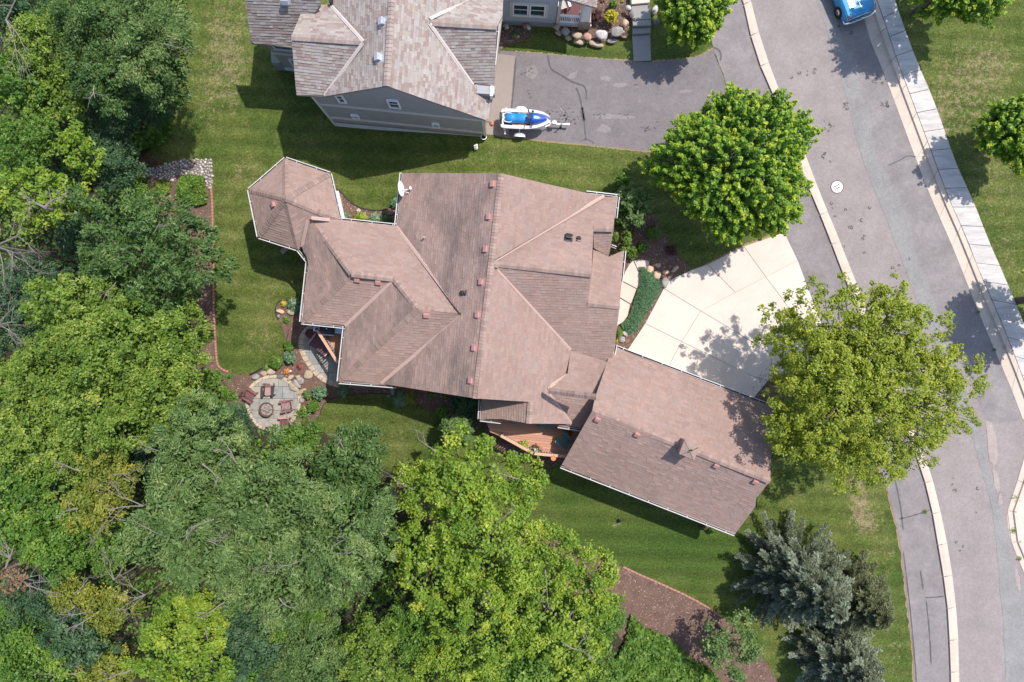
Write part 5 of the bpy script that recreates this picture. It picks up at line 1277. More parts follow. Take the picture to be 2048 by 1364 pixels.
# ---- old blue car at the kerb, top right
q = ag(1719.5, 33, .55); cd = px_dir((1706, 0), (1719.5, 33))
car = thing('parked_car', 'bright blue classic car with chrome bumper parked at the kerb', 'car', (q.x, q.y, 0), cd)   # local +x points to the near bumper
Wd = .90; prof = [(-4.7, .62), (-4.62, .86), (-3.5, .95), (-3.1, .97), (-.95, .97), (-.30, .90), (-.06, .80), (0, .62), (-.02, .36), (-4.66, .36)]
cs = [(-1.0, .93, .0), (-.98, 1, -.0), (-.86, 1, .04), (-.6, 1, .055), (.6, 1, .055), (.86, 1, .04), (.98, 1, 0), (1.0, .93, 0)]
mb = MB(); xs_ = [-4.7, -4.55, -3.7, -3.0, -2.0, -1.2, -.55, -.2, -.05, 0.0]; tops = [.70, .86, .93, .96, .98, .97, .94, .90, .84, .70]; wds = [.80, .87, .90, .905, .905, .905, .90, .885, .87, .84]
sec = [(-1, .0), (-1.0, .45), (-.985, .82), (-.90, .985), (-.80, .93), (-.6, .985), (-.3, 1.0), (.3, 1.0), (.6, .985), (.80, .93), (.90, .985), (.985, .82), (1.0, .45), (1, .0)]
vs = [(x, w * u, .34 + (t - .34) * v) for x, t, w in zip(xs_, tops, wds) for u, v in sec]; m_ = len(sec)
mb.add(vs, [(i * m_ + j, i * m_ + j + 1, (i + 1) * m_ + j + 1, (i + 1) * m_ + j) for i in range(len(xs_) - 1) for j in range(m_ - 1)] + [tuple(range(m_ - 1, -1, -1)), tuple((len(xs_) - 1) * m_ + j for j in range(m_))])
mb.build('body', M['carblue'], car)
mb = MB(); mb.add([(x, w * s_, z) for x, w, z in ((-3.75, .74, .95), (-3.25, .62, 1.42), (-2.15, .62, 1.44), (-1.45, .76, .97)) for s_ in (-1, 1)], [(0, 2, 3, 1), (2, 4, 5, 3), (4, 6, 7, 5), (0, 6, 4, 2), (1, 3, 5, 7)]); cab = mb.build('cabin', M['carblue'], car)
for x0, x1, z0_, z1_, w0, w1 in ((-1.50, -2.08, 1.0, 1.40, .70, .58), (-3.70, -3.30, 1.0, 1.38, .68, .58)):
    mb = MB(); dx = .012 if x0 > -2 else -.012; mb.add([(x0 + dx, -w0, z0_), (x0 + dx, w0, z0_), (x1 + dx, w1, z1_), (x1 + dx, -w1, z1_)], [(0, 1, 2, 3)]); mb.build('windscreen', M['glass'], cab)
mb = MB(); mb.tube([(-.10, -.95, .50), (.06, -.93, .50), (.12, -.6, .50), (.13, 0, .50), (.12, .6, .50), (.06, .93, .50), (-.10, .95, .50)], [.045, .06, .065, .065, .065, .06, .045], 8); mb.tube([(.01, -.86, .74), (.025, 0, .80), (.01, .86, .74)], .018, 6); mb.build('bumper', M['chrome'], car, smooth_=True)
for sy in (-1, 1):
    l = MB(); l.lathe([(0, .055), (.05, .05), (.085, .02), (.09, -.02)], (-.10, sy * .70, .865), 16, M=Matrix.Rotation(R(52), 4, 'Y')); l.build('lamp', M['lf_red'] if False else M['vent_main'], car, smooth_=True)
    l = MB(); l.beam((-.30, sy * .865, .925), (.0, sy * .85, .78), .025, .02); l.build('trim', M['chrome'], car)
    for x in (-.72, -3.75):
        w = MB(); w.lathe([(.17, -.09), (.31, -.095), (.335, -.05), (.335, .05), (.31, .095), (.17, .09)], (x, sy * .86, .335), 20, M=Matrix.Rotation(R(90), 4, 'X')); wh = w.build('wheel', M['rubber'], car, smooth_=True)
        w = MB(); w.lathe([(0, -.10), (.10, -.105), (.18, -.085), (.18, .085), (.10, .105), (0, .10)], (x, sy * .865, .335), 16, M=Matrix.Rotation(R(90), 4, 'X')); w.build('hubcap', M['chrome'], wh)
mb = MB(); mb.box((-.62, 0, .965), (.9, .02, .012)); mb.build('trim', M['chrome'], car)

# ---- manhole
c = ag(1674, 374); mh = thing('manhole_cover', 'pale round manhole cover with two slots in the street', 'manhole cover', (c.x, c.y, .006), R(28))
MB().lathe([(.33, 0), (.33, .016), (.30, .018), (.0, .018)], (0, 0, 0), 30).build('cover', M['gutter'], mh)
MB().lathe([(.332, .0), (.332, .012), (.375, .012), (.375, 0)], (0, 0, 0), 30, close=False).build('rim', M['rust'], mh)
for sy in (-1, 1): MB().box((0, sy * .075, .020), (.36, .05, .006)).build('slot', M['dark'], mh)

# ---- small things
c = ag(968, 277); o = thing('planter', 'dark round pot with a white rim at the corner of the grey house', 'planter', c)
MB().lathe([(.12, 0), (.16, .30), (.13, .30), (.12, .2), (0, .18)], (0, 0, 0), 16).build('pot', M['black'], o); MB().lathe([(.15, .29), (.17, .30), (.165, .33), (.13, .325)], (0, 0, 0), 18, close=False).build('rim', M['white'], o)
c = ag(952, 297); o = thing('garden_ornament', 'little white rabbit-shaped ornament standing on the lawn by the grey house', 'ornament', c, 1.2)
mb = MB(); mb.lathe([(.0, 0), (.10, .02), (.13, .12), (.10, .24), (.05, .30), (0, .31)], (0, 0, 0), 10); mb.build('body', M['white'], o, smooth_=True)
mb = MB(); mb.lathe([(0, -.08), (.06, -.05), (.08, 0), (.06, .06), (0, .08)], (.12, 0, .30), 10); mb.tube([(.09, .04, .36), (.02, .07, .46), (-.05, .09, .5)], [.03, .035, .01], 6); mb.tube([(.09, -.04, .36), (.02, -.07, .46), (-.05, -.09, .5)], [.03, .035, .01], 6); mb.build('head', M['white'], o, smooth_=True)
c = at(983, 247, 1.1); o = thing('wall_lantern', 'rusty round lantern hanging at the corner of the grey house garage', 'lantern', (c.x, c.y, .9))
MB().lathe([(.0, 0), (.12, .03), (.14, .2), (.10, .32), (.02, .36)], (0, 0, 0), 10).build('body', M['terra'], o); mb = MB(); mb.tube([(0, 0, .36), (0, 0, .44), (-.25, 0, .46)], .015, 5); mb.build('bracket', M['black'], o)
c = ag(400, 714); o = thing('garden_bin', 'pale grey cylindrical bin standing in the mulch left of the west lawn', 'bin', c)
MB().lathe([(.15, 0), (.19, .40), (.17, .42), (0, .43)], (0, 0, 0), 18).build('bin', M['palegrey'], o, smooth_=False); mb = MB(); mb.lathe([(.2, .40), (.205, .44), (.15, .47), (0, .475)], (0, 0, 0), 18); mb.tube([(-.05, 0, .47), (0, 0, .52), (.05, 0, .47)], .012, 5); mb.build('lid', M['palegrey'], o)
c = ag(571, 499); o = thing('splash_block', 'pale trough-shaped splash block on the lawn under the pavilion eave', 'splash block', c, px_dir((580, 492), (563, 506)))
mb = MB(); mb.box((0, 0, .03), (.62, .28, .04)); mb.box((0, .13, .07), (.62, .03, .07)); mb.box((0, -.13, .07), (.62, .03, .07)); mb.box((-.3, 0, .07), (.03, .28, .07)); mb.build('block', M['stone_tan'], o)
mb = MB(); mb.tube([(-.25, 0, .35), (-.2, 0, .18), (-.05, 0, .12)], .04, 8); mb.build('spout', M['gutter'], o)
c = ag(674, 386); o = thing('splash_block', 'small pale block lying in the mulch beside the pavilion', 'splash block', c, -.6)
mb = MB(); mb.box((0, 0, .04), (.42, .16, .06)); mb.box((0, .07, .08), (.42, .03, .04)); mb.box((0, -.07, .08), (.42, .03, .04)); mb.build('block', M['stone_tan'], o)
c = ag(1238, 1041); o = thing('spotlight', 'small black garden spotlight on a bare patch of the south lawn', 'spotlight', c, 1.0)
mb = MB(); mb.tube([(0, 0, 0), (0, 0, .12)], .02, 6); mb.build('stake', M['black'], o); mb = MB(); mb.lathe([(.05, -.1), (.09, .1), (.07, .1), (0, .02)], (0, 0, .16), 12, M=Matrix.Rotation(R(60), 4, 'Y')); mb.build('lamp_head', M['black'], o)
c = ag(583, 742); o = thing('garden_lamp', 'little white globe lamp among the stones above the fire patio', 'garden lamp', c)
mb = MB(); mb.lathe([(0, .10), (.05, .12), (.07, .18), (.05, .24), (0, .26)], (0, 0, 0), 12); mb.build('globe', M['white'], o, smooth_=True); mb = MB(); mb.tube([(0, 0, 0), (0, 0, .12)], .02, 6); mb.build('stake', M['black'], o)
c = ag(786, 989); o = thing('landscape_rock', 'dark grey boulder in shade between the grey-green and lime trees', 'boulder', c)
def rock_mesh(seed, flat=.6, rough=.16):
    r = random.Random(seed); bm = bmesh.new(); bmesh.ops.create_icosphere(bm, subdivisions=3, radius=1.0)
    ax = [(Vector((r.gauss(0, 1), r.gauss(0, 1), r.gauss(0, .6))).normalized(), r.uniform(.6, .92)) for _ in range(11)]
    for v in bm.verts:
        d = v.co.normalized(); k = 1.0
        for a_, lim in ax:
            t = d.dot(a_)
            if t > 0 and t * k > lim: k = lim / t
        k *= 1 + rough * .25 * math.sin(5 * d.x + seed) * math.sin(4 * d.y + 2 * seed) + r.uniform(-.012, .012)
        v.co = Vector((d.x * k, d.y * k, max(-.4, d.z * k * flat)))
    m_ = bpy.data.meshes.new('rock'); bm.to_mesh(m_); bm.free(); m_.polygons.foreach_set('use_smooth', [True] * len(m_.polygons)); return m_
m_ = rock_mesh(1); m_.materials.append(M['stone_dark']); rk = link('rock', m_, o); rk.scale = (.32, .26, .3)
seed_ = [10]
def boulder(label, px, py, rx, ry, mat, rot=0, h=0.0, group=None, flat=.6, tall=None):
    seed_[0] += 1; c = ag(px, py, h); m_ = rock_mesh(seed_[0], flat); m_.materials.append(M[mat])
    o = link('boulder', m_); s_ = (H - c.z) / F; o.location = c + Vector((0, 0, .1)); o.rotation_euler = (0, 0, -R(rot)); o.scale = (rx * s_ * 1.06, ry * s_ * 1.06, tall or (min(rx, ry) * s_ * 1.1))
    return tag(o, label, 'boulder', group)
GB = 'boulders edging the raised bed of the grey house'
for a in (('dark tan boulder at the left end of the raised bed below the porch', 1113, 55, 7.5, 6, 'stone_tan', 0, .45), ('low tan boulder under the left end of the raised bed', 1116, 67, 8, 6, 'stone_tan', 30, .1), ('broad grey-tan boulder second from the left in the raised edging', 1130, 65, 10, 8, 'stone_grey', 35, .42),
          ('low brown boulder tucked below the second boulder from the left', 1136, 78, 8, 5.5, 'stone_tan', 15, .1), ('pale speckled boulder in the upper row left of the pink one', 1154, 73, 11, 7, 'stone_tan', 5, .4), ('wide cream boulder in the lower row under the speckled one', 1158, 86, 12, 6.5, 'stone_tan', 0, .1),
          ('smooth pink boulder in the middle of the raised edging', 1175, 75, 10, 7, 'stone_pink', 30, .38), ('long tan boulder lowest in the raised edging', 1190, 90, 16, 7, 'stone_tan', 12, .08), ('big white boulder in the raised edging', 1203, 71, 13, 12, 'stone_white', 0, .42),
          ('low grey boulder right of the long tan one', 1225, 83, 11, 5.5, 'stone_grey', -8, .08), ('big rounded grey boulder left of the orange ones', 1232, 64, 13.5, 12, 'stone_grey', -15, .4), ('orange boulder low at the right end of the raised edging', 1247, 69, 8, 9, 'stone_pink', -40, .12), ('tall peach boulder beside the garden path', 1250, 48, 7.5, 10, 'stone_peach', 0, .38),
          ('pale boulder at the top of the bed touching the garden path', 1256, 18, 7, 6, 'stone_white', 30, .4), ('dark brown boulder in the bed against the garden path', 1262, 30, 5, 9, 'stone_dark', -10, .3), ('pale boulder right of the garden path under the corner maple', 1310, 22, 6, 10, 'stone_white', 20, .25), ('brown boulder right of the garden path below the pale one', 1311, 46, 7, 8, 'stone_dark', 20, .15)):
    boulder(*a, group=GB)
boulder('small round tan stone in the flower bed under the grey house window', 1036, 75, 4, 3.5, 'stone_tan')
GF = 'boulders around the fire patio'
for a in (('rounded grey boulder at the upper left rim of the fire patio', 512, 754, 9, 6.5, 'stone_grey', -10), ('tan boulder second along the upper rim of the fire patio', 528, 746, 7.5, 5.5, 'stone_tan', 5), ('squarish tan boulder third along the upper rim of the fire patio', 543, 744, 8.5, 6.5, 'stone_tan', -5), ('dark boulder beside the orange plant on the fire patio rim', 562, 752, 9, 5.5, 'stone_dark', 20),
          ('slanting long tan boulder right of the orange plant', 582, 755, 5, 10, 'stone_tan', 40), ('flat brown stone used as a step right of the fire patio', 587, 773, 12, 8, 'stone_tan', 38), ('long brown slab stone above the flat step', 594, 768, 12, 8, 'stone_grey', 45), ('grey rounded boulder highest of the right-hand group', 602, 760, 10, 8, 'stone_grey', 50),
          ('small tan boulder left of the grey rounded one', 597, 754, 6, 5.5, 'stone_tan', 0), ('long pale boulder slanting at the right rim of the fire patio', 604, 783, 12, 4.5, 'stone_tan', -38), ('brown boulder low on the right rim of the fire patio', 605, 800, 5.5, 8, 'stone_grey', 20), ('pinkish boulder at the lowest right rim of the fire patio', 610, 819, 5, 8, 'stone_pink', -10)):
    boulder(*a, group=GF, h=.02, flat=.5)
o = boulder('square flat stepping stone in the mulch below the half-oval patio', 616, 750, 10, 10, 'stone_tan', 45, flat=.25)
for a in (('long tan boulder in the small bed beside the yellow hosta', 561, 623, 9, 5, 'stone_peach', 15), ('smooth brown boulder under the blue-green hosta', 583, 625, 10, 6, 'stone_tan', 10), ('small pale stone below the long tan boulder', 558, 632, 4, 4.5, 'stone_grey', 20), ('narrow grey stone in the mulch under the south eave', 786, 782, 4.5, 9, 'stone_grey', -5), ('dark stone at the lawn edge under the south eave', 779, 792, 5, 4, 'stone_dark', 0),
          ('flat brown stone in the shade beside the hostas', 782, 427, 6, 5, 'stone_dark', 0), ('mottled stone at the corner of the small bed', 676, 393, 4, 3, 'stone_dark', 0),
          ('flat tan slab at the top of the juniper bed', 1298, 541, 9.5, 9, 'stone_peach', 30), ('flat peach slab right of the tan one by the juniper', 1311, 551, 11, 10, 'stone_peach', 10), ('small round tan stone above the peach slabs', 1316, 531, 6, 5.5, 'stone_tan', 0), ('angular cream stone in the front mulch', 1331, 545, 7.5, 5, 'stone_peach', -20), ('curved cream stone at the lawn end of the front mulch', 1350, 538, 10, 4.5, 'stone_tan', -35),
          ('round grey boulder with a dark stain at the driveway corner', 1327, 565, 9, 12, 'stone_grey', 5), ('pale stone at the lower end of the juniper', 1250, 667, 7, 5, 'stone_white', 20), ('grey stone by the garage gutter under the yellow-green shrub', 1243, 678, 8, 7, 'stone_grey', 0)):
    boulder(*a)
# ================================================================== PLANTS
def fib(n, zmin=-.35):
    i = np.arange(n) + .5; z = 1 - (1 - zmin) * i / n; t = i * 2.399963
    q = np.sqrt(np.maximum(0, 1 - z * z)); return np.stack([q * np.cos(t), q * np.sin(t), z], 1)
def unit(a): return a / (np.linalg.norm(a, axis=1)[:, None] + 1e-9)

def crown_puffs(r, Rx, Ry, Rz, pr, dens, L, asp, droop=0.0, zmin=-.3, fill=1.0, lob=.2, spread=.25, core=1.0):
    """leaves on many small puffs spread through an uneven crown; returns quads, tint, puff centres"""
    Rm = math.sqrt(Rx * Ry); n = max(7, int(fill * 2.9 * (Rm / pr) ** 2)); d = unit(fib(n, zmin) + r.normal(size=(n, 3)) * .12)
    th = np.arctan2(d[:, 1], d[:, 0]); ph = r.random(4) * 6.28
    k = 1 + lob * (.5 * np.sin(2 * th + ph[0]) + .35 * np.sin(3 * th + ph[1]) + .35 * np.sin(5 * th + ph[2]) + .3 * np.sin(7 * th + 3 * d[:, 2] + ph[3]))
    k *= 1 - spread * r.random(n) ** 1.6
    C = d * k[:, None] * np.array([Rx, Ry, Rz]); pr_ = pr * (.6 + .75 * r.random(n)); C *= 1 - (.5 * pr / Rm)
    m = np.maximum(12, (dens * pr_ ** 2 * 3.0).astype(int)); idx = np.repeat(np.arange(n), m); N = len(idx)
    K = 13; te = unit(r.normal(size=(n, K, 3)) + d[:, None, :] * .55 + np.array([0, 0, .4])); tq = .62 + .42 * r.random((n, K)); tk = r.integers(0, K, N); tt_ = r.normal(size=(n, K))
    e = te[idx, tk]; q = tq[idx, tk]
    P = C[idx] + (e * (q * pr_[idx])[:, None] + unit(r.normal(size=(N, 3))) * (pr_[idx] * .36 * r.random(N) ** .5)[:, None]) * np.array([1, 1, .8])
    Nn = e * .55 + np.array([0, 0, .75]) + r.normal(size=(N, 3)) * .42
    T = None
    if droop: T = d[idx] * .7 + e * .5 + np.array([0, 0, -droop]) + r.normal(size=(N, 3)) * .45
    V = leaf_quads(P, Nn, L * (.65 + .7 * r.random(N)), asp, r, T)
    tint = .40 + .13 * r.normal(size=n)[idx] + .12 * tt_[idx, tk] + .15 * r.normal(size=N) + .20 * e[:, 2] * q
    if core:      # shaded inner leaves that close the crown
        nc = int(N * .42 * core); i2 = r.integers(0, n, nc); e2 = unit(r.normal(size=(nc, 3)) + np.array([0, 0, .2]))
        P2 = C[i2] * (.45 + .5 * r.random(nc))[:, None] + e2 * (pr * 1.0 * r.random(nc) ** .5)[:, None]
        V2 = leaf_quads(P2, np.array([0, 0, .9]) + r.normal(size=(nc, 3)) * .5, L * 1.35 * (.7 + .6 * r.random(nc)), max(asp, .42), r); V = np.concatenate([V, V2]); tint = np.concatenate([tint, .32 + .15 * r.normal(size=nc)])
    return V, np.clip(tint, 0, 1), C
def crown_shoots(r, Rx, Ry, Rz, dens, L, asp, n, sl=1.0, sr=.26):
    d = unit(fib(n, -.25) + r.normal(size=(n, 3)) * .10); th = np.arctan2(d[:, 1], d[:, 0]); ph = r.random(3) * 6.28
    k = (1 + .10 * np.sin(3 * th + ph[0]) + .07 * np.sin(5 * th + ph[1] + 2 * d[:, 2]) + .05 * np.sin(9 * th + ph[2])) * (1 - .24 * r.random(n))
    tip = d * k[:, None] * np.array([Rx, Ry, Rz]); ax = unit(d * np.array([1, 1, .6]) + np.array([0, 0, .55]) + r.normal(size=(n, 3)) * .18)
    idx = np.repeat(np.arange(n), dens); N = len(idx); s = r.random(N); rad = sr * (1.15 - .75 * s) * np.sqrt(r.random(N)); a = r.random(N) * 6.28
    u = unit(np.cross(ax, np.array([.3, .2, 1.0]))); v = np.cross(ax, u)
    off = u[idx] * (np.cos(a) * rad)[:, None] + v[idx] * (np.sin(a) * rad)[:, None]
    P = tip[idx] - ax[idx] * (sl * (1 - s))[:, None] + off
    Nn = off / sr * .5 + np.array([0, 0, .7]) + ax[idx] * .3 + r.normal(size=(N, 3)) * .4
    V = leaf_quads(P, Nn, L * (.65 + .7 * r.random(N)), asp, r)
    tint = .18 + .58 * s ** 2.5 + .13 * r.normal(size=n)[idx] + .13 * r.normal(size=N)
    return V, np.clip(tint, 0, 1), tip

def grow(mb, p, d, L, rad, depth, r, bend=.35, kids=3):
    pts = [p]; q = p.copy(); dd = d.normalized()
    for k in range(4):
        dd = (dd + Vector((r.gauss(0, bend), r.gauss(0, bend), r.gauss(0, bend * .5))) * .5).normalized(); q = q + dd * (L / 4); pts.append(q)
    mb.tube(pts, [rad, rad * .85, rad * .7, rad * .55, rad * .4], 5)
    if depth:
        for k in range(kids):
            i = r.choice((2, 3, 4)); nd = (dd + Vector((r.gauss(0, .6), r.gauss(0, .6), r.gauss(0, .4)))).normalized()
            grow(mb, pts[i], nd, L * r.uniform(.5, .75), rad * .5, depth - 1, r, bend, kids)

SPEC = {  # material, puff radius, density, leaf length, aspect, droop, lobes, trunk radius
    'lime': ('lf_lime', .62, 150, .145, .62, 0, .24, .16), 'elder': ('lf_elder', .54, 165, .14, .60, 0, .18, .15), 'ash': ('lf_ash', .60, 165, .16, .42, .2, .20, .16),
    'willow': ('lf_willow', .66, 170, .19, .27, .45, .24, .18), 'dark': ('lf_dark', .52, 160, .14, .50, .1, .24, .13), 'mid': ('lf_mid', .55, 160, .14, .58, 0, .24, .13),
    'yellow': ('lf_yellow', .48, 120, .14, .50, .1, .3, .12), 'airy': ('lf_birch', .42, 120, .12, .60, .1, .3, .07), 'shrub': ('lf_mid', .34, 260, .11, .60, 0, .14, .06)}
tseed = [100]
GWOOD = 'trees of the wood'
def tree(kind, label, px, py, rpx, zc, rz=None, sq=(1, 1), group=GWOOD, name='broadleaf_tree', mat=None, cat='tree', bare=0, **kw):
    tseed[0] += 1; r = np.random.default_rng(tseed[0]); rr = random.Random(tseed[0])
    m, pr, dn, L, asp, droop, lob, tr = SPEC[kind]; kw = {**dict(core=.75), **(dict(core=.32, fill=.86) if kind == 'lime' else dict(core=.55) if kind in ('willow', 'elder') else {}), **kw}; ks = rr.uniform(.74, 1.06); pr *= rr.uniform(.72, 1.3); L *= ks; dn *= .86 / ks ** 1.6; c = at(px, py, zc); g = gz(c.x); Rr = rpx * (H - zc) / F; Rx, Ry = Rr * sq[0], Rr * sq[1]; rz = rz or min(zc - 1.0, Rr * .8)
    kk = .78 * zc / (H - zc) if group == GWOOD else 0; lean = Vector((c.x * kk, c.y * kk, 0)); root = thing(name, label, cat, (c.x + lean.x, c.y + lean.y, g), 0, group)
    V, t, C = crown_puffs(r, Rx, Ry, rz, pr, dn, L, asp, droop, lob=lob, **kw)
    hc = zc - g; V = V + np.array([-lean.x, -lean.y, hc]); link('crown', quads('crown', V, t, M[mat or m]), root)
    mb = MB(); top = hc + rz * .25; L0 = -lean; mb.tube([(0, 0, -.1), L0 * .55 + Vector((rr.uniform(-.1, .1), rr.uniform(-.1, .1), top * .5)), L0 + Vector((rr.uniform(-.25, .25), rr.uniform(-.25, .25), top))], [tr * 1.0, tr * .8, tr * .4], 8)
    for i in rr.sample(range(len(C)), min(16, len(C))):
        q = Vector(C[i]) + Vector((0, 0, hc)) + L0; bz = max(.3 * hc, min(top * .95, q.z * .72)); b = Vector((0, 0, bz)) + L0 * (bz / top); md = b.lerp(q, .5) + Vector((0, 0, .15))
        mb.tube([b, md, q], [tr * .30, tr * .18, tr * .07], 5)
    mb.build('trunk', M['bark'], root)
    for _ in range((bare + 1) // 2):
        mb = MB(); t_ = rr.uniform(0, 6.28); k = rr.uniform(.15, .75); p = L0 + Vector((Rx * k * math.cos(t_), Ry * k * math.sin(t_), hc + rz * (math.sqrt(1 - k * k) * .74)))
        grow(mb, p, Vector((math.cos(t_), math.sin(t_), .35)), rr.uniform(.6, 1.1), rr.uniform(.02, .045), 2, rr)
        mb.build('bare_branch', M['deadwood'], root)
    return root

# ---- street and front garden trees
def maple(label, px, py, rpx, zc, rz, n, sq=(1, 1)):
    tseed[0] += 1; r = np.random.default_rng(tseed[0]); rr = random.Random(tseed[0]); c = at(px, py, zc); Rr = rpx * (H - zc) / F
    root = thing('maple_tree', label, 'tree', (c.x, c.y, gz(c.x)), 0, 'maples along the street')
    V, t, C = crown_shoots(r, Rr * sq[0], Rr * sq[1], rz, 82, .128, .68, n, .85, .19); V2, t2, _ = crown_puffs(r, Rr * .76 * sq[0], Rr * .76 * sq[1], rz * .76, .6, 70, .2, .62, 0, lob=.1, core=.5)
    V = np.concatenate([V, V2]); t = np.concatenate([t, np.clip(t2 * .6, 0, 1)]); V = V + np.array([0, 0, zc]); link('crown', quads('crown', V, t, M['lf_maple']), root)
    mb = MB(); mb.tube([(0, 0, -.1), (0.05, 0, zc * .5), (0, .05, zc + rz * .3)], [.22, .17, .07], 8)
    for i in rr.sample(range(len(C)), 22):
        q = Vector(C[i]) * .93 + Vector((0, 0, zc)); b = Vector((0, 0, max(1.6, q.z * .66))); mb.tube([b, b.lerp(q, .5) + Vector((0, 0, .1)), q], [.07, .045, .015], 5)
    mb.build('trunk', M['bark'], root); return root
maple('big round bright green maple between the two driveways', 1472, 330, 160, 4.0, 3.0, 1000, (1.03, .98))
maple('small green maple at the top edge beside the garden path', 1388, 14, 80, 2.7, 1.9, 280)
maple('green maple at the top right corner on the far lawn', 1922, -50, 104, 4.0, 2.6, 380, (1.1, 1))
maple('small bright green tree at the right edge on the far lawn', 2036, 262, 80, 3.0, 1.8, 260)
maple('sliver of a green tree cut by the right edge further down', 2150, 592, 98, 4.0, 2.4, 220)
# the birch: airy clumps over spreading limbs
r = np.random.default_rng(77); c = at(1728, 790, 5.5); birch = thing('birch_tree', 'large airy yellow-green birch overhanging the concrete driveway and the street', 'tree', (c.x, c.y, 0))
Vs, Ts, Cs = [], [], []
for (bx, by, br, bz, sq) in ((1690, 650, 120, 5.6, (1.1, .9)), (1790, 660, 95, 5.6, (1.1, .9)), (1610, 700, 92, 5.0, (1.0, 1.0)), (1600, 820, 88, 5.6, (1, 1.2)), (1700, 820, 150, 6.6, (1, 1.05)), (1840, 790, 115, 5.4, (1.1, .9)), (1770, 880, 118, 5.8, (1, .8)), (1670, 880, 80, 6.0, (1, .9)), (1575, 660, 52, 4.6, (1, .8)), (1880, 740, 70, 5.0, (1, .8)), (1620, 880, 60, 5.6, (1, 1)), (1562, 870, 40, 6.0, (1, 1)), (1760, 690, 110, 5.8, (1, 1)), (1700, 760, 110, 6.4, (1, 1))):
    p = at(bx, by, bz) - Vector((c.x, c.y, 0)); Rr = br * (H - bz) / F
    V, t, C = crown_puffs(r, Rr * sq[0], Rr * sq[1], Rr * .62, .42, 135, .112, .62, .12, lob=.32, fill=1.0, spread=.5, core=.2); Vs.append(V + np.array(p)); Ts.append(np.clip(t + .08, 0, 1)); Cs += [Vector(q) + p for q in C[::7]]
link('crown', quads('crown', np.concatenate(Vs), np.concatenate(Ts), M['lf_birch']), birch)
mb = MB(); rr = random.Random(4)
for k in range(3):
    t = k * 2.1; mb.tube([(.25 * math.cos(t), .25 * math.sin(t), -.1), (.5 * math.cos(t), .5 * math.sin(t), 2.6), (1.0 * math.cos(t), 1.0 * math.sin(t), 5.6)], [.15, .11, .05], 7)
for q in Cs:
    q = Vector(q); t = rr.choice((0, 2.1, 4.2)); b = Vector((.6 * math.cos(t), .6 * math.sin(t), max(1.6, q.z * .55))); mb.tube([b, b.lerp(q, .55) + Vector((0, 0, .25)), q], [.055, .035, .01], 5)
mb.build('trunk', M['bark'], birch)

# ---- spruces
def spruce(label, px, py, rpx, hgt, mat, seed):
    r = np.random.default_rng(seed); c = ag(px, py, hgt * .45); g = gz(c.x); Rb = rpx * (H - hgt * .3) / F; root = thing('spruce_tree', label, 'tree', (c.x, c.y, g), 0, 'spruces by the footpath')
    Ps, Ns, Ts, Ls, tt = [], [], [], [], []; mb = MB(); mb.tube([(0, 0, -.1), (0, 0, hgt * .5), (0, 0, hgt)], [.18, .11, .02], 7); k = 0; z = .5
    while z < hgt - .12:
        f = 1 - z / hgt; nb = max(5, int(5 + 7 * f)); k += 1
        for i in range(nb):      # a bough: a feather of side twigs set along a drooping axis
            a = 2 * math.pi * (i + r.random() * .6) / nb + k * 1.15; Lb = Rb * (f ** .85) * (.70 + .42 * r.random()) + .15; zb = z + r.normal() * .10
            d = np.array([math.cos(a), math.sin(a), 0]); s_ = np.array([-d[1], d[0], 0]); nt = max(4, int(Lb / .10)); m = int(50 + 260 * Lb); ti = r.integers(0, nt, m); s0 = (ti + .5) / nt; sg = np.where(r.random(m) < .5, -1, 1)
            tw = (.10 + .42 * (1 - s0) * min(1, .35 + .3 * Lb)) * (.7 + .5 * ((ti * 7919 + i * 31) % 17) / 17); v = r.random(m) ** .7
            lat = sg * v * tw + r.normal(size=m) * .018; s = s0 * Lb + np.abs(lat) * .75 + r.normal(size=m) * .02
            P = d * s[:, None] + s_ * lat[:, None]; P[:, 2] = zb - .10 * s + .16 * (s / Lb) ** 3 * Lb * .5 - np.abs(lat) * .22 + r.normal(size=m) * .025
            Ps.append(P); Ts.append(d * .8 + s_ * (sg * .75)[:, None] + r.normal(size=(m, 3)) * .25); Ns.append(np.array([0, 0, 1.0]) + r.normal(size=(m, 3)) * .5)
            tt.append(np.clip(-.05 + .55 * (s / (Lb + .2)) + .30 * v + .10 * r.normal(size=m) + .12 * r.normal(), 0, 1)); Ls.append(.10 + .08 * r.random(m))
            mb.tube([(0, 0, zb + .02), tuple(d * Lb * .5 + np.array([0, 0, zb - .05 * Lb])), tuple(d * Lb * .9 + np.array([0, 0, zb - .07 * Lb]))], [.035 * f + .012, .02 * f + .008, .006], 4, cap=False)
        z += .20 + .16 * f
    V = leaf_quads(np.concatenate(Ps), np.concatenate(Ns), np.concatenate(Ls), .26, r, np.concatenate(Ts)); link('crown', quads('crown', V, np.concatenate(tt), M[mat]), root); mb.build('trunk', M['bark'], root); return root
spruce('tallest blue-grey spruce with radiating boughs on the south lawn', 1612, 1172, 128, 7.2, 'lf_spruce', 21)
spruce('darker green spruce right of the tallest blue one', 1716, 1200, 98, 5.4, 'lf_spruce2', 22)
spruce('blue-green spruce cut by the bottom edge below the other two', 1700, 1338, 96, 5.6, 'lf_spruce', 23)
tree('mid', 'thin airy yellow-green tree on the mulch left of the spruces', 1462, 1288, 66, 2.4, 1.3, group=None, name='young_tree', mat='lf_willow', fill=.8, core=.25)

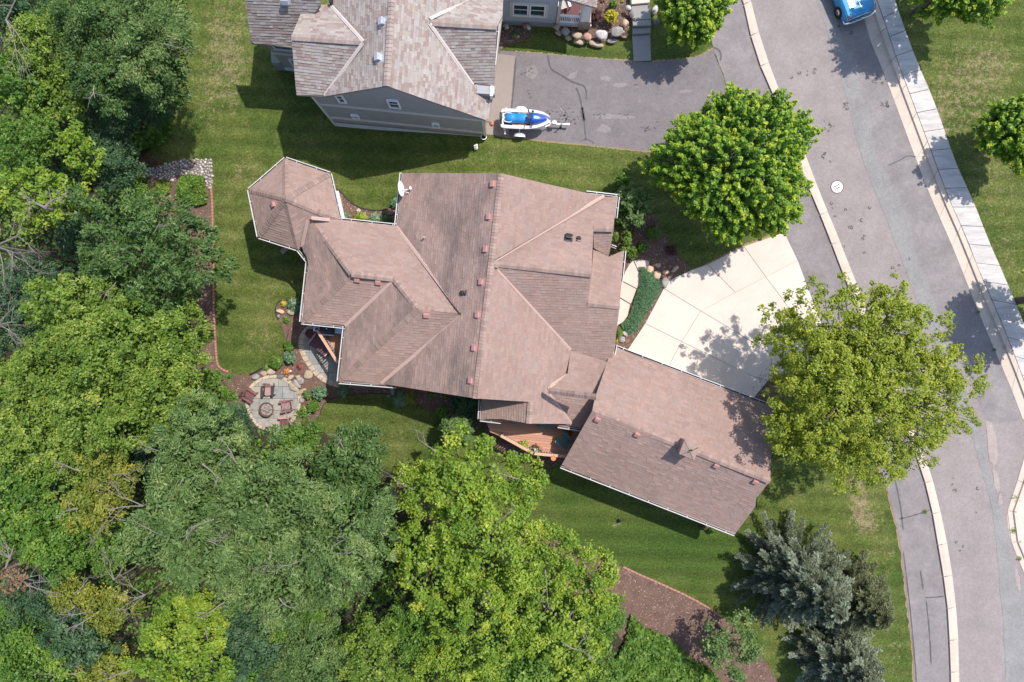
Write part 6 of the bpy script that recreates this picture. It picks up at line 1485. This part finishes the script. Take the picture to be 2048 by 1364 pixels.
# ---- the wood, from the top of the picture downwards
for a in (('willow', 'large grey-green tree at the wood edge beside the top left lawn', 300, 80, 100, 6.5), ('ash', 'grey-green tree at the top of the wood left of the edge tree', 195, 40, 92, 6.5), ('elder', 'yellowish green tree in the top left corner beside the bare branches', 90, 90, 72, 6.0), ('dark', 'dark tree in the extreme top left corner', 25, 20, 66, 5.0),
          ('ash', 'green tree with yellow tips at the wood edge below the large grey-green one', 330, 165, 58, 5.0), ('ash', 'mid green tree in the upper wood with yellow flecks', 215, 150, 80, 6.0), ('dark', 'dark blue-green shrubby tree at the inner bend of the upper lawn', 235, 215, 66, 3.6), ('dark', 'blue-grey shrub tree right at the bend of the upper lawn', 312, 212, 46, 2.6),
          ('mid', 'green tree at the left edge of the upper wood', 45, 175, 72, 5.6), ('elder', 'olive green tree in the upper wood left of the dark shrubs', 115, 195, 66, 5.2), ('mid', 'rounded green tree at the left edge below the olive one', 55, 288, 74, 6.0), ('lime', 'bright yellow-green tree with a bare limb left of the river stones', 165, 300, 50, 6.4), ('lime', 'bright yellow-green spreading tree at the left above the big dark ash', 85, 400, 78, 6.8), ('lime', 'small lime green crown between the spreading tree and the dark gap', 150, 392, 40, 6.0), ('dark', 'dark tree in shade below the lime green crowns', 225, 330, 62, 3.8),
          ('dark', 'dark shrub above the river stone bed', 238, 280, 40, 2.4), ('mid', 'green shrub tree left of the river stone bed', 275, 394, 40, 2.6), ('dark', 'dark green tree in the gap above the big ash', 175, 470, 60, 3.6)):
    tree(*a, bare=1 if a[0] in ('willow', 'ash') else 0)
tree('ash', 'big dark green ash spreading over the west lawn edge', 305, 505, 148, 5.6, 3.6, (1.05, .86), bare=3, lob_=None) if False else tree('ash', 'big dark green ash spreading over the west lawn edge', 305, 505, 150, 5.6, 3.4, (1.04, .86), bare=3)
for a in (('dark', 'dark tree at the left edge below the bare twigs', 60, 580, 82, 4.0), ('dark', 'dark bluish tree at the left edge beside the yellow-green grove', 30, 650, 60, 4.4), ('elder', 'yellow-green box elder at the upper left of the grove', 150, 625, 92, 7.2), ('elder', 'yellow-green box elder in the middle of the grove', 235, 690, 108, 7.8), ('elder', 'bright box elder at the right of the grove by the mulch path', 345, 690, 84, 6.6),
          ('elder', 'yellow-green box elder at the lower right of the grove', 320, 790, 96, 7.0), ('elder', 'yellow-green box elder at the lower middle of the grove', 205, 810, 100, 7.4), ('elder', 'green box elder at the left of the grove', 95, 745, 84, 6.6), ('elder', 'olive box elder at the left edge of the grove', 30, 780, 72, 6.0), ('elder', 'olive green tree below the grove at the left edge', 70, 870, 88, 6.2), ('mid', 'green tree at the left edge below the grove', 30, 960, 74, 6.0), ('elder', 'green tree below the middle of the grove', 160, 910, 74, 5.8),
          ('dark', 'dark blue-green tree in the shade below the grove', 270, 890, 66, 4.0), ('dark', 'dark rounded tree at the left rim of the fire patio', 462, 850, 54, 4.0), ('mid', 'green leafy shrub between grove and fire patio', 428, 782, 50, 3.0)):
    tree(*a)
for a in (('willow', 'grey-green tree at the top of the large pale stand below the fire patio', 396, 908, 110, 7.6), ('willow', 'large grey-green tree with bare limbs in the middle of the pale stand', 543, 1000, 136, 8.6), ('willow', 'large grey-green tree at the lower left of the pale stand', 400, 1050, 136, 8.2), ('willow', 'grey-green tree at the lower right of the pale stand', 660, 1080, 138, 8.2), ('ash', 'dark grey-green tree at the upper right of the pale stand by the small lawn', 705, 925, 86, 6.6), ('willow', 'grey-green tree at the foot of the pale stand', 540, 1150, 110, 7.6), ('ash', 'green tree at the right of the pale stand by the dark gap', 735, 1010, 66, 6.6), ('mid', 'bright green shrub tree at the lower right rim of the fire patio', 600, 868, 46, 4.0)):
    tree(*a, bare=6 if a[0] == 'willow' else 2)
for a in (('yellow', 'golden yellow tree beside the pale stand', 222, 945, 62, 7.0), ('yellow', 'golden yellow tree with bare boughs left of the pale stand', 195, 1010, 66, 6.6), ('mid', 'dark green tree below the golden ones', 120, 1060, 84, 6.0), ('mid', 'deep green tree left of the pale stand in shade', 225, 1085, 60, 4.6), ('mid', 'green tree at the left edge beside the dead brown branch', 40, 1060, 70, 5.8), ('dark', 'dark blue-green tree below the dead brown branch', 75, 1190, 70, 4.6), ('yellow', 'yellow-flecked tree with grey twigs in the lower left wood', 150, 1185, 44, 5.6), ('yellow', 'yellow tree with bare twigs below the pale stand', 225, 1215, 52, 5.4), ('dark', 'bluish green tree in the lower left wood', 160, 1265, 78, 5.0), ('mid', 'green tree at the lower left edge', 35, 1275, 76, 5.0), ('mid', 'green tree with yellow flecks in the bottom left corner', 90, 1340, 88, 5.4), ('yellow', 'yellow-green tree at the bottom edge left of the lime maple', 215, 1345, 62, 5.0)):
    tree(*a, bare=3 if a[0] == 'yellow' else 0)
for a in (('lime', 'bright yellow-green maple at the bottom edge left of centre', 375, 1305, 104, 7.2), ('lime', 'lime maple crown above the bottom maple beside the pale stand', 415, 1215, 56, 6.4), ('dark', 'dark grey-green tree at the bottom edge right of the lime maple', 515, 1270, 92, 5.6), ('mid', 'deep green tree below the pale stand', 590, 1215, 74, 5.6), ('willow', 'grey-green tree at the bottom edge below the pale stand', 630, 1320, 92, 6.0), ('elder', 'olive tree at the bottom edge left of the lime thicket', 745, 1320, 84, 6.0), ('mid', 'green tree at the bottom between the olive tree and lime thicket', 830, 1260, 66, 5.2),
          ('lime', 'tall lime green maple reaching up to the small deck', 928, 950, 100, 7.0), ('lime', 'lime green maple at the left of the thicket by the dark gap', 845, 975, 62, 6.2), ('lime', 'lime green maple in the centre of the thicket', 975, 1075, 128, 7.4), ('lime', 'lime green maple at the left centre of the thicket', 865, 1120, 94, 6.8), ('lime', 'lime green maple at the right of the thicket over the lawn', 1050, 965, 54, 6.4), ('lime', 'yellow-green maple right of the thicket above the mulch', 1090, 1110, 84, 6.4), ('lime', 'yellow-green maple reaching right over the mulch bed', 1180, 1165, 76, 5.4), ('lime', 'yellow-green maple low in the middle of the thicket', 960, 1230, 110, 6.6), ('lime', 'yellow-green maple at the bottom edge of the thicket', 905, 1345, 88, 6.0), ('lime', 'yellow-green maple low right of the thicket', 1080, 1240, 92, 6.0), ('mid', 'green maple at the bottom edge right of the thicket', 1030, 1345, 88, 5.2), ('lime', 'small lime crown at the foot of the thicket beside the ivy', 1140, 1290, 78, 4.8), ('mid', 'green bushy tree at the lower right of the thicket', 1195, 1240, 58, 3.8), ('mid', 'green bush at the bottom edge left of the ivy patch', 1180, 1350, 66, 3.4)):
    tree(*a, bare=2 if a[0] == 'lime' else 0)

# ---- bare and dead trees
def bare_tree(label, px, py, z0, dirs, L, rad, seed, leaves=None):
    c = at(px, py, z0); g = gz(c.x); o = thing('dead_tree', label, 'dead tree', (c.x, c.y, g), 0, 'bare dead trees in the wood'); rr = random.Random(seed); mb = MB(); h = z0 - g
    mb.tube([(0, 0, -.1), (.05, .05, h * .5), (0, 0, h)], [rad * 1.4, rad * 1.2, rad], 7)
    for d in dirs: grow(mb, Vector((0, 0, h)), Vector((d[0], -d[1], d[2])), L * rr.uniform(.8, 1.1), rad * .8, 3, rr, .25)
    mb.build('branches', M['deadwood'], o)
    if leaves:
        V, t = scatter_leaves(160, (.6, -.4, h + .2), .8, .2, .5, seed); link('dead_leaves', quads('dead_leaves', V, t, M['lf_dead']), o)
    return o
bare_tree('bare grey branches in the top left corner of the wood', 12, 40, 7.2, [(1, 1, .2), (.6, -.6, .3), (.4, 1, .1)], 1.5, .05, 1)
bare_tree('fan of bare grey twigs at the left edge beside the big ash', -8, 492, 7.8, [(1, -.4, .2), (1, .1, .2), (.9, .6, .1), (.6, -.9, .2), (.7, 1, .1)], 1.5, .045, 2)
bare_tree('bare grey twigs at the left edge above the yellow-green grove', -6, 650, 7.4, [(1, -.2, .1), (1, .4, .1), (.8, -.7, .2)], 1.1, .035, 3)
bare_tree('leaning bare trunk among the bright yellow-green crowns', 90, 415, 8.2, [(.9, -1, .2), (-.6, -.2, .1)], .9, .08, 4)
bare_tree('dead branch with brown leaves at the lower left edge', 10, 1140, 7.4, [(1, .2, .1), (1, .5, .0), (.4, -1, .2)], 1.4, .06, 5, True)
bare_tree('bare brown boughs through the golden tree', 285, 1012, 8.6, [(-1, -.15, .1), (-1, -.5, .1)], 1.5, .035, 6)
bare_tree('thin grey twig fork below the golden trees', 228, 1160, 6.6, [(-.5, -.8, .3), (.6, -.8, .3), (0, -1, .3)], .9, .03, 7)
bare_tree('tangle of bare twigs beside the pale stand', 290, 1190, 7.4, [(-1, .2, .1), (-.9, .6, .1), (-.8, -.4, .2), (-1, 1, 0)], .9, .028, 8)

# ---- low growth under the wood
FW = [tuple(ag(*p)[:2]) for p in [(-120, -120), (380, -120), (370, 60), (360, 150), (330, 210), (320, 290), (265, 320), (330, 420), (380, 480), (385, 600), (370, 690), (400, 780), (460, 820), (520, 860), (600, 880), (760, 960), (770, 1000), (850, 1060), (1000, 1150), (1120, 1220), (1210, 1300), (1240, 1480), (-120, 1480)]]
r = np.random.default_rng(5); xs_ = [p[0] for p in FW]; ys_ = [p[1] for p in FW]; PP = []
cl = r.uniform([min(xs_), min(ys_)], [max(xs_), max(ys_)], (2600, 2)); cl = [q for q in cl if inside(FW, q[0], q[1])]
for q in cl:
    m = 42; rad = .35 + .5 * r.random(); e = unit(r.normal(size=(m, 3))); p = np.array([q[0], q[1], gz(q[0]) + .35 + .6 * r.random()]) + e * rad * np.array([1, 1, .55]); p[:, 2] = np.maximum(p[:, 2], gz(q[0]) + .05); PP.append(p)
PP = np.concatenate(PP); tag(link('undergrowth', quads('undergrowth', leaf_quads(PP, np.array([0, 0, 1.0]) + r.normal(size=PP.shape) * .5, .22, .55, r), r.random(len(PP)) * .8, M['lf_mid'])), 'dark green undergrowth on the floor of the wood', 'undergrowth', kind='stuff')
def ground_cover(name, label, poly, n, hgt, L, asp, mat, seed, kind='stuff', cat='ground cover', lump=.5):
    r = np.random.default_rng(seed); W = [tuple(ag(*p)[:2]) for p in poly]; xs = [p[0] for p in W]; ys = [p[1] for p in W]; pts = []
    while len(pts) < n:
        x, y = r.uniform(min(xs), max(xs)), r.uniform(min(ys), max(ys))
        if inside(W, x, y): pts.append((x, y))
    pts = np.array(pts); ed = np.array([min(math.hypot(x - (a[0] + (b[0] - a[0]) * t), y - (a[1] + (b[1] - a[1]) * t)) for a, b in zip(W, W[1:] + W[:1]) for t in (0, .33, .66)) for x, y in pts])
    h = hgt * np.minimum(1, .35 + ed * 1.6) * (1 + lump * np.sin(pts[:, 0] * 5.1) * np.sin(pts[:, 1] * 4.3)); z = np.array([gz(x) for x in pts[:, 0]]) + .04 + h * (.3 + .7 * r.random(n) ** .5)
    P = np.column_stack([pts, z]); V = leaf_quads(P, np.array([0, 0, 1.0]) + r.normal(size=P.shape) * .5, L * (.6 + .8 * r.random(n)), asp, r); t = np.clip(.45 + .22 * r.normal(size=n), 0, 1)
    if kind == 'stuff': return tag(link(name, quads(name, V, t, M[mat])), label, cat, kind='stuff')
    c = (sum(xs) / len(xs), sum(ys) / len(ys), gz(sum(xs) / len(xs))); o = thing(name, label, cat, c); link('foliage', quads('foliage', V - np.array(c), t, M[mat]), o)
    mb = MB()
    for k in range(0, 60): mb.tube([(0, 0, .02), tuple(P[k * (n // 60)] - np.array(c))], [.015, .006], 4)
    mb.build('stem', M['bark'], o); return o
ground_cover('ivy_patch', 'bright green large-leaved ivy at the bottom edge between thicket and mulch', [(1262, 1225), (1290, 1255), (1330, 1268), (1365, 1300), (1385, 1318), (1420, 1335), (1450, 1370), (1450, 1420), (1240, 1420), (1225, 1330), (1250, 1280)], 9000, .5, .20, .8, 'lf_mid', 3, lump=.4)
ground_cover('weed_patch', 'light green broad-leaved weeds along the wood edge by the upper lawn', [(240, 285), (300, 262), (335, 215), (346, 225), (346, 265), (330, 290), (290, 300), (255, 315)], 3600, .5, .22, .7, 'lf_mid', 4)
ground_cover('creeping_juniper', 'bright green sprawling shrub in the mulch by the river stones', [(366, 356), (380, 350), (408, 354), (412, 372), (418, 392), (416, 408), (395, 414), (368, 408), (352, 396), (358, 376)], 3200, .55, .12, .6, 'lf_mid', 5, kind='thing', cat='shrub')
ground_cover('juniper_hedge', 'low blue-green mat of juniper between front walk and driveway', [(1278, 534), (1292, 536), (1308, 546), (1318, 558), (1321, 576), (1312, 594), (1300, 614), (1288, 632), (1280, 646), (1272, 662), (1257, 670), (1247, 660), (1240, 648), (1254, 638), (1262, 620), (1268, 600), (1278, 566)], 9000, .42, .10, .3, 'lf_juniper', 6, kind='thing', cat='shrub', lump=.15)
ground_cover('weed_patch', 'lime green weeds at the left end of the river stones', [(312, 368), (330, 358), (343, 364), (342, 386), (325, 396), (305, 390)], 700, .35, .14, .5, 'lf_elder', 8)
ground_cover('grass_clump', 'dry brown grass at the left end of the river stones', [(262, 330), (290, 312), (326, 316), (328, 330), (300, 336), (280, 348)], 900, .25, .22, .12, 'lf_dead', 9)

# ---- shrubs and flowers
def shrub(label, px, py, rpx, hgt, mat='lf_mid', name='shrub', cat='shrub', L=.11, group=None, sq=(1, 1), pr=None, dens=None, asp=.6, fill=1.0):
    tseed[0] += 1; r = np.random.default_rng(tseed[0]); c = ag(px, py, hgt * .5); g = gz(c.x); Rr = rpx * (H - c.z) / F; o = thing(name, label, cat, (c.x, c.y, g), 0, group); pr = pr or max(.09, Rr * .32)
    V, t, C = crown_puffs(r, Rr * sq[0], Rr * sq[1], hgt * .55, pr, dens or 5.0 / (L * L * .6), L, asp, lob=.12, zmin=-.2, fill=fill); V = V + np.array([0, 0, hgt * .52]); V[..., 2] = np.maximum(V[..., 2], .02)
    link('foliage', quads('foliage', V, t, M[mat]), o); mb = MB()
    for q in C[::max(1, len(C) // 8)]: mb.tube([(0, 0, 0), (q[0] * .5, q[1] * .5, max(.05, hgt * .5 + q[2] * .5)), (q[0] * .9, q[1] * .9, max(.06, hgt * .52 + q[2] * .9))], [.025, .018, .006], 4)
    mb.build('stem', M['bark'], o); return o
def rosette(label, px, py, rpx, n, mat, L, asp, hgt=.3, name='hosta', cat='plant', group=None):
    tseed[0] += 1; r = np.random.default_rng(tseed[0]); c = ag(px, py, .1); g = gz(c.x); Rr = rpx * (H - c.z) / F; o = thing(name, label, cat, (c.x, c.y, g), 0, group)
    a = r.random(n) * 6.28; s = r.random(n) ** .6; d = np.stack([np.cos(a), np.sin(a), np.zeros(n)], 1); P = d * (s * (Rr - L * .35))[:, None]; P[:, 2] = .04 + hgt * (1 - .55 * s ** 2) * (.6 + .4 * r.random(n))
    T = d + np.array([0, 0, .35]) - d * 0 + r.normal(size=(n, 3)) * .18 - np.stack([0 * s, 0 * s, .8 * s], 1); V = leaf_quads(P, np.array([0, 0, 1.0]) + d * .35 + r.normal(size=(n, 3)) * .2, L * (.7 + .5 * r.random(n)), asp, r, T)
    link('foliage', quads('foliage', V, np.clip(.5 + .25 * r.normal(size=n), 0, 1), M[mat]), o); mb = MB()
    for k in range(0, n, max(1, n // 12)): mb.tube([(0, 0, 0), tuple(P[k] * np.array([.8, .8, .9]))], [.012, .006], 4)
    mb.build('stem', M['lf_mid'], o); return o
shrub('big leafy viburnum at the north-east corner of the brown house', 1262, 412, 40, 2.4, 'lf_willow', L=.15, sq=(1, 1.05)); shrub('smaller dark part-shaded bush above the big viburnum', 1242, 366, 17, 1.6, 'lf_mid', L=.12); shrub('low green bush below the big viburnum against the wall', 1240, 450, 12, .8, 'lf_mid', L=.09)
GT = 'arborvitae at the entry corner'
for lab, x, y, rr_, h in (('rounded arborvitae leaning against the entry eave', 1228, 476, 10, 1.9), ('upper right arborvitae of the entry cluster', 1251, 472, 10, 1.9), ('lower right arborvitae of the entry cluster', 1250, 485, 11, 1.9), ('lowest arborvitae of the entry cluster at the gutter', 1243, 497, 9, 1.4)): shrub(lab, x, y, rr_, h, 'lf_thuja', 'arborvitae', 'shrub', .085, GT, asp=.5)
shrub('rounded light green shrub below the arborvitae by the front walk', 1262, 505, 13, .9, 'lf_thuja'); shrub('light green shrub right of the arborvitae in the front mulch', 1284, 494, 12, .8, 'lf_thuja'); shrub('green shrub alone in the middle of the front mulch', 1306, 467, 15, .9, 'lf_mid'); shrub('tiny green seedling in the upper front mulch', 1265, 463, 5, .3, 'lf_mid', L=.08); shrub('dark maroon low bush in the shade of the front mulch', 1343, 500, 12, .5, 'lf_maroon', L=.07, fill=.6)
shrub('bright yellow-green shrub at the lower end of the front walk by the gutter', 1236, 665, 10, .9, 'lf_thuja', L=.08); rosette('small yellow plant by the garage gutter', 1233, 682, 5, 30, 'lf_gold', .1, .5, .2)
rosette('bright yellow lily-like plant in the small bed on the west lawn', 567, 608, 7.5, 70, 'lf_gold', .17, .28, .32); rosette('blue-green hosta under the west eave', 590, 610, 17, 150, 'lf_hosta', .32, .22, .5); rosette('darker hosta half under the west eave', 602, 608, 9, 60, 'lf_dark', .26, .35, .4); rosette('low green plant in the walkway mulch under the west eave', 572, 640, 9, 60, 'lf_mid', .17, .3, .22)
shrub('loose green perennial in the walkway mulch above the blue-green shrub', 578, 692, 11, .5, 'lf_mid', L=.10, fill=.8); shrub('rounded blue-green shrub in the walkway mulch', 580, 715, 12.5, .7, 'lf_hosta', L=.10); shrub('bright green bush at the lawn corner above the fire patio', 553, 725, 14, .6, 'lf_mid', L=.12); rosette('pale green leafy plant among the stones above the fire patio', 534, 737, 11, 70, 'lf_willow', .15, .5, .2); rosette('orange-red coral bells above the fire patio', 574, 743, 7, 60, 'lf_orange', .12, .6, .2, 'coral_bells'); rosette('pinkish red coral bells right of the orange ones', 599, 733, 8, 70, 'lf_red', .11, .6, .2, 'coral_bells')
shrub('rounded green shrub in the mulch right of the fire patio', 641, 785, 14.5, .9, 'lf_hosta', L=.10); shrub('rounded dark green shrub under the south eave of the west wing', 688, 780, 13, .9, 'lf_hosta', L=.10); shrub('small light green shrub at the right rim of the fire patio', 616, 789, 9, .5, 'lf_willow', L=.09); shrub('light green bush at the lower right rim of the fire patio', 628, 812, 13, .8, 'lf_mid', L=.11)
rosette('blue-green hosta at the pavilion corner between the wings', 691, 432, 10, 80, 'lf_hosta', .20, .4, .35); rosette('variegated light green hosta in the middle of the bed between the wings', 722, 436, 15, 110, 'lf_chart', .20, .5, .3); rosette('white-edged hosta right of the variegated one', 750, 437, 13, 100, 'lf_hosta', .20, .5, .3); rosette('dark hosta in the shaded corner between the wings', 772, 440, 14, 90, 'lf_dark', .24, .5, .35); rosette('large blue hosta at the foot of the main west wall', 792, 407, 12, 60, 'lf_hosta', .34, .6, .45); rosette('tuft of purple and white flowers in the bed between the wings', 717, 421, 5, 40, 'lf_whitefl', .07, .6, .15, 'flower_clump')
shrub('dense dark green yew under the south eave left of the small deck', 932, 806, 30, 1.6, 'lf_dark', L=.12, sq=(1.1, .9)); shrub('dark yew below the first under the south eave', 940, 838, 18, 1.4, 'lf_dark', L=.12); shrub('small dark rounded shrub left of the yews', 885, 823, 13, 1.2, 'lf_mid', L=.12); shrub('tall light green lilac bush catching the sun left of the small deck', 914, 858, 33, 2.8, 'lf_willow', L=.13, sq=(1.1, .95)); rosette('small green plant in the mulch under the south eave', 862, 790, 8, 60, 'lf_mid', .16, .4, .3); rosette('second small green plant in the mulch under the south eave', 888, 790, 8, 50, 'lf_mid', .16, .4, .25); shrub('small green shrub at the south corner of the garage', 1426, 1056, 10, .6, 'lf_mid', L=.1); shrub('little rust-coloured shrub by the south garage corner', 1409, 1052, 7, .4, 'lf_dead', L=.08)
rosette('tall blue-green ornamental grass under the south eave', 803, 798, 20, 170, 'lf_hosta', .62, .055, .7, 'ornamental_grass', 'grass'); rosette('straw-coloured ornamental grass beside the blue-green one', 822, 797, 17, 110, 'lf_yellow', .60, .05, .6, 'ornamental_grass', 'grass')
rosette('shaggy green daylily at the wood edge left of the west lawn', 415, 672, 16, 140, 'lf_mid', .42, .1, .45, 'daylily')
shrub('yellow rounded shrub in the raised bed of the grey house', 1222, 35, 14, 1.0, 'lf_gold', L=.09); shrub('small round green shrub above the yellow one in the raised bed', 1226, 10, 9, .8, 'lf_thuja', L=.08); shrub('dark red lacy shrub left of the yellow one', 1193, 33, 13, .8, 'lf_maroon', L=.10, asp=.25); rosette('reddish flower clump at the top of the raised bed', 1205, 2, 6, 40, 'lf_red', .09, .5, .25, 'flower_clump'); rosette('tiny pale plant at the top right of the raised bed', 1245, 2, 4, 25, 'lf_chart', .09, .5, .15)
def flowers(label, px, py, rpx, hgt, mats, seed):
    c = ag(px, py, .1); o = thing('flower_clump', label, 'flowers', (c.x, c.y, gz(c.x)))
    Rr = rpx * H / F; V, t = scatter_leaves(140, (0, 0, hgt * .4), Rr, .09, .5, seed); link('foliage', quads('foliage', V, t, M['lf_mid']), o)
    for k, (nm, m, n, dx, dy, rr_) in enumerate(mats): V, t = scatter_leaves(n, (dx * Rr, dy * Rr, hgt * .75), Rr * rr_, .085, .75, seed + 9 + k, .4); link(nm, quads(nm, V, t, M[m]), o)
    return o
flowers('pink, red and white flowers by the grey house window', 1052, 55, 10, .45, [('pink_flower', 'lf_pink', 70, -.1, .1, .7), ('red_flower', 'lf_red', 40, .2, .4, .5), ('white_flower', 'lf_whitefl', 40, .6, -.4, .45)], 40)
flowers('white flowers with orange centre under the corner of the grey house', 1012, 56, 7, .35, [('white_flower', 'lf_whitefl', 60, 0, .1, .9), ('orange_flower', 'lf_orange', 40, .1, 0, .6)], 60)
rosette('low lime green plant with three lobes below the grey house window', 1029, 69, 9, 60, 'lf_mid', .14, .7, .22)
chair('grey metal chair standing on the porch of the grey house', 1126, 14, .46, px_dir((1122, 8), (1126, 20)), M['metal'], M['band'], None)
# weeds in the kerb joints and by the curved kerb
for lab, x, y, rr_ in (('tuft of weeds in the curved kerb at the lower right edge', 2036, 998, 13), ('weeds in the next joint of the curved kerb', 2028, 1061, 8), ('weeds in the lowest joint of the curved kerb', 2040, 1118, 6), ('weed tuft in the kerb joint beside the footpath crack', 1852, 1024, 6), ('weed tuft in the pavement side kerb joint left of the shadow', 1958, 624, 4), ('weed tuft in the pavement side kerb joint below the shadow', 1990, 700, 4)): rosette(lab, x, y, rr_, 36, 'lf_elder', .10, .3, .10, 'weed_tuft', 'weeds')
